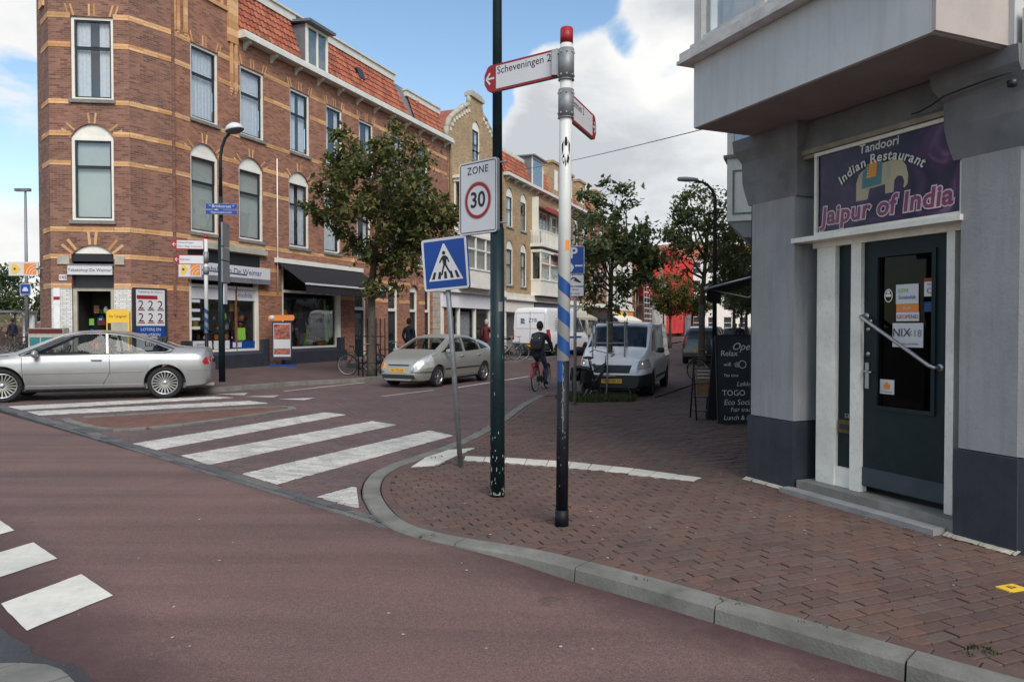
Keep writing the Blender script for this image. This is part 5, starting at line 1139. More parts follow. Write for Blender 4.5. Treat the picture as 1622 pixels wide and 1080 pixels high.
# the door: stiles, rails, glass
dm_ = MB(); x0, x1, z0, z1 = 1.288, 2.102, .175, 2.34
g0, g1, gz0, gz1 = 1.425, 1.975, .895, 2.215
dm_.box(x0, g0, Y0 + .01, Y0 + .055, z0, z1); dm_.box(g1, x1, Y0 + .01, Y0 + .055, z0, z1); dm_.box(g0, g1, Y0 + .01, Y0 + .055, z0, gz0); dm_.box(g0, g1, Y0 + .01, Y0 + .055, gz1, z1)
dr = dm_.build('door', MT['door'], rest, MR)
mb = MB(); ring(mb, g0 - .02, g1 + .02, gz0 - .02, gz1 + .02, .035, Y0 - .008, Y0 + .009); mb.build('glazing_bead', MT['door'], dr, MR)
mb = MB(); mb.poly([(g0, Y0 + .035, gz0), (g1, Y0 + .035, gz0), (g1, Y0 + .035, gz1), (g0, Y0 + .035, gz1)]); mb.build('door_glass', glassmat('dark_door_glass', refl=-.03, tint=(.25, .26, .28), wav=.15), dr, MR)
mb = MB(); mb.box(x0, x1, Y0 - .0, Y0 + .009, z0 + .01, z0 + .17); mb.build('kick_plate', paint('grey_blue_kick_plate', (.035, .055, .070), .45), dr, MR)
mb = MB(); mb.tube([(1.31, Y0 + .0, 1.69), (1.31, Y0 - .055, 1.69), (1.335, Y0 - .065, 1.675), (1.99, Y0 - .065, 1.285), (2.02, Y0 - .055, 1.27), (2.03, Y0 + .0, 1.27)], .0165, 10)
for x, z in ((1.31, 1.69), (2.03, 1.27)): mb.lathe([(0, .012), (.03, .010), (.032, 0)], 16, Matrix.Translation((x, Y0 + .01, z)) @ Matrix.Rotation(R(90), 4, 'X'))
mb.build('grab_rail', MT['steel'], dr, MR)
mb = MB(); mb.box(1.312, 1.352, Y0 - .002, Y0 + .009, 1.05, 1.28); mb.tube([(1.332, Y0 + .0, 1.205), (1.332, Y0 - .045, 1.205), (1.345, Y0 - .05, 1.205), (1.42, Y0 - .05, 1.198)], .009, 8); mb.lathe([(0, .01), (.02, .009), (.022, 0)], 14, Matrix.Translation((1.335, Y0 + .01, 1.355)) @ Matrix.Rotation(R(90), 4, 'X')); mb.lathe([(0, .01), (.016, .009), (.018, 0)], 14, Matrix.Translation((1.335, Y0 + .01, 1.575)) @ Matrix.Rotation(R(90), 4, 'X')); mb.lathe([(0, .03), (.022, .02), (.012, 0)], 14, Matrix.Translation((1.37, Y0 + .01, 1.645)) @ Matrix.Rotation(R(90), 4, 'X')); mb.build('door_handle', MT['steel'], dr, MR)
# stickers on the door glass
def sticker(a, b, z0_, z1_, m, nm='sticker', d=.0, par=None):
    mb = MB(); mb.box(a, b, Y0 + .026 - d, Y0 + .030 - d, z0_, z1_); return mb.build(nm, MT[m], par or dr, MR)
PT = lambda x, z, d=.004: MR @ plateM((1, 0, 0), (0, 0, 1), (x, Y0 + .026 - d, z))
p = sticker(1.60, 1.815, 1.79, 1.955, 'signwhite', 'notice'); text(p, PT(1.67, 1.90), 'ATM', .05, MT['green']); text(p, PT(1.71, 1.845), 'Smakelijk', .045, MT['signblue'])
p = sticker(1.605, 1.818, 1.722, 1.788, 'orange', 'notice'); text(p, PT(1.71, 1.755), 'thuis', .035, MT['signwhite'])
p = sticker(1.605, 1.822, 1.645, 1.720, 'signwhite', 'notice'); text(p, PT(1.715, 1.68), 'GEOPEND', .045, MT['signred'])
p = sticker(1.57, 1.862, 1.425, 1.628, 'signwhite', 'notice'); text(p, PT(1.66, 1.545), 'NIX', .10, MT['ink']); text(p, PT(1.785, 1.54), '<18', .085, MT['galv']); text(p, PT(1.72, 1.455), 'niet roken, niet drinken', .022, MT['ink'])
p = sticker(1.868, 1.958, 1.845, 1.965, 'signwhite', 'notice'); text(p, PT(1.913, 1.89), 'C', .06, MT['signred']); text(p, PT(1.913, 1.945), 'halal', .022, MT['ink'])
p = sticker(1.868, 1.958, 1.967, 1.995, 'signred', 'notice')
p = sticker(1.87, 1.96, 1.72, 1.80, 'inkblue', 'notice')
p = sticker(1.448, 1.59, 1.015, 1.140, 'signwhite', 'notice'); text(p, PT(1.52, 1.035), 'Thuisbezorgd', .02, MT['ink']); mb = MB(); mb.prism([(1.49, 1.06), (1.55, 1.06), (1.55, 1.095), (1.52, 1.12), (1.49, 1.095)], Y0 + .020, Y0 + .0255, 'y'); mb.build('house_mark', MT['orange'], p, MR)
mb = MB(); ang = [2 * math.pi * k / 24 for k in range(24)]
mb.add([(1.525 + .042 * math.cos(a), Y0 + .027, 1.865 + .058 * math.sin(a)) for a in ang] + [(1.525 + .034 * math.cos(a), Y0 + .027, 1.865 + .049 * math.sin(a)) for a in ang], [(k, (k + 1) % 24, 24 + (k + 1) % 24, 24 + k) for k in range(24)])
mb.box(1.497, 1.553, Y0 + .024, Y0 + .027, 1.855, 1.878); mb.lathe([(0, .003), (.018, .003), (.018, 0)], 12, Matrix.Translation((1.523, Y0 + .027, 1.892)) @ Matrix.Rotation(R(90), 4, 'X')); mb.build('round_sticker', MT['white'], dr, MR)
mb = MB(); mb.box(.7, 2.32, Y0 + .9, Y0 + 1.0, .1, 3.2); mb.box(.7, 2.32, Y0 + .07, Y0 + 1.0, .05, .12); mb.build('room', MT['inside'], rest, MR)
# stone threshold in two slabs
mb = MB(); mb.box(.66, 2.30, -.0, Y0 + .09, .0, .118); s1 = mb.build('threshold_stone', MT['stone'], rest, MR)
mb = MB(); mb.box(.58, 2.22, -.14, -.006, -.02, .045); mb.build('threshold_stone', paint('worn_doorstep', (.27, .27, .27), .75, var=.2, scale=5, dirt=(.12, .12, .10)), rest, MR)
# sign board, tipped slightly forward
SB = MR @ Matrix.Translation((0, 0, 0))
sx0, sx1, sz0, sz1 = .865, 2.285, 2.475, 3.185
mb = MB(); ring(mb, sx0 - .03, sx1 + .03, sz0 - .03, sz1 + .03, .03, .02, .075); mb.box(sx0, sx1, .05, .09, sz0, sz1)
sgn = mb.build('sign_board', MT['white'], rest, SB)
m, t, b = new_mat('purple_sign_print'); c = ramp_(t, noise_(t, 2.6, 3, .5, dist=1.6), [(.30, (.008, .004, .020)), (.47, (.026, .009, .048)), (.62, (.075, .022, .085)), (.80, (.24, .15, .26))])
t.links.new(c, b.inputs['Base Color']); b.inputs['Roughness'].default_value = .22; b.inputs['Specular IOR Level'].default_value = .30; MT['purple'] = m
mb = MB(); mb.box(sx0 + .001, sx1 - .001, .044, .0495, sz0 + .001, sz1 - .001); mb.build('printed_panel', MT['purple'], sgn, SB)
PS = lambda x, z, y=.040, rz=0: SB @ plateM((1, 0, 0), (0, 0, 1), (x, y, z)) @ Matrix.Rotation(R(rz), 4, 'Z')
MT['ink_pink'] = paint('pink_letter_fill', (.20, .02, .075), .3, bump=0); MT['ink_rose'] = paint('rose_letter_edge', (.62, .50, .58), .3, bump=0); MT['ink_pale'] = paint('pale_letter', (.60, .62, .55), .3, bump=0)
text(sgn, PS(1.565, 2.612, .0385), 'Jaipur of India', .235, MT['ink_rose'], off=.017, font_shear=.1, space=1.04, fit=1.36); text(sgn, PS(1.565, 2.612, .036), 'Jaipur of India', .235, MT['ink_pink'], off=.006, font_shear=.1, space=1.04, fit=1.335)
text(sgn, PS(1.53, 3.142, .04, 0), 'Tandoori', .125, MT['ink_pale'], font_shear=.08, off=.002, fit=.40)
s_ = 'Indian Restaurant'; import_w = [.5] * 17
adv = {'I': .32, 'n': .6, 'd': .62, 'i': .28, 'a': .58, ' ': .36, 'R': .66, 'e': .58, 's': .5, 't': .38, 'u': .6, 'r': .42}
tot = sum(adv[c] for c in s_); Rr_ = .72; sz = .106; pos = -tot * sz / 2
for ch in s_:
    w = adv[ch] * sz; th = (pos + w / 2) / Rr_; pos += w
    if ch != ' ': text(sgn, PS(1.545 + Rr_ * math.sin(th), 2.318 + Rr_ * math.cos(th), .0355, -math.degrees(th)), ch, sz * 1.06, MT['ink_pale'], font_shear=.08, off=.0025)
# the decorated elephant printed on the sign (plain, generic)
def pol(pts, m, y, nm='elephant_print'):
    mb = MB(); mb.prism(pts, y, y + .0015, 'y'); return mb.build(nm, MT[m], sgn, SB)
MT['beige'] = paint('beige_print', (.42, .35, .22), .35, bump=0); MT['teal'] = paint('teal_print', (.03, .17, .19), .35, bump=0)
body = [(1.30, 2.70), (1.30, 2.86), (1.33, 2.93), (1.40, 2.975), (1.60, 2.985), (1.68, 2.99), (1.76, 2.97), (1.80, 2.92), (1.82, 2.84), (1.815, 2.77), (1.79, 2.74), (1.775, 2.75), (1.785, 2.79), (1.765, 2.84), (1.72, 2.85), (1.69, 2.82), (1.68, 2.72), (1.60, 2.72), (1.60, 2.80), (1.44, 2.79), (1.42, 2.70)]
pol(body[::-1], 'beige', .0425)
pol([(1.36, 2.80), (1.56, 2.81), (1.57, 3.0), (1.42, 3.0), (1.37, 2.94)], 'teal', .0405); pol([(1.41, 2.88), (1.51, 2.885), (1.52, 3.015), (1.45, 3.015)], 'orange', .0385)
pol([(1.60, 2.86), (1.63, 2.84), (1.65, 2.90), (1.64, 2.97), (1.60, 2.96)], 'stone_light', .0405)
mb = MB()
for i in range(4):
    for j in range(5): mb.box(1.418 + i * .026, 1.43 + i * .026, .0365, .038, 2.89 + j * .025, 2.901 + j * .025)
mb.build('elephant_print', MT['yellow'], sgn, SB)
# first floor bay over the entrance
by = MB(); bo = .82
BX0, BX1 = .12, 2.69
by.box(BX0, BX1, -bo, .095, 3.545, 4.17); bb = by.build('bay', MT['baypanel'], rest, MR)
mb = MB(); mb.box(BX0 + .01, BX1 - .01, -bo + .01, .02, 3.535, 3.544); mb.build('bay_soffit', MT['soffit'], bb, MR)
mb = MB(); mb.box(BX0 - .11, BX1 + .0, -bo - .13, .0, 4.172, 4.205); mb.box(BX0 - .09, BX1, -bo - .11, .0, 4.206, 4.28); mb.box(BX0 - .02, BX1, -bo - .035, .0, 4.281, 4.35); mb.build('bay_sill', MT['baywood'], bb, MR)
mb = MB()
for x in (BX0, BX0 + .88, BX0 + 1.75, BX1 - .1): mb.box(x, x + .11, -bo, -bo + .11, 4.351, 6.4)
mb.box(BX0, BX0 + .1, -.1, -.001, 4.351, 6.4); mb.box(BX0 + .111, BX1 - .1, -bo + .02, -bo + .1, 4.351, 4.41)
mb.box(BX0, BX1, -bo, .0, 6.4, 7.2); mb.build('bay_frame', MT['baywood'], bb, MR)
for k in range(3):
    x = BX0 + .11 + .875 * k; mb = MB(); mb.poly([(x, -bo + .06, 4.41), (x + .77, -bo + .06, 4.41), (x + .77, -bo + .06, 6.4), (x, -bo + .06, 6.4)]); mb.build('pane', MT['pane'], bb, MR)
mb = MB(); mb.poly([(BX0 + .05, -.1, 4.36), (BX0 + .05, -bo + .1, 4.36), (BX0 + .05, -bo + .1, 6.4), (BX0 + .05, -.1, 6.4)]); mb.build('pane', MT['pane'], bb, MR)
mb = MB(); vs = []; n = 60
for k in range(n + 1): x = BX0 + .1 + (BX1 - BX0 - .2) * k / n; vs += [(x, -bo + .2 + .02 * math.sin(k * 1.7), 4.36), (x, -bo + .2 + .02 * math.sin(k * 1.7), 6.4)]
mb.smooth = True; mb.add(vs, [(2 * k, 2 * k + 2, 2 * k + 3, 2 * k + 1) for k in range(n)]); mb.build('curtain', MT['curtain'], bb, MR)
mb = MB(); mb.box(2.695, 2.80, -.86, .3, 3.60, 9) if 0 else mb.box(2.70, 2.76, -.10, .3, 3.55, 9); mb.build('corner_pilaster', MT['baypanel'], rest, MR)
mb = MB(); mb.box(BX1 + .002, BX1 + .03, -bo + .0, .09, 3.55, 4.17); mb.build('bay_side_lit_tone', paint('warm_light_beige', (.44, .39, .36), .7, var=.1, dirt=(.33, .29, .27)), bb, MR)  # warm light on the bay's right return, put into this beige colour
# cable and lamp at the top right
mb = MB(); mb.tube([(1.90, -.02, 3.30), (2.0, -.07, 3.285), (2.12, -.09, 3.30), (2.25, -.12, 3.33), (2.4, -.125, 3.34), (2.6, -.125, 3.35), (2.76, -.13, 3.35)], .007, 5); mb.lathe([(0, 0), (.03, .01), (.035, .05), (.0, .06)], 14, Matrix.Translation((2.77, -.13, 3.24))); mb.build('wall_cable', MT['black'], rest, MR)
mb = MB(); mb.box(2.80, 2.88, -.08, .06, 3.36, 3.78);  mb.build('wall_box', MT['baywood'], rest, MR)
# second bay further up the street side (x measured on MS: 14 = corner)
def sidebay(x0, x1, z0=3.56, zs=4.72, zt=6.9, o=.9):
    mb = MB(); mb.box(x0, x1, -o, -.001, z0, zs); b2 = mb.build('bay', MT['white2'], rest, MS)
    mb = MB(); mb.prism([(-o + .02, z0 - .001), (-o + .3, z0 - .3), (-.001, z0 - .34), (-.001, z0 - .001)], x0 + .05, x1 - .05, 'x'); mb.build('bay_soffit', MT['render'], b2, MS)
    mb = MB(); mb.box(x0 - .06, x1 + .06, -o - .06, -.0, zs + .001, zs + .06); mb.box(x1 + .001, x1 + .02, -o + .1, -.08, z0 + .12, z0 + .15); mb.box(x1 + .001, x1 + .02, -o + .1, -.08, zs - .25, zs - .22); mb.box(x1 + .001, x1 + .02, -o + .1, -o + .13, z0 + .15, zs - .25); mb.build('bay_moulding', MT['stone'], b2, MS)
    mb = MB(); mb.box(x1 - .12, x1, -o, -o + .12, zs + .06, zt); mb.box(x0, x0 + .12, -o, -o + .12, zs + .06, zt); mb.box(x1 - .12, x1, -.12, -.001, zs + .06, zt); mb.box(x0, x1, -o, 0, zt, zt + .6); mb.box((x0 + x1) / 2 - .06, (x0 + x1) / 2 + .06, -o, -o + .1, zs + .06, zt); mb.build('bay_frame', MT['white2'], b2, MS)
    mb = MB(); mb.box(x1 - .06, x1 - .055, -o + .12, -.12, zs + .06, zt); mb.box(x0 + .12, x1 - .12, -o + .05, -o + .055, zs + .06, zt); mb.build('pane', MT['pane'], b2, MS)
    mb = MB(); mb.box(x0 + .2, x1 - .25, -o + .2, -.1, zs + .06, zt); mb.build('curtain', MT['curtain'], b2, MS)
sidebay(5.0, 7.75)
a2 = thing('awning', 'black awning with bent arm above the chalkboard on the street side', 'awning', tuple((A_ + U2 * 10.5).to_3d()) )
MS2 = FM(tuple(A_ + U2 * 14), 202.1)
mb = MB(); xa, xb = .6, 3.6
mb.prism([(-.02, 3.02), (-.02, 3.06), (-1.78, 2.58), (-1.80, 2.50), (-1.74, 2.50)], xa, xb, 'x'); mb.box(xa, xb, -1.80, -1.785, 2.22, 2.50); mb.build('awning_cloth', MT['awn'], a2, MS2)
mb = MB(); mb.tube([(xb + .02, -.05, 2.95), (xb + .02, -1.78, 2.52)], .03, 6); mb.tube([(xb - .1, -.1, 2.75), (xb - .3, -.85, 2.30), (xb - .1, -1.72, 2.50)], .025, 6); mb.tube([(xb, -1.8, 2.52), (xb + .03, -1.8, 2.52)], .06, 10); mb.build('folding_arm', MT['steel'], a2, MS2)
# ================================================================== poles, signs, lamps
def cyl(mb, x, y, z0, z1, r0, r1=None, n=24):
    r1 = r0 if r1 is None else r1; mb.tube([(x, y, z0), (x, y, z1)], [r0, r1], n)
# striped signpost of the near corner
leanM = Matrix.Translation((.40, 5.92, 0)) @ Matrix.Rotation(R(.50), 4, 'Y')
def fingerpost(name, label, M, plates=True):
    t = link(name, None, None, M, label, 'signpost')
    mb = MB(); cyl(mb, 0, 0, 0, .13, .056, .054); cyl(mb, 0, 0, .131, 1.325, .0485); mb.build('black_shaft', MT['poleblack'], t)
    mb = MB(); cyl(mb, 0, 0, 1.326, 3.84, .0500); mb.build('white_shaft', MT['polewhite'], t)
    mb = MB(); cyl(mb, 0, 0, 3.841, 3.955, .0515); mb.lathe([(.0515, 0), (.045, .012), (0, .018)], 24, Matrix.Translation((0, 0, 3.955))); mb.build('red_cap', MT['signred'], t)
    mb = MB(); mb.smooth = True; r = .0506; pitch = .235; hb = .058
    for k in range(3):
        zc = 1.865 - k * pitch; n = 36; vs = []
        # starts at the left as seen from the camera and runs down to the right, closing round the back
        for i in range(n + 1):
            th = 2 * math.pi * i / n; z = zc + .11 - pitch * i / n
            a = math.pi + th; vs += [(r * math.cos(a), r * math.sin(a), max(1.327, z - hb)), (r * math.cos(a), r * math.sin(a), max(1.3275, z + hb))]
        mb.add(vs, [(2 * i, 2 * i + 2, 2 * i + 3, 2 * i + 1) for i in range(n)])
    mb.build('blue_stripe', MT['poleblue'], t); 
    return t
fp = fingerpost('striped_signpost', 'near cycle signpost with blue and white stripes over a black foot', leanM)
mb = MB(); mb.smooth = True; vs = []
for i in range(9): a = R(165 + i * 12); vs += [(.0492 * math.cos(a), .0492 * math.sin(a), 1.15 + .02 * (i % 2)), (.0492 * math.cos(a), .0492 * math.sin(a), 1.324)]
mb.add(vs, [(2 * i, 2 * i + 2, 2 * i + 3, 2 * i + 1) for i in range(8)]); mb.build('blue_paint_rest', MT['poleblue'], fp)
mb = MB(); rg = random.Random(3)
for i in range(26):
    z = .75 + .62 * rg.random() ** 1.2; a = R(262 + rg.uniform(-6, 6)); rr_ = .0493; h = rg.uniform(.01, .06); mb.add([(rr_ * math.cos(a), rr_ * math.sin(a), z), (rr_ * math.cos(a + .08), rr_ * math.sin(a + .08), z), (rr_ * math.cos(a + .08), rr_ * math.sin(a + .08), z + h), (rr_ * math.cos(a), rr_ * math.sin(a), z + h)], [(0, 1, 2, 3)])
for i in range(14):
    z = .3 + .8 * rg.random(); a = R(rg.uniform(215, 325)); rr_ = .0493; h = rg.uniform(.006, .02); mb.add([(rr_ * math.cos(a), rr_ * math.sin(a), z), (rr_ * math.cos(a + .15), rr_ * math.sin(a + .15), z), (rr_ * math.cos(a + .1), rr_ * math.sin(a + .1), z + h)], [(0, 1, 2)])
mb.build('chipped_paint', MT['galv'], fp)
mb = MB(); mb.smooth = True; vs = []
for i in range(5): a = R(272 + i * 10); vs += [(.0505 * math.cos(a), .0505 * math.sin(a), 2.20), (.0505 * math.cos(a), .0505 * math.sin(a), 2.285)]
mb.add(vs, [(2 * i, 2 * i + 2, 2 * i + 3, 2 * i + 1) for i in range(4)]); mb.build('orange_sticker', MT['orange'], fp)
def curved(mb, r, a0, a1, pts):   # flat outline wrapped on the shaft: pts (u 0..1, z)
    vs = [(r * math.cos(R(a0 + (a1 - a0) * u)), r * math.sin(R(a0 + (a1 - a0) * u)), z) for u, z in pts]; mb.add(vs, [list(range(len(vs)))])
mb = MB()
for s_ in (0, 1):
    f = lambda u: u if s_ == 0 else 1 - u
    for P_ in ([(.5, 3.10), (.42, 3.09), (.36, 3.05), (.41, 3.02), (.5, 3.03)], [(.14, 3.04), (.30, 3.07), (.28, 2.99), (.16, 2.95)], [(.18, 2.93), (.34, 2.97), (.44, 2.90), (.3, 2.88)]):
        q = [(f(u), z) for u, z in P_]; curved(mb, .0507, 215, 325, q if s_ == 0 else q[::-1])
curved(mb, .0507, 215, 325, [(.44, 2.88), (.5, 2.86), (.56, 2.88), (.5, 2.95)]); mb.build('emblem_sticker', MT['poleblack'], fp)
mb = MB(); 
for z0, z1 in ((3.56, 3.80), (3.26, 3.48)):
    cyl(mb, 0, 0, z0, z1, .062)
    for a in range(0, 360, 45):
        for z in (z0 + .03, z1 - .03): mb.cbox(.063 * math.cos(R(a)), .063 * math.sin(R(a)), z, .012, .012, .012)
    mb.lathe([(.062, z0), (.066, z0 - .006), (.052, z0 - .012)], 24)
mb.build('clamp_collar', MT['galv'], fp)
mb = MB(); mb.tube([(.02, -.03, .0), (.05, -.03, 0)], .001, 4); 
def arrowsign(parent, M, L, h, words, tip_left=True, tsize=.082, arrow=True, off=(0, .035)):
    """finger board: local x along the board, y up, z = face normal"""
    x = (lambda u: u) if tip_left else (lambda u: L - u)
    out_ = [(0.0, h / 2 - .075), (.035, h / 2 - .015), (.06, h / 2), (L, h / 2), (L, -h / 2), (.06, -h / 2), (.035, -h / 2 + .015), (0.0, -h / 2 + .075)]
    out_ = [(x(a), b) for a, b in out_]; out_ = out_[::-1] if tip_left else out_
    mb = MB(); mb.prism(out_, -.03, .0, 'z'); b = mb.build('finger_board', MT['galv'], parent, M)
    mb = MB(); mb.prism([(a, c) for a, c in out_], .0005, .003, 'z'); mb.build('red_face', MT['signred'], b, M)
    i0, i1 = .125, L - .018; mb = MB(); q = [(x(i0), -h / 2 + .018), (x(i1), -h / 2 + .018), (x(i1), h / 2 - .018), (x(i0), h / 2 - .018)]; q = q if tip_left else q[::-1]; mb.prism(q, .0035, .005, 'z'); mb.build('white_face', MT['signwhite'], b, M)
    # arrow
    mb = MB()
    def bar(a, c, w):
        a, c = Vector(a), Vector(c); d = (c - a).normalized(); nr = Vector((-d.y, d.x)) * w / 2; q = [tuple(a - nr), tuple(c - nr), tuple(c + nr), tuple(a + nr)]; mb.prism(ccw(q), .0035, .005, 'z')
    if arrow: bar((x(.025), 0), (x(.105), 0), .016); bar((x(.022), 0), (x(.062), .048), .016); bar((x(.022), 0), (x(.062), -.048), .016); mb.build('arrow', MT['signwhite'], b, M)
    for w, (tx, ty) in words: text(b, M @ Matrix.Translation((tx, ty, .0058)), w, tsize, MT['ink'], align='LEFT', ext=.0003)
    return b
d1 = Vector((-.815, .58, 0)).normalized(); tipp = Vector((.385, 5.925, 3.70)) + d1 * .76
M1 = plateM(-d1, (0, 0, 1), tipp)
arrowsign(fp, M1, .735, .225, [('Scheveningen 2', (.135, .052))], True, .0875)
d2 = Vector((.376, .927, 0)); M2 = plateM(d2, (0, 0, 1), Vector((.455, 5.96, 3.375)) + d2 * .0)
arrowsign(fp, M2, .80, .215, [('Centrum 2', (.03, .045))], False, .085)
mb = MB(); mb.cbox(.36, 5.945, 3.70, .09, .04, .2); mb.cbox(.44, 5.98, 3.375, .05, .06, .18); mb.build('bracket', MT['galv'], fp, Matrix())
# dark green lamp post cropped by the top of the view
gp_ = thing('lamp_post', 'tall dark green post with scuffed foot in the middle of the pavement corner', 'post', (-.138, 6.97, 0))
mb = MB(); cyl(mb, 0, 0, 0, 2.50, .0695, .066, 28); mb.lathe([(.066, 2.50), (.052, 2.56), (.047, 2.60)], 28); cyl(mb, 0, 0, 2.6, 8.2, .047, .036, 24); mb.build('shaft', MT['polegreen'], gp_)
mb = MB(); rg = random.Random(9)
for i in range(60):
    z = .02 + .75 * rg.random() ** 2.2 if i < 50 else rg.uniform(.8, 2.3); a = R(rg.uniform(190, 350)); r_ = .0702; w = rg.uniform(.05, .16); h = rg.uniform(.006, .035)
    mb.add([(r_ * math.cos(a + w * u), r_ * math.sin(a + w * u), z + h * v) for u, v in ((0, 0), (.6, -.3), (1, .2), (.8, 1), (.2, .8))], [(0, 1, 2, 3, 4)])
mb.build('chipped_paint', paint('pale_chips', (.38, .40, .38), .8), gp_)
mb = MB(); vs = []
for i in range(4): a = R(280 + i * 12); vs += [(.0695 * math.cos(a), .0695 * math.sin(a), 1.74), (.0695 * math.cos(a), .0695 * math.sin(a), 1.83)]
mb.add(vs, [(2 * i, 2 * i + 2, 2 * i + 3, 2 * i + 1) for i in range(3)]); mb.build('torn_sticker', MT['galv'], gp_)
mb = MB(); mb.tube([(0, 0, 8.1), (0, 0, 8.6), (.15, .1, 8.9), (.6, .4, 9.0)], .03, 8); mb.build('arm', MT['polegreen'], gp_)
mb = MB(); mb.box(.5, 1.1, .3, .55, 8.95, 9.08); mb.build('lamp_head', MT['galv'], gp_)
# zone 30 sign
def rrect(w, h, r, n=5):
    P = []
    for cx_, cy_, a0 in ((w / 2 - r, -h / 2 + r, -90), (w / 2 - r, h / 2 - r, 0), (-w / 2 + r, h / 2 - r, 90), (-w / 2 + r, -h / 2 + r, 180)):
        for k in range(n + 1): a = R(a0 + 90 * k / n); P.append((cx_ + r * math.cos(a), cy_ + r * math.sin(a)))
    return P
def disc(mb, r0, r1, z, n=48, cx_=0, cy_=0, sx=1):
    if r0 <= 0: mb.add([(cx_ + r1 * math.cos(2 * math.pi * k / n), cy_ + r1 * math.sin(2 * math.pi * k / n), z) for k in range(n)], [list(range(n))])
    else: mb.add([(cx_ + r * math.cos(2 * math.pi * k / n), cy_ + r * math.sin(2 * math.pi * k / n), z) for r in (r0, r1) for k in range(n)], [(k, n + k, n + (k + 1) % n, (k + 1) % n) for k in range(n)])
def board(par, M, w, h, r, back, face, edge=.012, th=.022, edgem=None):
    mb = MB(); mb.prism(rrect(w, h, r), -th, 0, 'z'); b = mb.build('sign_plate', MT[back], par, M)
    mb = MB(); mb.prism(rrect(w - .004, h - .004, r), .0003, .0015, 'z'); mb.build('border', MT[edgem or back], b, M)
    mb = MB(); mb.prism(rrect(w - 2 * edge, h - 2 * edge, max(.004, r - edge)), .0018, .003, 'z'); mb.build('face', MT[face], b, M); return b
rt = Vector((.737, -.676, 0)); zs = link('zone_sign', None, None, Matrix.Translation((-.33, 7.05, 2.48)), 'white ZONE 30 sign with a red ring on the green post', 'road sign')
cz_ = Vector((-.135, 6.875, 2.825)) - rt * .255; MZ = plateM(rt, (0, 0, 1), cz_)
zb_ = board(zs, MZ, .51, .695, .035, 'signback', 'signwhite', .026, .03)
mb = MB(); o1, o2 = rrect(.478, .660, .026), rrect(.466, .648, .022); n = len(o1); mb.add([(a, b, .0036) for a, b in o2] + [(a, b, .0036) for a, b in o1], [(k, n + k, n + (k + 1) % n, (k + 1) % n) for k in range(n)]); mb.build('black_line', MT['ink'], zb_, MZ)
mb = MB(); o1, o2 = rrect(.506, .69, .033), rrect(.482, .664, .028); mb.add([(a, b, .0034) for a, b in o2] + [(a, b, .0034) for a, b in o1], [(k, n + k, n + (k + 1) % n, (k + 1) % n) for k in range(n)]); mb.build('white_rim', MT['signwhite'], zb_, MZ)
mb = MB(); disc(mb, .139, .172, .0045, cy_=-.03); mb.build('red_ring', MT['signred'], zb_, MZ)
mb = MB(); disc(mb, .176, .179, .0045, cy_=-.03); mb.build('grey_ring', MT['signback'], zb_, MZ)
text(zb_, MZ @ Matrix.Translation((0, -.03, .005)), '30', .205, MT['ink'], off=.004, ext=.0003); text(zb_, MZ @ Matrix.Translation((0, .255, .005)), 'ZONE', .098, MT['ink'], ext=.0003, space=1.1)
mb = MB(); mb.tube([(.235, .30, -.03), (.31, .30, -.06)], .01, 6); mb.tube([(.235, -.26, -.03), (.31, -.26, -.06)], .01, 6); mb.build('bracket', MT['galv'], zs, MZ)
# pedestrian crossing sign on its leaning post
LM = Matrix.Translation((-.59, 8.45, 0)) @ Matrix.Rotation(R(-3.95), 4, 'Y')
cs = link('crossing_sign', None, None, LM, 'blue pedestrian crossing sign on a grey post leaning to one side', 'road sign')
mb = MB(); cyl(mb, 0, 0, 0, 2.55, .030, n=18); mb.build('post', MT['galv'], cs)
r3 = Vector((.90, -.436, 0)).normalized(); MX = LM @ plateM(r3, (0, 0, 1), (-.01, -.045, 2.315))
cb_ = board(cs, MX, .595, .595, .035, 'signblue', 'signblue', .030, .026, edgem='signwhite')
mb = MB(); o1, o2 = rrect(.591, .591, .033), rrect(.560, .560, .022); n = len(o1); mb.add([(a, b, .0034) for a, b in o2] + [(a, b, .0034) for a, b in o1], [(k, n + k, n + (k + 1) % n, (k + 1) % n) for k in range(n)]); mb.build('white_rim', MT['signwhite'], cb_, MX)
mb = MB(); mb.prism([(-.225, -.185), (.225, -.185), (.008, .23), (-.008, .23)], .0036, .005, 'z'); mb.build('white_triangle', MT['signwhite'], cb_, MX)
mb = MB()
for x0, x1, y0, y1, sk in ((-.185, -.145, -.165, -.085, .03), (-.105, -.065, -.165, -.085, .015), (-.02, .02, -.165, -.085, 0), (.065, .105, -.165, -.085, -.015), (.145, .185, -.165, -.085, -.03)):
    mb.prism([(x0, y0), (x1, y0), (x1 - .005 + sk, y1), (x0 + .005 + sk, y1)], .0055, .0065, 'z')
# walking figure
disc(mb, 0, .022, .0062, 20, -.005, .125)
for P_ in ([(-.022, .095), (-.03, .06), (-.02, -.01), (.02, -.01), (.028, .06), (.02, .095)], [(-.02, -.005), (.006, -.005), (-.018, -.06), (-.038, -.125), (-.058, -.125), (-.04, -.06)], [(-.004, -.005), (.02, -.005), (.045, -.055), (.082, -.118), (.064, -.125), (.02, -.055)], [(-.022, .093), (-.03, .055), (-.062, .012), (-.075, .022), (-.045, .07)], [(.02, .093), (.045, .07), (.062, .02), (.05, .012), (.03, .055)]):
    mb.prism(ccw(P_), .0055, .0068, 'z')
mb.build('pictogram', MT['ink'], cb_, MX)
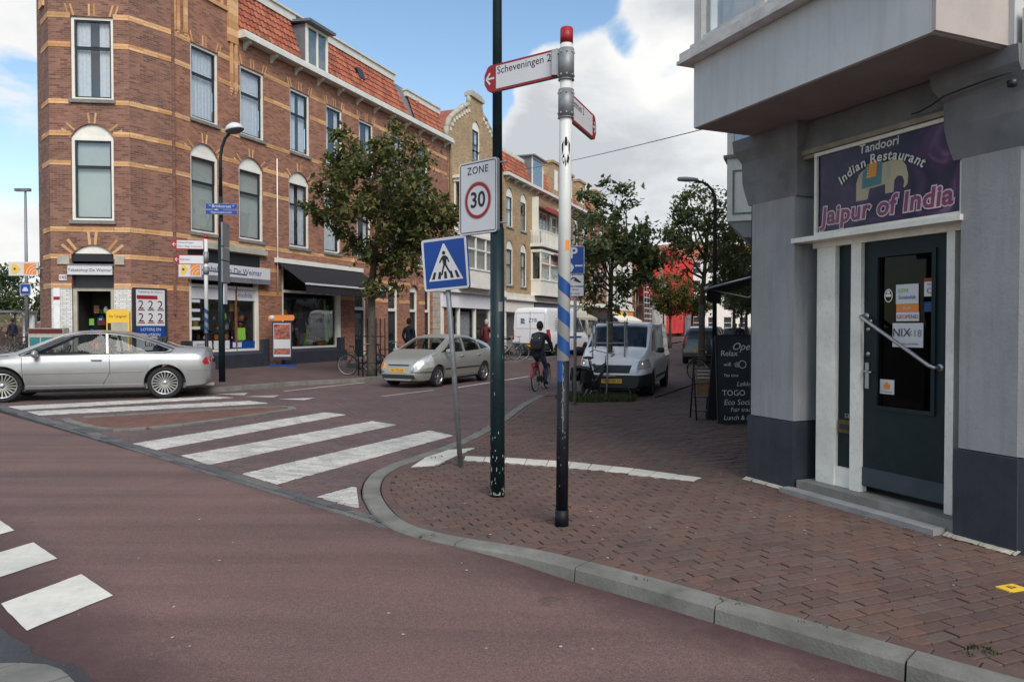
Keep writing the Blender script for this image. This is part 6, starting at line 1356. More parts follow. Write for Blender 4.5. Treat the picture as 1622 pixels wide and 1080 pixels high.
# parking sign behind the striped post
pp_ = thing('parking_sign', 'blue parking sign with white plates on a thin grey post behind the striped pole', 'road sign', (1.27, 14.9, 0))
mb = MB(); cyl(mb, 0, 0, 0, 3.22, .032, n=14); mb.build('post', MT['galv'], pp_)
MP = plateM((1, -.1, 0), (0, 0, 1), (1.245, 14.85, 2.93)); b = board(pp_, MP, .41, .56, .03, 'signblue', 'signblue', .012, .02, edgem='signwhite'); text(b, MP @ Matrix.Translation((-.01, .13, .004)), 'P', .30, MT['signwhite'], ext=.0003, off=.006)
mb = MB(); mb.prism([(-.15, -.22), (-.05, -.24), (0, -.14), (-.06, -.06), (-.12, -.1)], .0035, .005, 'z'); mb.box(.02, .17, -.13, -.10, .0035, .005); mb.build('pictogram', MT['signwhite'], b, MP)
MP2 = plateM((1, -.1, 0), (0, 0, 1), (1.245, 14.85, 2.52)); b = board(pp_, MP2, .38, .22, .01, 'signwhite', 'signwhite', .006, .015); mb = MB(); mb.prism([(-.13, -.04), (-.02, .04), (.02, .03), (-.02, 0), (.12, -.05), (.14, -.03), (.03, .06), (-.03, .07)], .0035, .005, 'z'); mb.build('pictogram', MT['ink'], b, MP2)
MP3 = plateM((1, -.1, 0), (0, 0, 1), (1.245, 14.85, 2.30)); b = board(pp_, MP3, .38, .18, .01, 'signwhite', 'signwhite', .006, .015); text(b, MP3 @ Matrix.Translation((0, .04, .004)), 'P alleen', .06, MT['ink']); text(b, MP3 @ Matrix.Translation((0, -.04, .004)), 'in de vakken', .05, MT['ink'])
# cycle signpost beside the coupe
fp2 = fingerpost('striped_signpost', 'far cycle signpost with blue and white stripes behind the boot of the silver coupe', placeM(-8.22, 19.9, .1))
mb = MB(); cyl(mb, 0, 0, 3.2, 3.5, .075, n=14); cyl(mb, 0, 0, 2.9, 3.1, .075, n=14); mb.build('clamp_collar', MT['galv'], fp2)
rx = Vector((.97, .24, 0)).normalized()
for zz, L, wds in ((3.88, .80, [('Scheveningen', (.14, .05)), ('Den Haag Centrum', (.14, -.05))]), (3.48, .74, [('Kijkduin', (.14, 0))])):
    arrowsign(fp2, plateM(rx, (0, 0, 1), Vector((-8.22, 19.84, zz - .10)) - rx * (L + .02)), L, .25, wds, True, .075)
def logo(par, M, w, h):
    mb = MB(); mb.box(-w / 2, w / 2, -h / 2, h / 2, -.04, 0); b = mb.build('logo_board', MT['signwhite'], par, M)
    mb = MB(); mb.box(.02 * w, .44 * w, -.40 * h, .40 * h, .001, .004); mb.build('orange_panel', MT['orange'], b, M)
    mb = MB(); q = [(-.42 * w, -.02 * h), (-.40 * w, -.26 * h), (-.33 * w, -.38 * h), (-.24 * w, -.34 * h), (-.08 * w, 0), (-.24 * w, .34 * h), (-.33 * w, .38 * h), (-.40 * w, .26 * h)]; mb.prism(q, .001, .004, 'z'); mb.build('yellow_drop', MT['yellow'], b, M)
    mb = MB(); disc(mb, 0, .09 * h, .0045, 12, -.29 * w, 0)
    mb.build('drop_mark', MT['signblue'], b, M)
    mb = MB()
    for r_ in (.3, .5, .7): 
        n = 8; vs = []
        for k in range(n + 1): a = R(180 - 90 * k / n) ; a = R(90 + 90 * k / n); vs += [(.44 * w + r_ * h * math.cos(a), -.40 * h + r_ * h * math.sin(a), .0045), (.44 * w + (r_ + .04) * h * math.cos(a), -.40 * h + (r_ + .04) * h * math.sin(a), .0045)]
        vs = [(x_, y_, z_) for x_, y_, z_ in vs]; mb.add(vs, [(2 * k, 2 * k + 1, 2 * k + 3, 2 * k + 2) for k in range(n)])
    mb.build('arc_lines', MT['signwhite'], b, M)
lg = thing('postal_sign', 'smaller white board with yellow and orange emblem beside the striped signpost', 'shop sign', (-8.9, 20.6, 2.9)); Y_ = 21.2
pX = lambda px, Y: (px - 811) / 1171 * Y
pZ = lambda py, Y: 1.6 + (517 - py) / 1171 * Y
logo(lg, plateM((1, .05, 0), (0, 0, 1), (pX(302, 21.2), 21.2, pZ(427, 21.2))), .64, .42)
mb = MB(); mb.tube([(pX(318, 21.2), 21.25, pZ(427, 21.2)), (pX(318, 21.2) + .5, 22.2 + 1.3, pZ(427, 21.2))], .03, 6); mb.build('bracket', MT['galv'], lg, Matrix())
lg = thing('postal_sign', 'white board with yellow and orange emblem sticking out from the brick corner', 'shop sign', (-15.6, 23.6, 3.3)); logo(lg, plateM((1, 0, 0), (0, 0, 1), (pX(38.5, 23.6), 23.6, pZ(426, 23.6))), .94, .44)
mb = MB(); mb.tube([(pX(60, 23.6), 23.6, pZ(426, 23.6)), (-14.75, 23.55, pZ(426, 23.6))], .03, 6); mb.build('bracket', MT['galv'], lg, Matrix())
# street lamp with dome head and street name plates
ll = thing('street_lamp', 'dark street lamp with white dome head in front of the brick facade', 'street lamp', (-7.87, 20.05, .1))
mb = MB(); cyl(mb, 0, 0, 0, 3.9, .085, .080); cyl(mb, 0, 0, 3.9, 5.0, .055, .05); mb.tube([(0, 0, 5.0), (0, 0, 6.0), (.04, -.01, 6.3), (.14, -.03, 6.55), (.30, -.06, 6.72)], [.05, .042, .04, .038, .036], 12); mb.build('shaft', MT['polegreen'], ll)
Mh = Matrix.Translation((.42, -.08, 6.76)) @ Matrix.Rotation(R(-14), 4, 'Y')
mb = MB(); mb.lathe([(0, .20), (.10, .185), (.19, .13), (.245, .05), (.255, 0), (.24, -.01)], 28, Mh); mb.build('lamp_dome', MT['signwhite'], ll, W[ll])
mb = MB(); mb.lathe([(.245, -.008), (.18, -.05), (0, -.06)], 28, Mh); mb.build('lamp_glass', MT['lead'], ll, W[ll])
rs = Vector((.985, -.17, 0)).normalized()
for zz, tx, sz in ((4.82, '* Brinkstraat *', .14), (4.66, 'Regentessekwartier', .085)):
    Mn = plateM(Vector((.99, .12, 0)), (0, 0, 1), (-7.80, 19.92, zz)); b = board(ll, Mn, .82, .15 if sz > .1 else .12, .01, 'signblue', 'signblue' if sz > .1 else 'signblue', .006, .015, edgem='signwhite'); text(b, Mn @ Matrix.Translation((0, 0, .004)), tx, sz * .8, MT['signwhite'])
mb = MB(); 
for z0, z1 in ((3.75, 4.38), (3.38, 3.72), (2.78, 3.35)): mb.box(.10, .145, -.30, .25, z0 - .1, z1 - .1)
mb.build('plate_back', MT['signback'], ll, W[ll] @ Matrix.Rotation(R(3), 4, 'Z')); mb = MB(); mb.box(.10, .125, -.15, .1, 2.1, 2.66); mb.build('small_plate', MT['signwhite'], ll, W[ll] @ Matrix.Rotation(R(3), 4, 'Z'))
# curved street lamps further on
def curvelamp(x, y, label, z0=0, H=6.35, L=1.15, sc=1.0):
    t = thing('street_lamp', label, 'street lamp', (x, y, z0), 0, 'curved-arm street lamps', sc)
    pts = [(0, 0, 0), (0, 0, H - .75)] + [(-.62 + .62 * math.cos(R(a)), -.0, H - .75 + .70 * math.sin(R(a))) for a in (15, 35, 55, 75, 90)] + [(-L + .35, 0, H - .0)]
    mb = MB(); mb.tube(pts, [.085, .06, .055, .05, .045, .045, .04, .04], 10); mb.build('shaft', MT['poleblack'], t)
    mb = MB(); mb.lathe([(0, 0), (.06, .01), (.10, .12), (.12, .4), (.10, .66), (0, .72)], 12, Matrix.Translation((-L + .42, 0, H + .01)) @ Matrix.Rotation(R(-88), 4, 'Y') @ Matrix.Scale(.75, 4, (1, 0, 0))); mb.build('lamp_head', MT['lead'], t); return t
cl = curvelamp(7.12, 26, 'dark street lamp with curved arm and grey head beside the second bay window', H=6.72, L=1.05)
curvelamp(17.4, 85, 'small far street lamp showing as a white head among the trees', H=7.0)
lf = thing('street_lamp', 'slim grey street lamp beyond the brick corner, with a small blue sign', 'street lamp', (-29.5, 45, .1))
mb = MB(); cyl(mb, 0, 0, 0, 9.6, .12, .07, 10); mb.tube([(0, 0, 9.5), (.0, 0, 9.75)], .06, 8); mb.build('shaft', MT['galv'], lf); mb = MB(); mb.box(-.6, .3, -.12, .12, 9.68, 9.85); mb.build('lamp_head', MT['lead'], lf)
Mn = plateM((1, .1, 0), (0, 0, 1), (-29.45, 44.8, 3.85)); b = board(lf, Mn, .62, .66, .06, 'signblue', 'signblue', .03, .03, edgem='signwhite'); mb = MB(); mb.box(-.16, .16, -.12, .02, .004, .006); mb.box(-.1, .1, .02, .12, .004, .006); mb.build('pictogram', MT['signwhite'], b, Mn)
# overhead wire
a_ = MD @ Vector((24.0, -.05, 11.2)); b_ = Vector(A_ + U2 * 4.2).to_3d() + Vector((0, 0, 4.95)); pts = [a_.lerp(b_, k / 16) - Vector((0, 0, .25 * math.sin(math.pi * k / 16))) for k in range(17)]
mb = MB(); mb.tube(pts, .009, 4); mb.build('overhead_wire', MT['plastic'], label='thin wire spanning the street high above the parked van', cat='wire')

# ================================================================== trees
def tree(name, label, x, y, z, tr, fork, lobes, nleaf, ls, mat, seed, nclump=130, cr=.30, group=None, lean=(0, 0), cat='tree', sparse=0):
    rg = random.Random(seed); t = thing(name, label, cat, (x, y, z), group=group)
    f = Vector((lean[0], lean[1], fork)); cl_ = []
    wts = [l[6] if len(l) > 6 else l[3] * l[4] * l[5] for l in lobes]
    for _ in range(nclump):
        l = rg.choices(lobes, wts)[0]
        while True:
            v = Vector((rg.uniform(-1, 1), rg.uniform(-1, 1), rg.uniform(-1, 1)))
            if v.length < 1: break
        v = v.normalized() * (v.length ** .45); cl_.append(Vector((l[0] + v.x * l[3], l[1] + v.y * l[4], l[2] + v.z * l[5])))
    mb = MB(); top = max(c.z for c in cl_); cc = sum(cl_, Vector()) / len(cl_)
    mb.tube([(0, 0, -.05), (lean[0] * .3, lean[1] * .3, .3), (lean[0] * .7, lean[1] * .7, fork * .6), f], [tr * 1.35, tr * 1.02, tr * .85, tr * .8], 10); mb.build('trunk', MT['bark'], t)
    mb = MB(); lead = [f, f.lerp(Vector((cc.x, cc.y, top)), .35), f.lerp(Vector((cc.x * 1.1, cc.y, top)), .65), Vector((cc.x, cc.y, top * .93))]
    mb.tube(lead, [tr * .8, tr * .5, tr * .28, tr * .06], 8); order = sorted(cl_, key=lambda c: rg.random())
    mains = []
    for k in range(9):
        c = order[k]; s_ = lead[0].lerp(lead[3], max(0.0, min(.6, (c.z - fork) / (top - fork) * .55))); m_ = s_.lerp(c, .5) + Vector((0, 0, -.12 * (c - s_).length)); e_ = c
        mb.tube([s_, m_, e_], [tr * .42, tr * .26, tr * .08], 6); mains.append((s_, m_, e_))
    for c in order[9:int(nclump * .62)]:
        s_, m_, e_ = min(mains, key=lambda q: (q[1] - c).length); st = m_ if (m_ - c).length < (s_ - c).length else s_
        mid = st.lerp(c, .55) + Vector((rg.uniform(-.1, .1), rg.uniform(-.1, .1), rg.uniform(-.05, .12))); mb.tube([st, mid, c], [tr * .16, tr * .09, tr * .03], 4, cap=False)
    mb.build('limbs', MT['bark'], t)
    # leaves
    vs = []; fs = []; rn = []; per = nleaf // nclump
    for c in cl_:
        rad = cr * rg.uniform(.7, 1.4); tone = rg.uniform(-.18, .18); m = int(per * rg.uniform(.5, 1.5))
        for _ in range(m):
            p = c + Vector((rg.gauss(0, rad * .62), rg.gauss(0, rad * .62), rg.gauss(0, rad * .5))); a = rg.uniform(0, 6.283); el = rg.gauss(-.35, .6); d = Vector((math.cos(a) * math.cos(el), math.sin(a) * math.cos(el), math.sin(el)))
            s_ = d.cross(Vector((rg.uniform(-.4, .4), rg.uniform(-.4, .4), 1))).normalized(); L = ls * rg.uniform(.5, 1.5); w = L * .30; up = d.cross(s_) * L * .12; b = len(vs)
            vs += [p, p + d * L * .45 + s_ * w + up, p + d * L, p + d * L * .45 - s_ * w + up]; fs.append((b, b + 1, b + 2, b + 3)); rn.append(min(.99, max(.01, rg.gauss(.42, .2) + tone)))
    me = bpy.data.meshes.new('crown'); me.from_pydata([tuple(v) for v in vs], [], fs); me.materials.append(MT[mat]); at_ = me.attributes.new('rnd', 'FLOAT', 'FACE'); at_.data.foreach_set('value', rn); me.update()
    link('crown', me, t, W[t]); return t
tree('street_tree', 'broad autumn-tinged street tree before the brick building', -4.25, 22.4, .1, .135, 2.75,
     [(.35, 0, 5.4, 1.9, 1.9, 1.9), (.9, .2, 4.4, 1.6, 1.5, 1.35), (-1.0, 0, 4.75, 1.05, 1.1, .85), (.55, 0, 3.2, .95, .9, .8), (.0, 0, 6.8, 1.2, 1.2, .95), (1.7, 0, 5.2, .9, 1.0, 1.2), (-.9, 0, 6.3, .7, .9, .9)], 12500, .175, 'leaf_autumn', 5, 150, .23, lean=(.0, .0))
tree('street_tree', 'dark green young tree inside a metal guard in front of the white van', 2.25, 17.0, 0, .075, 1.95,
     [(.05, 0, 3.2, 1.0, .95, 1.0), (.35, 0, 3.7, .9, .8, .75), (-.45, 0, 3.6, .55, .6, 1.1), (.0, 0, 4.6, .45, .5, .65), (.55, 0, 3.0, .7, .7, .6), (-.1, 0, 2.45, .75, .6, .45)], 5600, .135, 'leaf_dark', 11, 90, .17)
tree('street_tree', 'dark street tree with a forked trunk behind the curved lamp', 7.75, 30.2, 0, .15, 2.5,
     [(.3, 0, 5.1, 1.8, 1.6, 1.5), (.1, 0, 6.4, 1.3, 1.2, .95), (1.5, 0, 4.5, 1.0, 1.0, 1.1), (-.9, 0, 5.2, .9, 1, .8)], 5400, .19, 'leaf_dark', 21, 100, .28)
fars = [(11.75, 55, 'leaf_orange', 'small tree with yellowing crown in front of the red netting', 4.0, 1.35, 1.5), (14.6, 60, 'leaf_orange', 'second small turning tree, before the far end of the street', 4.0, 1.3, 1.4), (15.2, 48, 'leaf_mid', 'slim green tree seen below the restaurant awning', 4.4, 1.6, 1.9), (20.5, 66, 'leaf_mid', 'far green tree seen behind the chalkboard side', 4.6, 1.8, 2.0), (12.6, 42, 'leaf_mid', 'mid-distance green tree beside the dark parked car', 5.2, 1.7, 1.9), (26, 84, 'leaf_mid', 'large green tree closing the end of the street', 5.0, 2.2, 2.2), (19.3, 90, 'leaf_dark', 'distant dark tree on the far pavement', 5.5, 2.4, 2.4)]
for i, (x, y, m, lb, cz0, rx_, rz_) in enumerate(fars):
    tree('street_tree', lb, x, y, 0, .11, 2.2, [(0, 0, cz0, rx_, rx_, rz_), (.5, 0, cz0 - .7, rx_ * .7, rx_, rz_ * .5)], 3200, .21, m, 40 + i, 70, .32, group='trees further up the street')
for i, (x, y, m, lb, s_) in enumerate([(-44, 62, 'leaf_mid', 'big green tree beyond the bus shelter', 1.0), (-38.5, 66, 'leaf_dark', 'dark tree standing behind the slim grey lamp', 1.1), (-41.5, 74, 'leaf_mid', 'tree filling the gap behind the orange emblem board', 1.2), (-47, 80, 'leaf_dark', 'tallest dark tree behind the low brick wall', 1.3)]):
    tree('park_tree', lb, x, y, 0, .25, 2.0, [(0, 0, 4.6 * s_, 3.2, 3, 2.7 * s_), (1.5, 0, 3.4, 2.4, 2.4, 1.9), (-1.6, 0, 3.2, 2.4, 2.4, 1.7)], 7500, .36, m, 60 + i, 100, .55, group='trees beyond the brick corner')
# metal guard round the young tree
tg = thing('tree_guard', 'galvanised tube guard with rings around the young tree', 'tree guard', (2.25, 17.0, 0))
for k in range(6):
    a = R(60 * k + 15); mb = MB(); x, y = .42 * math.cos(a), .42 * math.sin(a); pts = [(x, y, .45), (x, y, 1.72)]
    ft = (x + .22 * math.cos(a), y + .22 * math.sin(a), 0); mb.tube([ft, (x, y, .45), (x, y, 1.72)], .017, 6); mb.build('upright', MT['galv'], tg)
for z in (.48, 1.22, 1.68):
    mb = MB(); mb.tube([(.42 * math.cos(R(a)), .42 * math.sin(R(a)), z) for a in range(0, 361, 30)], .014, 5, cap=False); mb.build('ring', MT['galv'], tg)
tg = thing('tree_guard', 'dark bar guard around the trunk beside the parked hatchback', 'tree guard', (-4.25, 22.4, .1))
for k in range(6):
    a = R(60 * k); mb = MB(); mb.tube([(.40 * math.cos(a), .40 * math.sin(a), 0), (.40 * math.cos(a), .40 * math.sin(a), 1.75)], .018, 5); mb.build('upright', MT['wood'] if 0 else MT['poleblack'], tg)
for z in (.4, 1.2): mb = MB(); mb.tube([(.40 * math.cos(R(a)), .40 * math.sin(R(a)), z) for a in range(0, 361, 30)], .012, 5, cap=False); mb.build('ring', MT['poleblack'], tg)
# ================================================================== vehicles
def boolm(ma, mbs, op):
    a = bpy.data.objects.new('a', ma); C.objects.link(a)
    for x in mbs:
        b = bpy.data.objects.new('b', x); C.objects.link(b)
        md = a.modifiers.new('m', 'BOOLEAN'); md.operation = op; md.object = b; md.solver = 'MANIFOLD'
        dg = bpy.context.evaluated_depsgraph_get(); me = bpy.data.meshes.new_from_object(a.evaluated_get(dg)); a.modifiers.clear(); a.data = me; bpy.data.objects.remove(b)
    me = a.data; bpy.data.objects.remove(a); return me
def interp(keys, x):
    if x <= keys[0][0]: return keys[0][1]
    for (a, p), (b, q) in zip(keys, keys[1:]):
        if x <= b: return p + (q - p) * (x - a) / (b - a)
    return keys[-1][1]
def loft(sp, d=0.0, zfloor=None, n=84):
    """closed car body: sp = dict of key profiles; d = inset"""
    x0, x1 = sp['x0'] + d, sp['x1'] - d; xs = [x0 + (x1 - x0) * (i / (n - 1)) for i in range(n)]
    def sm(k, x, w=sp.get('smooth', .05)): return (interp(sp[k], x - w) + 2 * interp(sp[k], x) + interp(sp[k], x + w)) / 4
    rings = []
    for x in xs:
        zt = sm('top', x) - d; zb = max(sm('bot', x) + d, zfloor or -9); zs_ = min(sm('belt', x), zt - .012) ; ws = sm('w', x) - d; wt = sm('wt', x) - d * 1.2; tuck = sp.get('tuck', .05); cr = sp.get('crown', .02)
        h = zs_ - zb; hg = zt - zs_
        P = [(0, zb), (ws * .80, zb), (ws - tuck, zb + h * .06), (ws - tuck * .35, zb + h * .28), (ws, zb + h * .58), (ws - .006, zb + h * .80), (ws - .035, zb + h * .95), (ws - .06, zs_ + 0.0)]
        sx = ws - .06
        for f, g in ((.25, .22), (.55, .50), (.82, .78), (.94, .90)): P.append((sx + (wt - sx) * g + .012 * math.sin(math.pi * f), zs_ + hg * f))
        P += [(wt - .03, zt - .0 if hg < .05 else zt - .012), (wt * .85, zt + cr * .3), (wt * .5, zt + cr * .8), (0, zt + cr)]
        full = [(x, y, z) for y, z in P] + [(x, -y, z) for y, z in P[-2:0:-1]]; rings.append(full)
    m = len(rings[0]); vs = [v for r_ in rings for v in r_]; fs = [(i * m + j, i * m + (j + 1) % m, (i + 1) * m + (j + 1) % m, (i + 1) * m + j) for i in range(n - 1) for j in range(m)]
    fs += [list(range(m))[::-1], [(n - 1) * m + j for j in range(m)]]
    me = bpy.data.meshes.new('loft'); me.from_pydata(vs, [], fs)
    bm = bmesh.new(); bm.from_mesh(me); bmesh.ops.recalc_face_normals(bm, faces=bm.faces); bm.to_mesh(me); bm.free(); return me
def pm(poly, a, b, axis='y'):
    mb = MB(); mb.prism(poly, a, b, axis); me = mb.mesh('c', []); bm = bmesh.new(); bm.from_mesh(me); bmesh.ops.recalc_face_normals(bm, faces=bm.faces); bm.to_mesh(me); bm.free(); return me
def cylm(x, z, r, y0, y1, n=40): return pm([(x + r * math.cos(2 * math.pi * k / n), z + r * math.sin(2 * math.pi * k / n)) for k in range(n)], y0, y1, 'y')
def line2(pts, w):          # thin closed outline polygon along a polyline
    pts = [Vector(p) for p in pts]; L, Rr = [], []
    for i, p in enumerate(pts):
        d = (pts[min(i + 1, len(pts) - 1)] - pts[max(i - 1, 0)]).normalized(); n = Vector((-d.y, d.x)) * w / 2; L.append(tuple(p + n)); Rr.append(tuple(p - n))
    return L + Rr[::-1]
def finish(me, mat, ang=32):
    me.materials.clear(); me.materials.append(mat)
    for p in me.polygons: p.use_smooth = True; p.material_index = 0
    me.set_sharp_from_angle(angle=R(ang)); return me
def islands(me):
    bm = bmesh.new(); bm.from_mesh(me); seen = {}; n = 0
    for f in bm.faces:
        if f.index in seen: continue
        st = [f]; seen[f.index] = n
        while st:
            for e in st.pop().edges:
                for g in e.link_faces:
                    if g.index not in seen: seen[g.index] = n; st.append(g)
        n += 1
    bm.free(); res = []
    for k in range(n):
        ps = [p for p in me.polygons if seen[p.index] == k]
        if len(ps) < 6: continue
        ids = sorted({v for p in ps for v in p.vertices}); mp_ = {v: i for i, v in enumerate(ids)}
        m2 = bpy.data.meshes.new('part'); m2.from_pydata([tuple(me.vertices[v].co) for v in ids], [], [[mp_[v] for v in p.vertices] for p in ps]); res.append(m2)
    return res
def wheel(root, M, x, y, r, rr, spokes, side, w=.2, rimm='alloy', thin=True, steer=0, turb=False):
    Mw = M @ Matrix.Translation((x, y, r)) @ Matrix.Rotation(R(steer), 4, 'Z') @ Matrix.Rotation(R(-90 * side), 4, 'X')
    mb = MB(); mb.lathe([(rr * .98, -w / 2), (r * .93, -w / 2), (r * .985, -w / 2 + .015), (r, -w / 2 + .04), (r, w / 2 - .04), (r * .985, w / 2 - .015), (r * .93, w / 2), (rr * .98, w / 2 - .006), (rr * .98, -w / 2)], 48); wo = mb.build('wheel', MT['rubber'], root, Mw)
    mb = MB(); mb.lathe([(rr, w / 2 - .03), (rr, w / 2 - .004), (rr * .93, w / 2 - .006), (rr * .90, w / 2 - .05), (rr * .88, -w / 2 + .02)], 40)
    for k in range(spokes):
        a = 2 * math.pi * k / spokes; mb.M = Matrix.Rotation(a, 4, 'Z'); wd = .010 if thin else .026
        mb.add([(.03, -wd * .8, w / 2 - .02), (.03, wd * .8, w / 2 - .02), (rr * .92, wd * 1.1, w / 2 - .010), (rr * .92, -wd * 1.1, w / 2 - .010), (.03, -wd * .8, w / 2 - .05), (.03, wd * .8, w / 2 - .05), (rr * .92, wd * 1.1, w / 2 - .04), (rr * .92, -wd * 1.1, w / 2 - .04)], [(0, 3, 2, 1), (0, 1, 5, 4), (1, 2, 6, 5), (2, 3, 7, 6), (3, 0, 4, 7)]); mb.M = None
    mb.lathe([(0, w / 2 - .004), (.035, w / 2 - .006), (.05, w / 2 - .02), (.05, w / 2 - .06)], 20); mb.build('rim', MT[rimm], wo, Mw)
    mb = MB(); mb.lathe([(0, w / 2 - .09), (rr * .9, w / 2 - .09)], 24); mb.build('brake_disc', MT['plastic'], wo, Mw)
def seat(par, M, x, y, z=.32):
    mb = MB(); mb.box(x - .25, x + .25, y - .24, y + .24, z, z + .18); mb.M = Matrix.Translation((x - .25, y, z + .15)) @ Matrix.Rotation(R(-14), 4, 'Y'); mb.box(-.06, .06, -.23, .23, 0, .58); mb.box(-.04, .04, -.12, .12, .60, .78); mb.M = None; mb.build('seat', MT['plastic'], par, M)
def car(label, sp, M, group=None):
    root = link(sp.get('name', 'car'), None, None, M, label, sp.get('cat', 'car'), group)
    W2_ = max(k[1] for k in sp['w'])
    outer = loft(sp); wm = []
    arches = [cylm(x, sp['wr'] + .005, sp['wr'] + .055, s * (W2_ - .26), s * (W2_ + .2)) if s > 0 else cylm(x, sp['wr'] + .005, sp['wr'] + .055, -W2_ - .2, -W2_ + .26) for x in sp['axles'] for s in (-1, 1)]
    inner = loft(sp, .045, zfloor=.30)
    sidec = [pm(p, -2, 2, 'y') for p in sp['side']]; topc = [pm(p, z0, 3, 'z') for p, z0 in sp['plan']]
    gaps = [pm(line2(p, .009), -2, 2, 'y') for p in sp.get('gaps', [])]
    body = boolm(outer.copy(), [inner] + sidec + topc + arches + gaps, 'DIFFERENCE')
    link('body', finish(body, MT[sp['paint']]), root)
    gl = loft(sp, .014); gv_ = [v.co.copy() for v in gl.vertices]
    def grow(p, k=1.0, e=.045):
        cx_, cy_ = sum(q[0] for q in p) / len(p), sum(q[1] for q in p) / len(p); o_ = []
        for q in p: d_ = math.hypot(q[0] - cx_, q[1] - cy_) or 1; o_.append((cx_ + (q[0] - cx_) * (d_ + e) / d_, cy_ + (q[1] - cy_) * (d_ + e) / d_))
        return o_
    def glass(test):
        fs_ = [p for p in gl.polygons if len(p.vertices) == 4 and test(p.center, p.normal)]
        if not fs_: return
        ids = sorted({v for p in fs_ for v in p.vertices}); mp_ = {v: i for i, v in enumerate(ids)}; m2 = bpy.data.meshes.new('window')
        m2.from_pydata([tuple(gv_[v]) for v in ids], [], [[mp_[v] for v in p.vertices] for p in fs_]); link('window', finish(m2, MT['carglass'], 60), root)
    for p_ in sp['side']:
        g_ = grow(p_)
        for s in (-1, 1): glass(lambda c, n_, g_=g_, s=s: c.y * s > 0 and abs(n_.y) > .35 and inside((c.x, c.z), g_))
    for p_, z0 in sp['plan']:
        g_ = grow(p_, e=.05); glass(lambda c, n_, g_=g_, z0=z0: n_.z > .2 and abs(n_.y) < .5 and c.z > z0 - .06 and inside((c.x, c.y), g_))
    # dark window surrounds
    for nm, cut, off, mt in sp.get('pieces', []):
        shell = boolm(loft(sp, -off), [loft(sp, .03)], 'DIFFERENCE')
        for q in cut: shell = boolm(shell, [q], 'INTERSECT')
        for q in islands(shell): link(nm, finish(q, MT[mt]), root)
    for i, x in enumerate(sp['axles']):
        for s in (-1, 1): wheel(root, M, x, s * (W2_ - .125), sp['wr'], sp['rim'], sp['spokes'], s, w=sp.get('ww', .2), thin=sp.get('thin', True), rimm=sp.get('rimm', 'alloy'), steer=sp.get('steer', 0) if i == 1 else 0)
    mb = MB(); mb.box(sp['x0'] + .3, sp['x1'] - .3, -W2_ + .3, W2_ - .3, .16, .29); mb.build('floor', MT['plastic'], root)
    for x, y in sp.get('seats', []): seat(root, M, x, y, sp.get('seatz', .32))
    for x, y, z in sp.get('mirrors', []):
        for s in (-1, 1): mb = MB(); mb.smooth = True; mb.lathe([(0, -.10), (.06, -.085), (.075, 0), (.06, .085), (0, .10)], 12, Matrix.Translation((x, s * (y + .08), z)) @ Matrix.Rotation(R(90), 4, 'X') @ Matrix.Scale(.75, 4, (1, 0, 0))); mb.tube([(x - .02, s * (y - .06), z - .05), (x, s * (y + .02), z - .03)], .02, 6); mb.build('mirror', MT[sp.get('mirrorm', sp['paint'])], root)
    for nm, b, mt in sp.get('boxes', []): mb = MB(); mb.box(*b); mb.build(nm, MT[mt], root)
    return root
def numplate(root, M, x, z, txt, front=True):
    s = 1 if front else -1; mb = MB(); mb.box(min(x, x + .012 * s), max(x, x + .012 * s), -.26, .26, z - .055, z + .055); p = mb.build('number_plate', MT['plate'], root, M)
    text(p, M @ plateM((0, s, 0), (0, 0, 1), (x + .0135 * s, 0, z)), txt, .105, MT['ink'])
# --- silver coupe turning into the main road
spB = dict(tuck=.085, x0=-2.35, x1=2.14, wr=.318, rim=.235, spokes=20, axles=(-1.36, 1.365), paint='silver', steer=14, crown=.018, smooth=.05,
    top=[(-2.35, .66), (-2.345, .93), (-2.30, .99), (-2.0, .995), (-1.72, 1.01), (-1.50, 1.03), (-1.28, 1.13), (-.95, 1.25), (-.55, 1.335), (-.15, 1.365), (.2, 1.35), (.42, 1.305), (1.20, .945), (1.35, .915), (1.75, .865), (2.02, .80), (2.11, .68), (2.14, .55)],
    belt=[(-2.35, .56), (-2.3, .84), (-2.0, .90), (-1.4, .905), (-.5, .88), (.5, .865), (1.1, .85), (1.4, .84), (1.8, .82), (2.05, .70), (2.14, .5)],
    bot=[(-2.35, .34), (-2.2, .23), (-1.8, .20), (1.75, .19), (2.0, .19), (2.14, .27)],
    w=[(-2.35, .74), (-2.28, .80), (-2.1, .85), (-1.8, .875), (-1.36, .885), (-.6, .872), (.6, .872), (1.36, .882), (1.75, .86), (1.95, .79), (2.08, .66), (2.14, .5)],
    wt=[(-2.35, .45), (-2.25, .66), (-1.8, .68), (-1.2, .60), (-.5, .585), (.3, .60), (1.1, .70), (1.8, .66), (2.1, .5)],
    side=[[(1.04, .905), (.90, .98), (.38, 1.245), (.05, 1.305), (-.31, 1.308), (-.35, .915)], [(-.385, .917), (-.35, 1.306), (-.75, 1.25), (-1.10, 1.14), (-1.44, .99), (-1.38, .945)]],
    plan=[([(1.12, -.60), (1.12, .60), (.50, .50), (.50, -.50)], .90), ([(-.98, -.46), (-.98, .46), (-1.66, .52), (-1.66, -.52)], .95)],
    gaps=[[(1.04, .86), (1.02, .6), (1.0, .26), (-.26, .26), (-.42, .55), (-.40, .88)], [(1.25, .89), (1.55, .87), (2.0, .76)]],
    seats=[(.15, .37), (.15, -.37), (-.8, .35), (-.8, -.35)], mirrors=[(.80, .86, .925)])
SID = lambda p: [pm(p, -2, 2, 'y')]
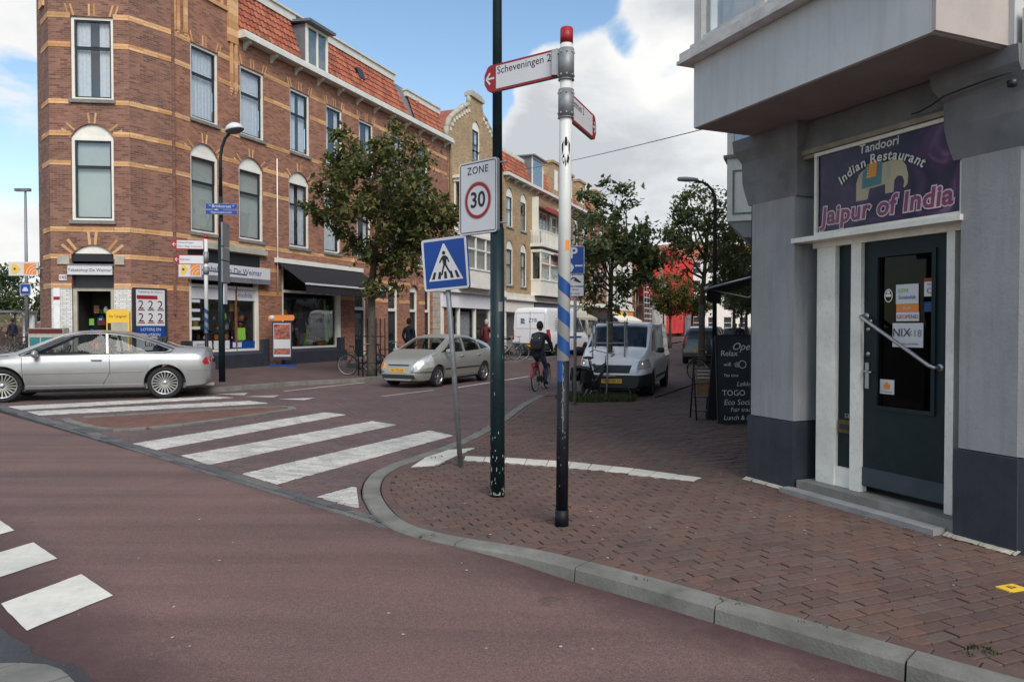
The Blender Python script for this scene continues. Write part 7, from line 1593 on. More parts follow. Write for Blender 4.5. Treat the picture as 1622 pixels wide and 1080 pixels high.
spB['pieces'] = [('tail_light', SID([(-2.4, .69), (-2.4, .84), (-2.19, .83), (-2.13, .74), (-2.17, .68)]), .004, 'redlens'), ('headlight', SID([(2.2, .60), (2.2, .74), (1.94, .76), (1.90, .66)]), .004, 'lens'),
    ('rubbing_strip', SID([(-1.0, .545), (-1.0, .565), (1.02, .555), (1.02, .535)]), .008, 'silver'), ('sill_trim', SID([(-.96, .245), (-.96, .30), (.98, .30), (.98, .245)]), .012, 'silver'),
    ('bumper_strip', SID([(-2.4, .56), (-2.4, .575), (-1.76, .575), (-1.76, .56)]), .008, 'silver')]
spB['boxes'] = [('dashboard', (.55, 1.1, -.65, .65, .62, .88), 'plastic'), ('exhaust', (-2.40, -2.20, .35, .43, .22, .28), 'steel')]
rk_ = lambda x: x if x > -1.72 else -1.72 + (x + 1.72) * .72
for k_ in ('top', 'belt', 'bot', 'w', 'wt'): spB[k_] = [(rk_(x), v) for x, v in spB[k_]]
spB['x0'] = rk_(-2.35)
spB['pieces'][0] = ('tail_light', SID([(-2.3, .69), (-2.3, .83), (-2.08, .82), (-2.03, .74), (-2.06, .68)]), .004, 'redlens'); spB['pieces'][4] = ('bumper_strip', SID([(-2.3, .56), (-2.3, .575), (-1.76, .575), (-1.76, .56)]), .008, 'silver')
spB['boxes'][1] = ('exhaust', (-2.22, -2.05, .35, .43, .22, .28), 'steel')
# wheel contact points -> pose
fB, rB = Vector((-10.73, 15.49)), Vector((-7.71, 16.48)); dB = (fB - rB).normalized(); nB = Vector((-dB.y, dB.x))   # nB: left of travel
cB = (fB + rB) / 2; sB = 1.10
# the visible side is the car's left side? camera lies on its -nB or +nB side
sgnB = 1 if nB.dot(-cB) > 0 else -1
cB = cB - nB * sgnB * .80 * sB
MBm_ = Matrix.Translation((cB.x, cB.y, 0)) @ Matrix.Rotation(math.atan2(dB.y, dB.x), 4, 'Z') @ Matrix.Scale(sB, 4) @ Matrix.Scale(1.045, 4, (1, 0, 0))
bmw = car('silver two-door coupe with thin-spoked wheels crossing in front of the brick corner', spB, MBm_)
for s in (1, -1):
    mb = MB(); mb.smooth = False; mb.prism([(-.28, .785), (-.10, .79), (-.10, .812), (-.28, .808)], s * .86, s * .895, 'y'); mb.build('door_handle', MT['silver'], bmw)
    pts = [(1.10, .905), (.90, 1.0), (.38, 1.265), (.05, 1.325), (-.35, 1.328), (-.75, 1.272), (-1.12, 1.16), (-1.52, .995), (-1.47, .945), (-1.38, .925), (1.08, .89)]
sh_ = boolm(loft(spB, -.003), [loft(spB, .02)], 'DIFFERENCE'); rng_ = pm(line2(pts, .022), -2, 2, 'y'); sh_ = boolm(sh_, [rng_], 'INTERSECT'); link('window_trim', finish(sh_, MT['sash']), bmw)
mb = MB(); mb.tube([(.48, .36, .86), (.50, .36 + .0, .98)], .015, 6); mb.lathe([(.17, -.012), (.185, 0), (.17, .012), (.158, 0), (.17, -.012)], 24, Matrix.Translation((.42, .36, .92)) @ Matrix.Rotation(R(65), 4, 'Y')); mb.build('steering_wheel', MT['plastic'], bmw)
# --- pale silver hatchback
spP = dict(tuck=.08, x0=-2.20, x1=2.22, wr=.30, rim=.205, spokes=6, thin=False, axles=(-1.33, 1.37), paint='silver2', crown=.02, smooth=.06,
    top=[(-2.20, .62), (-2.19, .95), (-2.12, 1.12), (-1.95, 1.19), (-1.4, 1.335), (-.8, 1.44), (-.3, 1.485), (.1, 1.475), (.45, 1.42), (1.35, 1.03), (1.6, .97), (1.95, .84), (2.12, .72), (2.20, .58), (2.22, .45)],
    belt=[(-2.2, .58), (-2.1, .98), (-1.5, 1.0), (-.5, .97), (.6, .93), (1.3, .90), (1.6, .86), (1.95, .74), (2.15, .60), (2.22, .42)],
    bot=[(-2.2, .36), (-2.0, .24), (-1.6, .20), (1.7, .19), (2.0, .18), (2.22, .22)],
    w=[(-2.2, .62), (-2.1, .74), (-1.8, .83), (-1.3, .858), (-.5, .86), (.8, .86), (1.37, .862), (1.7, .84), (1.95, .77), (2.12, .66), (2.22, .50)],
    wt=[(-2.2, .5), (-2.0, .56), (-1.2, .55), (-.3, .60), (.4, .62), (1.35, .72), (1.8, .66), (2.1, .52)],
    side=[[(1.18, .985), (.95, 1.06), (.46, 1.31), (.15, 1.395), (-.10, 1.41), (-.10, .985)], [(-.18, .985), (-.18, 1.412), (-.7, 1.375), (-1.08, 1.29), (-1.12, 1.02)], [(-1.18, 1.03), (-1.15, 1.265), (-1.62, 1.10), (-1.70, 1.06)]],
    plan=[([(1.28, -.64), (1.28, .64), (.50, .53), (.50, -.53)], .95), ([(-1.0, -.44), (-1.0, .44), (-1.9, .46), (-1.9, -.46)], 1.05)],
    gaps=[[(1.20, .94), (1.10, .6), (1.05, .26), (-.14, .26), (-.14, .96)], [(-.14, .26), (-.85, .26), (-1.0, .5), (-1.16, .7), (-1.16, .98)], [(1.42, .93), (1.7, .87), (2.05, .72)]],
    seats=[(.1, .37), (.1, -.37), (-.9, .35), (-.9, -.35)], mirrors=[(.98, .86, 1.02)])
FR = lambda p, a=1.4, b=2.6: [pm(p, a, b, 'x')]
spP['pieces'] = [('headlight', [pm([(1.62, .60), (2.2, .52), (2.22, .62), (2.0, .76), (1.62, .93)], -2, 2, 'y'), pm([(.40, .3), (1.2, .3), (1.2, 1.2), (.56, 1.2)], 1.4, 2.6, 'x')], .004, 'lens'),
    ('headlight', [pm([(1.62, .60), (2.2, .52), (2.22, .62), (2.0, .76), (1.62, .93)], -2, 2, 'y'), pm([(-1.2, .3), (-.40, .3), (-.56, 1.2), (-1.2, 1.2)], 1.4, 2.6, 'x')], .004, 'amber'),
    ('grille', FR([(-.34, .625), (.34, .625), (.38, .665), (-.38, .665)]), .004, 'plastic'), ('lower_grille', FR([(-.56, .27), (.56, .27), (.54, .385), (-.54, .385)]), .004, 'plastic'),
    ('bumper_strip', FR([(.45, .44), (.86, .44), (.86, .465), (.45, .465)]), .006, 'plastic'), ('bumper_strip', FR([(-.86, .44), (-.45, .44), (-.45, .465), (-.86, .465)]), .006, 'plastic'),
    ('side_moulding', SID([(-1.0, .49), (-1.0, .525), (1.02, .525), (1.02, .49)]), .010, 'plastic')]
spP['boxes'] = [('dashboard', (.7, 1.3, -.65, .65, .7, .93), 'plastic')]
fP, rP = Vector((-1.94, 19.66)), Vector((-.905, 21.69)); dP = (fP - rP).normalized(); nP = Vector((-dP.y, dP.x)); cP = (fP + rP) / 2; sP = .92
sg_ = 1 if nP.dot(-cP) > 0 else -1; cP = cP - nP * sg_ * .76 * sP
MPm = Matrix.Translation((cP.x, cP.y, 0)) @ Matrix.Rotation(math.atan2(dP.y, dP.x), 4, 'Z') @ Matrix.Scale(sP, 4)
pri = car('pale silver rounded hatchback parked nose-first beside the street tree', spP, MPm); numplate(pri, MPm, 2.215, .50, '41-TZ-LR')
for s in (1, -1):
    for x in (.1, -.95): mb = MB(); mb.smooth = True; mb.tube([(x - .1, s * .853, .86), (x, s * .885, .865), (x + .1, s * .853, .86)], .015, 6); mb.build('door_handle', MT['silver2'], pri)
# --- white van in front of the young tree
spV = dict(name='van', cat='van', x0=-2.45, x1=2.50, wr=.335, rim=.22, spokes=8, thin=False, rimm='plastic', axles=(-1.64, 1.60), paint='carwhite', crown=.025, smooth=.06, tuck=.06,
    top=[(-2.45, 1.70), (-2.42, 1.84), (-2.3, 1.88), (-1, 1.905), (.5, 1.90), (.85, 1.86), (1.75, 1.26), (1.95, 1.19), (2.25, 1.06), (2.40, .96), (2.47, .80), (2.50, .6)],
    belt=[(-2.45, 1.1), (-2, 1.12), (0, 1.12), (1.2, 1.10), (1.7, 1.06), (2.1, .97), (2.35, .84), (2.5, .55)],
    bot=[(-2.45, .32), (-2.2, .26), (2.0, .22), (2.5, .26)],
    w=[(-2.45, .90), (-2.35, .95), (-1, .96), (1.6, .96), (2.0, .93), (2.3, .85), (2.44, .76), (2.50, .66)],
    wt=[(-2.45, .80), (-1, .83), (.6, .80), (1.0, .78), (1.8, .80), (2.2, .76), (2.5, .6)],
    side=[[(1.62, 1.15), (1.40, 1.32), (.98, 1.64), (.72, 1.72), (.42, 1.72), (.42, 1.13)]],
    plan=[([(1.78, -.77), (1.78, .77), (.92, .69), (.92, -.69)], 1.18)],
    gaps=[[(.34, 1.78), (.34, .3)], [(1.66, 1.12), (1.50, .80), (1.20, .5), (1.15, .3)], [(-1.0, 1.78), (-1.0, .3)]],
    seats=[(.45, .42), (.45, -.42)], seatz=.7, mirrors=[(1.42, 1.02, 1.18)], mirrorm='plastic')
spV['pieces'] = [('lower_bumper', [pm([(1.35, .15), (2.6, .15), (2.6, .56), (2.2, .60), (1.98, .62), (1.98, .15)], -2, 2, 'y')], .008, 'plastic'),
    ('grille', FR([(-.44, .62), (.44, .62), (.50, .82), (-.50, .82)], 2.0, 2.6), .005, 'plastic'),
    ('headlight', [pm([(2.02, .76), (2.55, .70), (2.55, .90), (2.05, .98)], -2, 2, 'y'), pm([(.46, .3), (1.2, .3), (1.2, 1.2), (.56, 1.2)], 1.4, 2.6, 'x')], .005, 'lens'),
    ('headlight', [pm([(2.02, .76), (2.55, .70), (2.55, .90), (2.05, .98)], -2, 2, 'y'), pm([(-1.2, .3), (-.46, .3), (-.56, 1.2), (-1.2, 1.2)], 1.4, 2.6, 'x')], .005, 'lens'),
    ('side_moulding', SID([(-1.2, .42), (-1.2, .50), (1.1, .50), (1.1, .42)]), .012, 'plastic')]
spV['boxes'] = [('dashboard', (1.2, 1.9, -.75, .75, .95, 1.14), 'plastic'), ('bulkhead', (.0, .05, -.85, .85, .5, 1.8), 'lead'), ('paper_note', (1.40, 1.62, -.18, .12, 1.145, 1.15), 'signwhite')]
fV, rV = Vector((3.22, 17.16)), Vector((4.23, 19.62)); dV = -Vector((math.sin(R(18)), math.cos(R(18)))); nV = Vector((-dV.y, dV.x)); sV = .89
cV = fV - dV * 1.60 * sV; sg_ = 1 if nV.dot(Vector((6, 17)) - cV) > 0 else -1; cV = cV - nV * sg_ * .86 * sV
MVm = Matrix.Translation((cV.x, cV.y, 0)) @ Matrix.Rotation(math.atan2(dV.y, dV.x), 4, 'Z') @ Matrix.Scale(sV, 4)
van = car('white delivery van with lit headlamps parked behind the young tree', spV, MVm); numplate(van, MVm, 2.51, .42, 'VKR-88-N')
lm_, lt_, lb_ = new_mat('lit_headlamp'); lb_.inputs['Emission Color'].default_value = (1, .82, .5, 1); lb_.inputs['Emission Strength'].default_value = 2.2
for s in (1, -1): mb = MB(); mb.lathe([(0, .02), (.05, .012), (.06, 0)], 16, Matrix.Translation((2.345, s * .70, .85)) @ Matrix.Rotation(R(80), 4, 'Y')); mb.build('headlamp_bulb', lm_, van)
mb = MB(); mb.tube([(.75, .1, 1.90), (.70, .1, 2.02)], .012, 5); mb.build('aerial', MT['plastic'], van)
# --- white van seen from behind
spZ = dict(name='van', cat='van', x0=-2.6, x1=2.75, wr=.34, rim=.22, spokes=8, thin=False, rimm='plastic', axles=(-1.6, 1.7), paint='carwhite', crown=.03, smooth=.05, tuck=.05,
    top=[(-2.6, 2.2), (-2.56, 2.40), (-2.4, 2.46), (.6, 2.46), (1.0, 2.38), (1.9, 1.35), (2.5, 1.1), (2.75, .7)], belt=[(-2.6, 1.25), (1.5, 1.2), (2.4, .95), (2.75, .6)], bot=[(-2.6, .42), (-2.3, .32), (2.75, .28)],
    w=[(-2.6, .98), (-2.5, 1.02), (2.0, 1.02), (2.6, .85), (2.75, .7)], wt=[(-2.6, .86), (.8, .86), (2, .8), (2.75, .6)],
    side=[[(1.8, 1.25), (1.1, 2.0), (.7, 2.05), (.7, 1.25)]], plan=[([(1.9, -.75), (1.9, .75), (1.1, .7), (1.1, -.7)], 1.3)],
    gaps=[[(.55, 2.2), (.55, .4)], [(-.9, 2.2), (-.9, .4)]], seats=[])
RB = lambda p: [pm(p, -2.8, -2.35, 'x')]
spZ['pieces'] = [('rear_bumper', RB([(-1.2, .36), (1.2, .36), (1.2, .74), (-1.2, .74)]), .01, 'plastic'), ('tail_light', RB([(.90, .9), (1.1, .9), (1.1, 1.4), (.90, 1.4)]), .006, 'redlens'), ('tail_light', RB([(-1.1, .9), (-.90, .9), (-.90, 1.4), (-1.1, 1.4)]), .006, 'redlens'),
    ('door_gap', RB(line2([(0, .76), (0, 2.3)], .02)), .003, 'plastic'), ('panel_line', RB(line2([(-.78, 1.45), (-.78, 2.2), (.78, 2.2), (.78, 1.45), (-.78, 1.45)], .02)), .003, 'lead'), ('blue_stripe', SID([(-1.5, .95), (-1.5, 1.05), (1.2, 1.05), (1.2, .95)]), .003, 'signblue')]
aZ = math.radians(90 - 30); cz = Vector((1.05 + .05, 39.9)); dZ = Vector((math.cos(aZ), math.sin(aZ))); MZm = Matrix.Translation((1.15 + dZ.x * 2.2, 37.7 + dZ.y * 2.2, 0)) @ Matrix.Rotation(aZ, 4, 'Z') @ Matrix.Scale(1.03, 4)
zyb = car('tall white van with blue lettering, seen from behind across the street', spZ, MZm); numplate(zyb, MZm, -2.615, .62, 'VN-341-T', False)
text(zyb, MZm @ plateM((0, -1, 0), (0, 0, 1), (-2.612, -.15, 1.85)), 'ZYB', .26, MT['inkblue'])
mb = MB()
for k in range(4): mb.box(-2.615, -2.608, .28 + .05 * (k % 2), .52, 1.70 + .07 * k, 1.74 + .07 * k)
mb.build('emblem', MT['signblue'], zyb); mb = MB()
for k in range(5): mb.box(-1.9, -.9, -1.035, -1.026, 1.45 + .12 * k, 1.48 + .12 * k)
mb.build('side_lettering', MT['galv'], zyb)
# --- dark hatchback and further cars
spD = dict(x0=-2.1, x1=2.1, wr=.31, rim=.20, spokes=7, thin=False, axles=(-1.3, 1.33), paint='cardark', crown=.02, smooth=.06,
    top=[(-2.1, .7), (-2.08, 1.0), (-1.95, 1.35), (-1.7, 1.56), (-1.2, 1.62), (.1, 1.62), (.5, 1.52), (1.25, 1.08), (1.9, .9), (2.06, .72), (2.1, .5)], belt=[(-2.1, .66), (-2.0, 1.0), (.8, .98), (1.3, .94), (1.9, .8), (2.1, .48)], bot=[(-2.1, .34), (-1.8, .24), (1.8, .22), (2.1, .26)],
    w=[(-2.1, .74), (-1.95, .84), (-1, .88), (1.3, .88), (1.8, .82), (2.1, .58)], wt=[(-2.1, .62), (-1.6, .62), (.2, .64), (1.2, .72), (2.1, .55)],
    side=[[(1.05, 1.04), (.45, 1.42), (.1, 1.52), (-.1, 1.52), (-.1, 1.04)], [(-.18, 1.04), (-.18, 1.52), (-.95, 1.50), (-1.0, 1.04)], [(-1.08, 1.05), (-1.05, 1.49), (-1.5, 1.44), (-1.7, 1.12)]],
    plan=[([(1.15, -.62), (1.15, .62), (.50, .54), (.50, -.54)], 1.1)], gaps=[[(1.05, 1.0), (1.0, .3), (-.14, .3), (-.14, 1.0)], [(-.14, .3), (-.9, .3), (-1.04, 1.0)]], seats=[(0, .37), (0, -.37)])
spD['pieces'] = [('rear_window', RB([(-.56, 1.08), (.56, 1.08), (.50, 1.45), (-.50, 1.45)]) if 0 else [pm([(-.56, 1.08), (.56, 1.08), (.50, 1.45), (-.50, 1.45)], -2.3, -1.5, 'x')], .004, 'sash'), ('tail_light', [pm([(.62, .9), (.9, .9), (.9, 1.2), (.62, 1.2)], -2.3, -1.8, 'x')], .006, 'redlens'), ('tail_light', [pm([(-.9, .9), (-.62, .9), (-.62, 1.2), (-.9, 1.2)], -2.3, -1.8, 'x')], .006, 'redlens')]
def pose(x, y, azm, s=1.0): return Matrix.Translation((x, y, 0)) @ Matrix.Rotation(R(90 - azm), 4, 'Z') @ Matrix.Scale(s, 4)
MDk = pose(8.75, 33.2, 22, .98)
dk = car('dark blue tall hatchback with red tail lights parked beyond the white van', spD, MDk, 'cars parked up the street'); numplate(dk, MDk, -2.115, .55, 'SR-TX-68', False)
spW = dict(spD); spW['paint'] = 'carwhite'; spW['x0'], spW['x1'] = -2.1, 2.1
wc = car('small white car driving towards the camera far down the street', spW, pose(12.2, 66, 204, .95), 'cars parked up the street')
for i, (x, y, lb) in enumerate([(15.1, 50, 'dark car behind the dark blue hatchback, under the awning'), (17.4, 56, 'third dark parked car past the curved lamp'), (20.2, 63, 'last dark car of the row under the street trees')]): copy_tree(dk, pose(x, y, 22, .95), lb)
for i, (x, y, lb) in enumerate([(9.2, 75, 'white parked car in front of the grey plaster house'), (26.8, 82, 'white parked car by the large green tree closing the street')]): copy_tree(wc, pose(x, y, 22, .95), lb)
copy_tree(dk, pose(9.8, 58, 22, .9), 'dark car parked just past the white delivery van')
# ================================================================== bicycles, people, small things
def bicycle(label, M, frame='black', rimc='galv', group=None, bags=False, lean=0, basket=False, red=False, name='bicycle'):
    """x forward, wheels on z=0"""
    M = M @ Matrix.Rotation(R(lean), 4, 'X'); t = link(name, None, None, M, label, 'bicycle', group); r = .345; wb = 1.08
    for x in (-wb / 2, wb / 2):
        mb = MB(); Mw = Matrix.Translation((x, 0, r)) @ Matrix.Rotation(R(90), 4, 'X'); mb.lathe([(r - .022, -.018), (r, -.008), (r + .004, 0), (r, .008), (r - .022, .018), (r - .03, 0), (r - .022, -.018)], 36, Mw); w = mb.build('wheel', MT['rubber'], t)
        mb = MB(); mb.lathe([(r - .026, -.012), (r - .045, -.010), (r - .045, .010), (r - .026, .012)], 36, Mw)
        for k in range(14):
            a = 2 * math.pi * k / 14; s_ = .02 if k % 2 else -.02; mb.tube([(x + .018 * math.cos(a + .6), s_, r + .018 * math.sin(a + .6)), (x + (r - .04) * math.cos(a), 0, r + (r - .04) * math.sin(a))], .0022, 3, cap=False)
        mb.lathe([(.0, -.04), (.025, -.04), (.025, .04), (0, .04)], 10, Mw); mb.build('rim', MT[rimc], w)
        mb = MB(); mb.smooth = True; n = 14; vs = []
        for k in range(n + 1): a = R(20 + 150 * k / n) if x < 0 else R(40 + 120 * k / n); vs += [(x + (r + .02) * math.cos(a), -.028, r + (r + .02) * math.sin(a)), (x + (r + .028) * math.cos(a), 0, r + (r + .028) * math.sin(a)), (x + (r + .02) * math.cos(a), .028, r + (r + .02) * math.sin(a))]
        mb.add(vs, [(3 * k + j, 3 * k + j + 1, 3 * k + j + 4, 3 * k + j + 3) for k in range(n) for j in range(2)]); mb.build('mudguard', MT['signred' if red else frame], t)
    B = (-.10, 0, .29); S = (-.28, 0, .78); H = (.37, 0, .80); Hb = (.40, 0, .68); ra = (-wb / 2, 0, r); fa = (wb / 2, 0, r)
    mb = MB(); fr = .016
    mb.tube([B, S], fr, 8); mb.tube([S, H], fr, 8) if not bags else mb.tube([(-.22, 0, .6), H], fr, 8); mb.tube([B, Hb], fr * 1.15, 8); mb.tube([H, Hb], fr * 1.2, 8)
    for s_ in (-.05, .05): mb.tube([(S[0] + .03, s_ * .4, S[2] - .06), (ra[0], s_, ra[2])], .009, 6); mb.tube([(B[0], s_, B[2]), (ra[0], s_, ra[2])], .009, 6); mb.tube([(Hb[0], s_, Hb[2]), (fa[0] - .03, s_, r + .15), (fa[0], s_, fa[2])], .010, 6)
    mb.build('frame', MT['signred' if red else frame], t)
    mb = MB(); mb.tube([S, (-.32, 0, .92)], .012, 6); mb.smooth = True; mb.lathe([(0, -.13), (.05, -.12), (.085, -.05), (.05, .06), (.02, .13), (0, .14)], 12, Matrix.Translation((-.33, 0, .95)) @ Matrix.Rotation(R(90), 4, 'Y') @ Matrix.Scale(.42, 4, (1, 0, 0))); mb.build('saddle', MT['plastic'], t)
    mb = MB(); mb.tube([H, (.34, 0, .98)], .012, 6); mb.tube([(.12, -.28, 1.02), (.26, -.27, 1.06), (.36, -.12, 1.04), (.36, .12, 1.04), (.26, .27, 1.06), (.12, .28, 1.02)], .011, 8)
    for s_ in (-1, 1): mb.tube([(.10, s_ * .28, 1.015), (.21, s_ * .275, 1.045)], .017, 8)
    mb.build('handlebar', MT['galv'], t)
    mb = MB(); mb.tube([(-.75, -.06, .74), (-.30, -.06, .74)], .006, 5); mb.tube([(-.75, .06, .74), (-.30, .06, .74)], .006, 5)
    for k in range(4): mb.tube([(-.72 + .12 * k, -.06, .74), (-.72 + .12 * k, .06, .74)], .005, 4)
    for s_ in (-.06, .06): mb.tube([(-.68, s_, .74), (ra[0], s_, ra[2])], .006, 5)
    mb.build('rack', MT['poleblack'], t)
    mb = MB(); mb.lathe([(0, -.006), (.09, -.006), (.09, .006), (0, .006)], 20, Matrix.Translation((B[0], -.05, B[2])) @ Matrix.Rotation(R(90), 4, 'X')); mb.box(ra[0], B[0], -.062, -.045, .26, .40); mb.build('chain_case', MT['plastic'], t)
    mb = MB(); mb.tube([(B[0], -.09, B[2]), (B[0] + .12, -.10, B[2] - .12)], .008, 5); mb.cbox(B[0] + .13, -.14, B[2] - .125, .08, .09, .02); mb.tube([(B[0], .09, B[2]), (B[0] - .12, .10, B[2] + .12)], .008, 5); mb.cbox(B[0] - .13, .14, B[2] + .125, .08, .09, .02); mb.build('pedal', MT['plastic'], t)
    if red: mb = MB(); mb.cbox(-.76, 0, .70, .02, .10, .05); mb.build('rear_light', MT['redlens'], t)
    if bags:
        for s_ in (-1, 1): mb = MB(); mb.smooth = False; mb.prism([(-.74, .43), (-.44, .41), (-.40, .70), (-.76, .71)], s_ * .08, s_ * .19, 'y'); mb.build('saddle_bag', MT['awn'], t)
        mb = MB(); mb.box(-.74, -.42, -.15, .15, .735, .75); mb.build('bag_flap', MT['awn'], t)
    if basket: mb = MB(); mb.smooth = False; mb.prism([(.42, .78), (.66, .78), (.70, 1.02), (.40, 1.02)], -.17, .17, 'y'); mb.build('basket', MT['wood'], t)
    return t
def P2(x, y, azm, z=0, s=1.0): return Matrix.Translation((x, y, z)) @ Matrix.Rotation(R(90 - azm), 4, 'Z') @ Matrix.Scale(s, 4)

def figure(name, label, M, J, rad, mats, zones, cat='person', sub=2):
    """skinned body: J = {joint: (parent, pos)}, in order; zones(p)->material index"""
    names = list(J); me = bpy.data.meshes.new('body'); me.from_pydata([J[n][1] for n in names], [(names.index(J[n][0]), i) for i, n in enumerate(names) if J[n][0]], [])
    o = bpy.data.objects.new('tmp', me); C.objects.link(o); o.modifiers.new('s', 'SKIN'); 
    for i, n in enumerate(names):
        r = rad.get(n, .05); r = r if isinstance(r, tuple) else (r, r); me.skin_vertices[0].data[i].radius = r; me.skin_vertices[0].data[i].use_root = (i == 0)
    sbm = o.modifiers.new('u', 'SUBSURF'); sbm.levels = sub; sbm.render_levels = sub
    dg = bpy.context.evaluated_depsgraph_get(); m2 = bpy.data.meshes.new_from_object(o.evaluated_get(dg)); bpy.data.objects.remove(o)
    m2.materials.clear()
    for m in mats: m2.materials.append(MT[m])
    for p in m2.polygons: p.use_smooth = True; p.material_index = zones(p.center)
    t = link(name, m2, None, M, label, cat); return t
def head(t, M, pos, hair, rot=0, s=1.0, hat=None):
    Mh = M @ Matrix.Translation(pos) @ Matrix.Rotation(R(rot), 4, 'Z') @ Matrix.Scale(s, 4)      # face towards +x
    mb = MB(); mb.lathe([(0, -.125), (.035, -.115), (.055, -.08), (.070, -.03), (.076, .03), (.070, .08), (.045, .115), (0, .13)], 20, Matrix.Scale(1.18, 4, (1, 0, 0)))
    mb.tube([(.085, 0, .02), (.108, 0, -.022), (.09, 0, -.03)], [.008, .013, .008], 6)
    for sy in (-1, 1): mb.lathe([(0, -.03), (.012, -.02), (.016, 0), (.012, .022), (0, .03)], 8, Matrix.Translation((-.005, sy * .078, -.005)))
    mb.build('head', MT['skin'], t, Mh)
    mb = MB()
    for sy in (-1, 1): mb.lathe([(0, -.008), (.009, -.004), (.010, 0), (.009, .004), (0, .008)], 8, Matrix.Translation((.078, sy * .03, .015)))
    mb.tube([(.083, -.022, -.065), (.087, 0, -.067), (.083, .022, -.065)], .005, 5); mb.build('eyes_and_mouth', MT['darkhair'], t, Mh)
    mb = MB(); mb.lathe([(.085, -.045), (.092, .0), (.090, .06), (.065, .115), (.03, .142), (0, .148)], 20, Matrix.Translation((-.018, 0, .005)) @ Matrix.Rotation(R(-14), 4, 'Y') @ Matrix.Scale(1.1, 4, (1, 0, 0))); mb.build('hair' if not hat else 'cap', MT[hair], t, Mh)
def hand(t, M, pos, d, side=1, m='skin'):
    d = Vector(d).normalized(); up = Vector((0, 0, 1)) if abs(d.z) < .8 else Vector((1, 0, 0)); sd = d.cross(up).normalized(); nn = sd.cross(d); mb = MB(); p = Vector(pos)
    mb.tube([p, p + d * .045, p + d * .085], [.028, .034, .030], 8)
    for k, L in enumerate((.055, .066, .062, .048)):
        b = p + d * .08 + sd * (-.027 + .018 * k); mb.tube([b, b + d * L * .5 + nn * .004, b + d * L * .8 - nn * .016, b + d * L - nn * .03], [.0095, .009, .008, .006], 6)
    b = p + d * .03 + sd * -.03 * side; mb.tube([b, b + d * .03 - sd * .02 * side, b + d * .055 - sd * .022 * side - nn * .01], [.011, .010, .007], 6); mb.build('hand', MT[m], t, M)
# cyclist riding away
MCy = P2(.735, 18.62, 19.3, 0, .93)
bk = bicycle('bicycle with red mudguards being ridden away up the street', MCy, red=True, rimc='galv')
J = {'pel': (None, (-.30, 0, 1.00)), 'waist': ('pel', (-.26, 0, 1.14)), 'chest': ('waist', (-.18, 0, 1.36)), 'neckb': ('chest', (-.14, 0, 1.50)), 'neck': ('neckb', (-.11, 0, 1.58)),
     'shL': ('neckb', (-.13, .17, 1.47)), 'elL': ('shL', (.02, .27, 1.24)), 'wrL': ('elL', (.14, .27, 1.06)), 'shR': ('neckb', (-.13, -.17, 1.47)), 'elR': ('shR', (.02, -.27, 1.24)), 'wrR': ('elR', (.14, -.27, 1.06)),
     'hipL': ('pel', (-.28, .10, .95)), 'knL': ('hipL', (.12, .13, .80)), 'anL': ('knL', (-.20, .13, .47)), 'toL': ('anL', (-.06, .14, .43)), 'hipR': ('pel', (-.28, -.10, .95)), 'knR': ('hipR', (.05, -.13, .60)), 'anR': ('knR', (-.02, -.13, .22)), 'toR': ('anR', (.13, -.14, .19))}
rad = {'pel': (.17, .15), 'waist': (.165, .13), 'chest': (.19, .14), 'neckb': (.12, .09), 'neck': .055, 'shL': .075, 'elL': .055, 'wrL': .04, 'shR': .075, 'elR': .055, 'wrR': .04, 'hipL': .095, 'knL': .065, 'anL': .045, 'toL': .042, 'hipR': .095, 'knR': .065, 'anR': .045, 'toR': .042}
cy = figure('person', 'cyclist in dark clothes and cap with a rucksack, seen from behind', MCy, J, rad, ['darkcloth', 'jeans', 'plastic'], lambda p: 2 if (p.z < .50 and abs(p.y) > .05 and p.x > -.12 and p.z < .28) or p.z < .25 else (1 if p.z < .92 else 0))
head(cy, MCy, (-.09, 0, 1.72), 'darkcloth', hat=True); hand(cy, MCy, (.14, .27, 1.06), (.5, .1, .0), 1, 'plastic'); hand(cy, MCy, (.14, -.27, 1.06), (.5, -.1, .0), -1)
rk = link('rucksack', None, None, MCy @ Matrix.Translation((-.40, 0, 1.28)), 'dark grey rucksack worn by the cyclist', 'rucksack')
mb = MB(); mb.smooth = True; vs = []; Mr = MCy @ Matrix.Translation((-.40, 0, 1.30)) @ Matrix.Rotation(R(18), 4, 'Y')
for k, (z, a, b) in enumerate([(-.22, .06, .10), (-.20, .10, .145), (-.05, .115, .155), (.10, .105, .15), (.20, .075, .12), (.235, .02, .05)]):
    for j in range(12): th = 2 * math.pi * j / 12; vs.append((a * math.copysign(abs(math.cos(th)) ** .6, math.cos(th)), b * math.copysign(abs(math.sin(th)) ** .6, math.sin(th)), z))
mb.add(vs, [(k * 12 + j, k * 12 + (j + 1) % 12, (k + 1) * 12 + (j + 1) % 12, (k + 1) * 12 + j) for k in range(5) for j in range(12)] + [list(range(12))[::-1], [60 + j for j in range(12)]]); mb.build('bag', paint('grey_black_bag', (.03, .03, .034), .8), rk, Mr)
mb = MB(); mb.cbox(-.12, .10, .08, .02, .02, .03); mb.cbox(-.12, -.10, .08, .02, .02, .03); mb.build('reflector', MT['signwhite'], rk, Mr)
mb = MB(); mb.smooth = False; mb.prism([(-.12, -.20), (-.10, -.20), (-.105, .0), (-.125, .0)], -.11, .11, 'y'); mb.build('front_pocket', MT['awn'], rk, Mr)
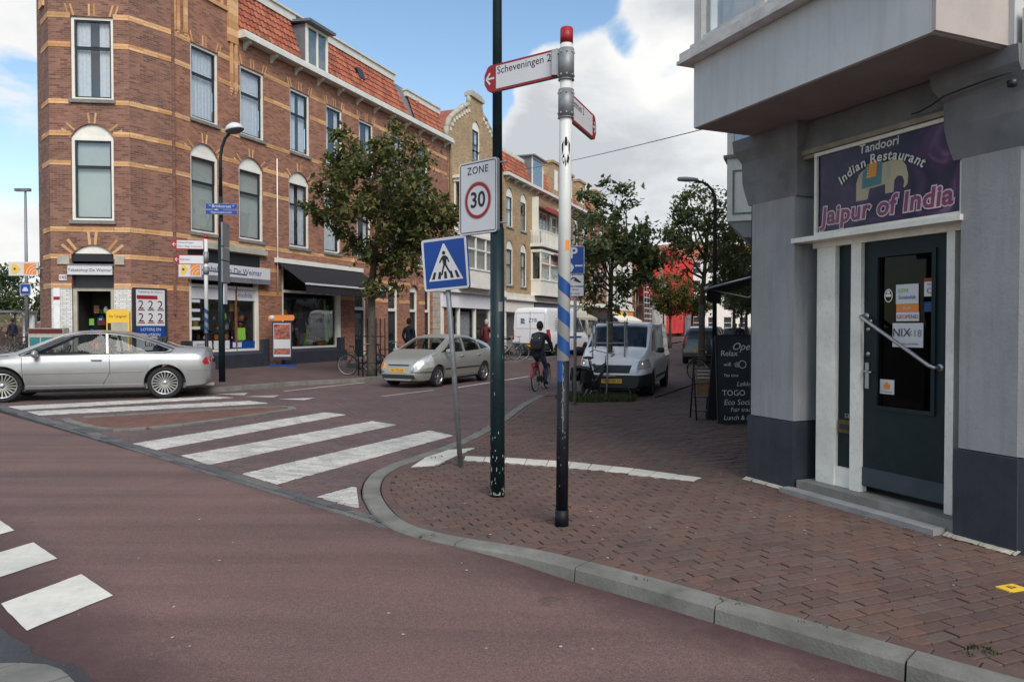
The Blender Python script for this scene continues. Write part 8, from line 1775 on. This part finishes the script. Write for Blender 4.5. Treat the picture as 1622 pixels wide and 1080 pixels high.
# standing / walking people
def walker(label, x, y, azm, top, legs, hair, s=1.0, z=0.1, step=.18, skirt=False, armf=.15):
    M = P2(x, y, azm, z, s)
    J = {'pel': (None, (0, 0, .95)), 'waist': ('pel', (0, 0, 1.08)), 'chest': ('waist', (.01, 0, 1.30)), 'neckb': ('chest', (0, 0, 1.44)), 'neck': ('neckb', (.01, 0, 1.53)),
         'shL': ('neckb', (0, .17, 1.41)), 'elL': ('shL', (-.04, .23, 1.14)), 'wrL': ('elL', (armf, .22, .94)), 'shR': ('neckb', (0, -.17, 1.41)), 'elR': ('shR', (-.02, -.23, 1.14)), 'wrR': ('elR', (.05, -.22, .90)),
         'hipL': ('pel', (0, .09, .90)), 'knL': ('hipL', (step * .7, .09, .50)), 'anL': ('knL', (step, .09, .09)), 'toL': ('anL', (step + .16, .10, .045)), 'hipR': ('pel', (0, -.09, .90)), 'knR': ('hipR', (-step * .2, -.09, .50)), 'anR': ('knR', (-step, -.09, .10)), 'toR': ('anR', (-step + .15, -.10, .045))}
    rad = {'pel': (.16, .12), 'waist': (.155, .115), 'chest': (.18, .125), 'neckb': (.11, .08), 'neck': .05, 'shL': .07, 'elL': .05, 'wrL': .036, 'shR': .07, 'elR': .05, 'wrR': .036, 'hipL': .092, 'knL': .062, 'anL': .045, 'toL': .04, 'hipR': .092, 'knR': .062, 'anR': .045, 'toR': .04}
    t = figure('person', label, M, J, rad, [top, legs, 'plastic'], lambda p: 2 if p.z < .12 else (0 if p.z > .84 or (abs(p.y) > .17 and p.z > .8) else 1))
    head(t, M, (.02, 0, 1.655), hair); hand(t, M, (armf, .22, .94), (.3, 0, -.8), 1); hand(t, M, (.05, -.22, .90), (.1, 0, -1), -1); return t
walker('person in a dark coat walking past the arched doors behind the hatchback', pX(648, 26.5), 26.5, 20, 'darkcloth', 'darkcloth', 'darkhair', 1.0)
walker('grey-haired person in a maroon jacket between the two posts', pX(771, 31), 31, 20, 'maroon', 'jeans', 'greyhair', 1.0)
walker('person in a dark jacket and brown trousers walking near the bus shelter', pX(20, 43), 43, -60, 'darkcloth', 'khaki', 'darkhair', 1.1, step=.1)
walker('person in dark clothes standing on the far pavement beyond the parking sign pole', pX(893, 38), 38, 10, 'plastic', 'jeans', 'darkhair', 1.0, z=.05)
walker('small far person in dark clothes walking under the trees', pX(1172, 44), 44, 200, 'darkcloth', 'darkcloth', 'darkhair', 1.0, z=0)
walker('small far person in a brown coat beside another walker', pX(1165, 47), 47, 200, 'khaki', 'jeans', 'darkhair', 1.0, z=0)
# parked bicycles
bicycle('black bicycle leaning at the guard of the tree by the hatchback', P2(pX(576, 22.6), 22.6, 100, .1, .95), lean=6)
bicycle('dark bicycle standing behind the tree near the arched doors', P2(pX(612, 24.3), 24.3, 95, .1, .95), lean=-5)
bicycle('silver bicycle parked with the pair beside the tall white van', P2(pX(812, 33), 33.0, 60, .1), frame='galv', group='bicycles beside the tall van')
bicycle('second silver bicycle parked with the pair, nearer the green post', P2(pX(800, 32.4), 32.4, 55, .1), frame='galv', group='bicycles beside the tall van')
bicycle('black bicycle with full saddle bags leaning at the tree guard', P2(pX(938, 16.45), 16.45, 38, 0, .98), lean=9, bags=True)
bicycle('dark bicycle tangled behind the saddle-bag bicycle', P2(pX(952, 16.9), 16.8, 55, 0, .95), lean=-7)
bicycle('bicycle with pale pink rims and blue basket behind the wooden rack', P2(pX(1133, 21.6), 21.8, 78, 0, .95), rimc='pink', basket=True)
bicycle('dark bicycle in front of the slim grey lamp', P2(pX(38, 42), 42, 70, .1, 1.1))
bicycle('dark bicycle beside another one near the bus shelter', P2(pX(30, 44), 44, 60, .1, 1.1))
# chalkboard and wooden rack by the restaurant
cbM = Matrix.Translation((3.71, 12.05, 0)) @ Matrix.Rotation(R(4), 4, 'Z')
cb2 = link('chalkboard', None, None, cbM, 'black A-frame chalkboard with white handwriting beside the grey pier', 'chalkboard')
T = Matrix.Rotation(R(-6), 4, 'X')
mb = MB(); mb.box(-.36, .36, -.02, .02, .02, 1.47); bd = mb.build('board', paint('chalk_black', (.018, .019, .024), .8, var=.5, scale=2), cb2, cbM @ T)
mb = MB(); ring(mb, -.36, .36, .02, 1.47, .025, -.03, -.0205); mb.build('board_frame', MT['awn'], bd, cbM @ T)
mb = MB(); mb.M = Matrix.Translation((0, .55, 0)) @ Matrix.Rotation(R(13), 4, 'X'); mb.box(-.36, .36, -.02, .02, .02, 1.45); mb.build('rear_leaf', MT['awn'], cb2, cbM)
MT['chalk'] = paint('white_chalk', (.55, .56, .56), .9, var=.3, scale=40)
for tx, x, z, s_, sh in (('Open', .10, 1.27, .17, .4), ('Relax', -.14, 1.16, .13, .1), ('wifi  @', -.1, .98, .09, 0), ('Tea time', -.12, .80, .07, .2), ('Lekker', .12, .66, .11, .3), ('TOGO', -.08, .51, .13, 0), ('Eco Social', .0, .36, .125, .2), ('Fair trade', .05, .24, .10, .2), ('Lunch & more', .04, .11, .105, .2)):
    text(bd, cbM @ T @ plateM((1, 0, 0), (0, 0, 1), (x, -.0215, z)), tx, s_, MT['chalk'], font_shear=sh)
mb = MB(); disc(mb, .055, .066, 0, 24); me_ = mb.build('chalk_drawing', MT['chalk'], bd, cbM @ T @ plateM((1, 0, 0), (0, 0, 1), (.08, -.0215, .98)))
wr = thing('wooden_rack', 'dark folding rack with wooden crates beside the chalkboard', 'rack', (3.28, 12.75, 0))
mb = MB()
for x in (-.14, .14): mb.tube([(x, -.2, 0), (x, .05, .95)], .015, 6); mb.tube([(x, .25, 0), (x, .02, .95)], .015, 6)
for z in (.14, .38, .62, .86): mb.box(-.15, .15, -.12, .12, z, z + .015)
mb.build('rack_frame', MT['poleblack'], wr)
for z in (.42, .66):
    for k in range(3): mb = MB(); mb.box(-.13, .13, -.15, -.135, z + .068 * k, z + .06 + .068 * k); mb.build('slat', MT['wood'], wr)
for k in range(3): mb = MB(); mb.box(-.12, .12, -.16, -.148, .72 + .06 * k, .735 + .06 * k); mb.build('white_slat', MT['signwhite'], wr)
# sandwich board with orange head, near the second shop window
Ms = Matrix.Translation((pX(447, 27.9), 27.9, .1)) @ Matrix.Rotation(R(9), 4, 'Z') @ Matrix.Scale(.86, 4)
sb_ = link('forecourt_sign', None, None, Ms, 'forecourt poster stand with orange top and blue foot before the brick pier', 'advert stand')
mb = MB(); mb.smooth = False; mb.prism([(-.62, 0), (.62, 0), (.5, .07), (-.5, .07)], -.28, .28, 'y'); mb.build('blue_foot', MT['signblue'], sb_, Ms)
mb = MB(); mb.box(-.42, .42, -.035, .035, .28, 1.95); mb.tube([(-.2, 0, .05), (-.2, 0, .3)], .02, 6); mb.tube([(.2, 0, .05), (.2, 0, .3)], .02, 6); mb.build('panel', MT['navy'], sb_, Ms)
mb = MB(); mb.box(-.36, .36, -.045, -.036, .42, 1.88); p = mb.build('poster', MT['signwhite'], sb_, Ms)
MT['pp'] = paint('poster_photo', (.30, .10, .07), .5, var=.9, scale=9)
for q in ((1.18, 1.84), (.52, .78)): mb = MB(); mb.box(-.34, .34, -.050, -.046, *q); mb.build('photo_print', MT['pp'], p, Ms)
mb = MB(); mb.prism([(-.52 + 0, 2.0)] + [(-.48 + .10 * math.cos(R(a)) - .0, 2.11 + .14 * math.sin(R(a))) for a in range(240, 90, -30)] + [(.48, 2.25), (.54, 2.12), (.48, 2.0)], -.06, .06, 'y'); mb.build('orange_head', MT['orange'], sb_, Ms)
mb = MB(); mb.lathe([(0, .0), (.11, .0), (.11, .012), (0, .012)], 18, Matrix.Translation((-.42, -.062, 2.12)) @ Matrix.Rotation(R(90), 4, 'X')); mb.build('white_disc', MT['signwhite'], sb_, Ms)
# yellow newspaper stand and scratch-card display in front of the corner entrance
Y_ = 21.9; yst = thing('newspaper_stand', 'tall yellow newspaper stand in front of the corner shop door', 'stand', (pX(187, Y_), Y_, .1))
mb = MB(); w_, h_ = .34, 2.0
mb.prism([(-w_, 0), (w_, 0), (w_, h_ - .08), (w_ - .08, h_), (-w_ + .08, h_), (-w_, h_ - .08)], 0, .08, 'y'); b = mb.build('panel', MT['yellow'], yst)
mb = MB(); mb.box(-w_ + .16, w_ - .06, -.01, -.001, .3, 1.62); mb.build('front_sheet', MT['stone_light'], yst); mb = MB(); mb.box(-w_ + .04, -w_ + .14, -.01, -.001, .9, 1.6); mb.build('side_print', MT['ink'], yst)
text(yst, W[yst] @ plateM((1, 0, 0), (0, 0, 1), (0, -.006, 1.80)), 'De Telegraaf', .10, MT['signred'])
kst = thing('newspaper_rack', 'low display rack with red header and printed covers between the coupe and the shop door', 'rack', (pX(78, Y_), Y_, .1))
mb = MB(); mb.smooth = False; mb.prism([(-.62, 0), (.42, 0), (.42, 1.45), (-.62, 1.45)], 0, .3, 'y'); mb.build('case', MT['stone_light'], kst)
mb = MB(); mb.prism([(-.60, 1.30), (.40, 1.30), (.40, 1.43), (-.60, 1.43)], -.02, -.002, 'y'); mb.build('red_header', MT['maroon'], kst)
for k, (x, m) in enumerate(((-.42, 'teal'), (-.08, 'teal'), (.22, 'signred'))): mb = MB(); mb.box(x - .14, x + .14, -.03, -.004, .95, 1.18); mb.build('magazine_cover', MT[m], kst)
for k in range(4): mb = MB(); mb.box(-.5 + .24 * k, -.34 + .24 * k, -.03, -.004, .62, .82); mb.build('magazine_cover', MT['wood' if k % 2 else 'maroon'], kst)
# bus shelter and low wall behind, far left
bs = thing('bus_shelter', 'grey and glass bus shelter on the pavement before the park trees', 'bus shelter', (-32, 47, .1), -20)
mb = MB(); mb.box(-2.5, 1.6, -.8, .8, 2.35, 2.5); mb.build('roof', MT['lead'], bs); mb = MB()
for x in (-2.4, -.4, 1.5): mb.box(x, x + .08, .65, .73, 0, 2.35)
mb.build('post', MT['galv'], bs); mb = MB(); mb.box(-2.3, 1.5, .68, .70, .2, 2.3); mb.build('pane', MT['shopglass'], bs); mb = MB(); mb.box(.6, 1.5, .5, .62, .4, 2.2); mb.build('poster_panel', MT['curtain'], bs)
mb = MB(); mb.box(-50, -22, 0, .3, 0, 1.9); mb.build('low_wall', MT['brick'], None, Matrix.Translation((0, 55, 0)), label='low brick wall below the park trees', cat='wall')
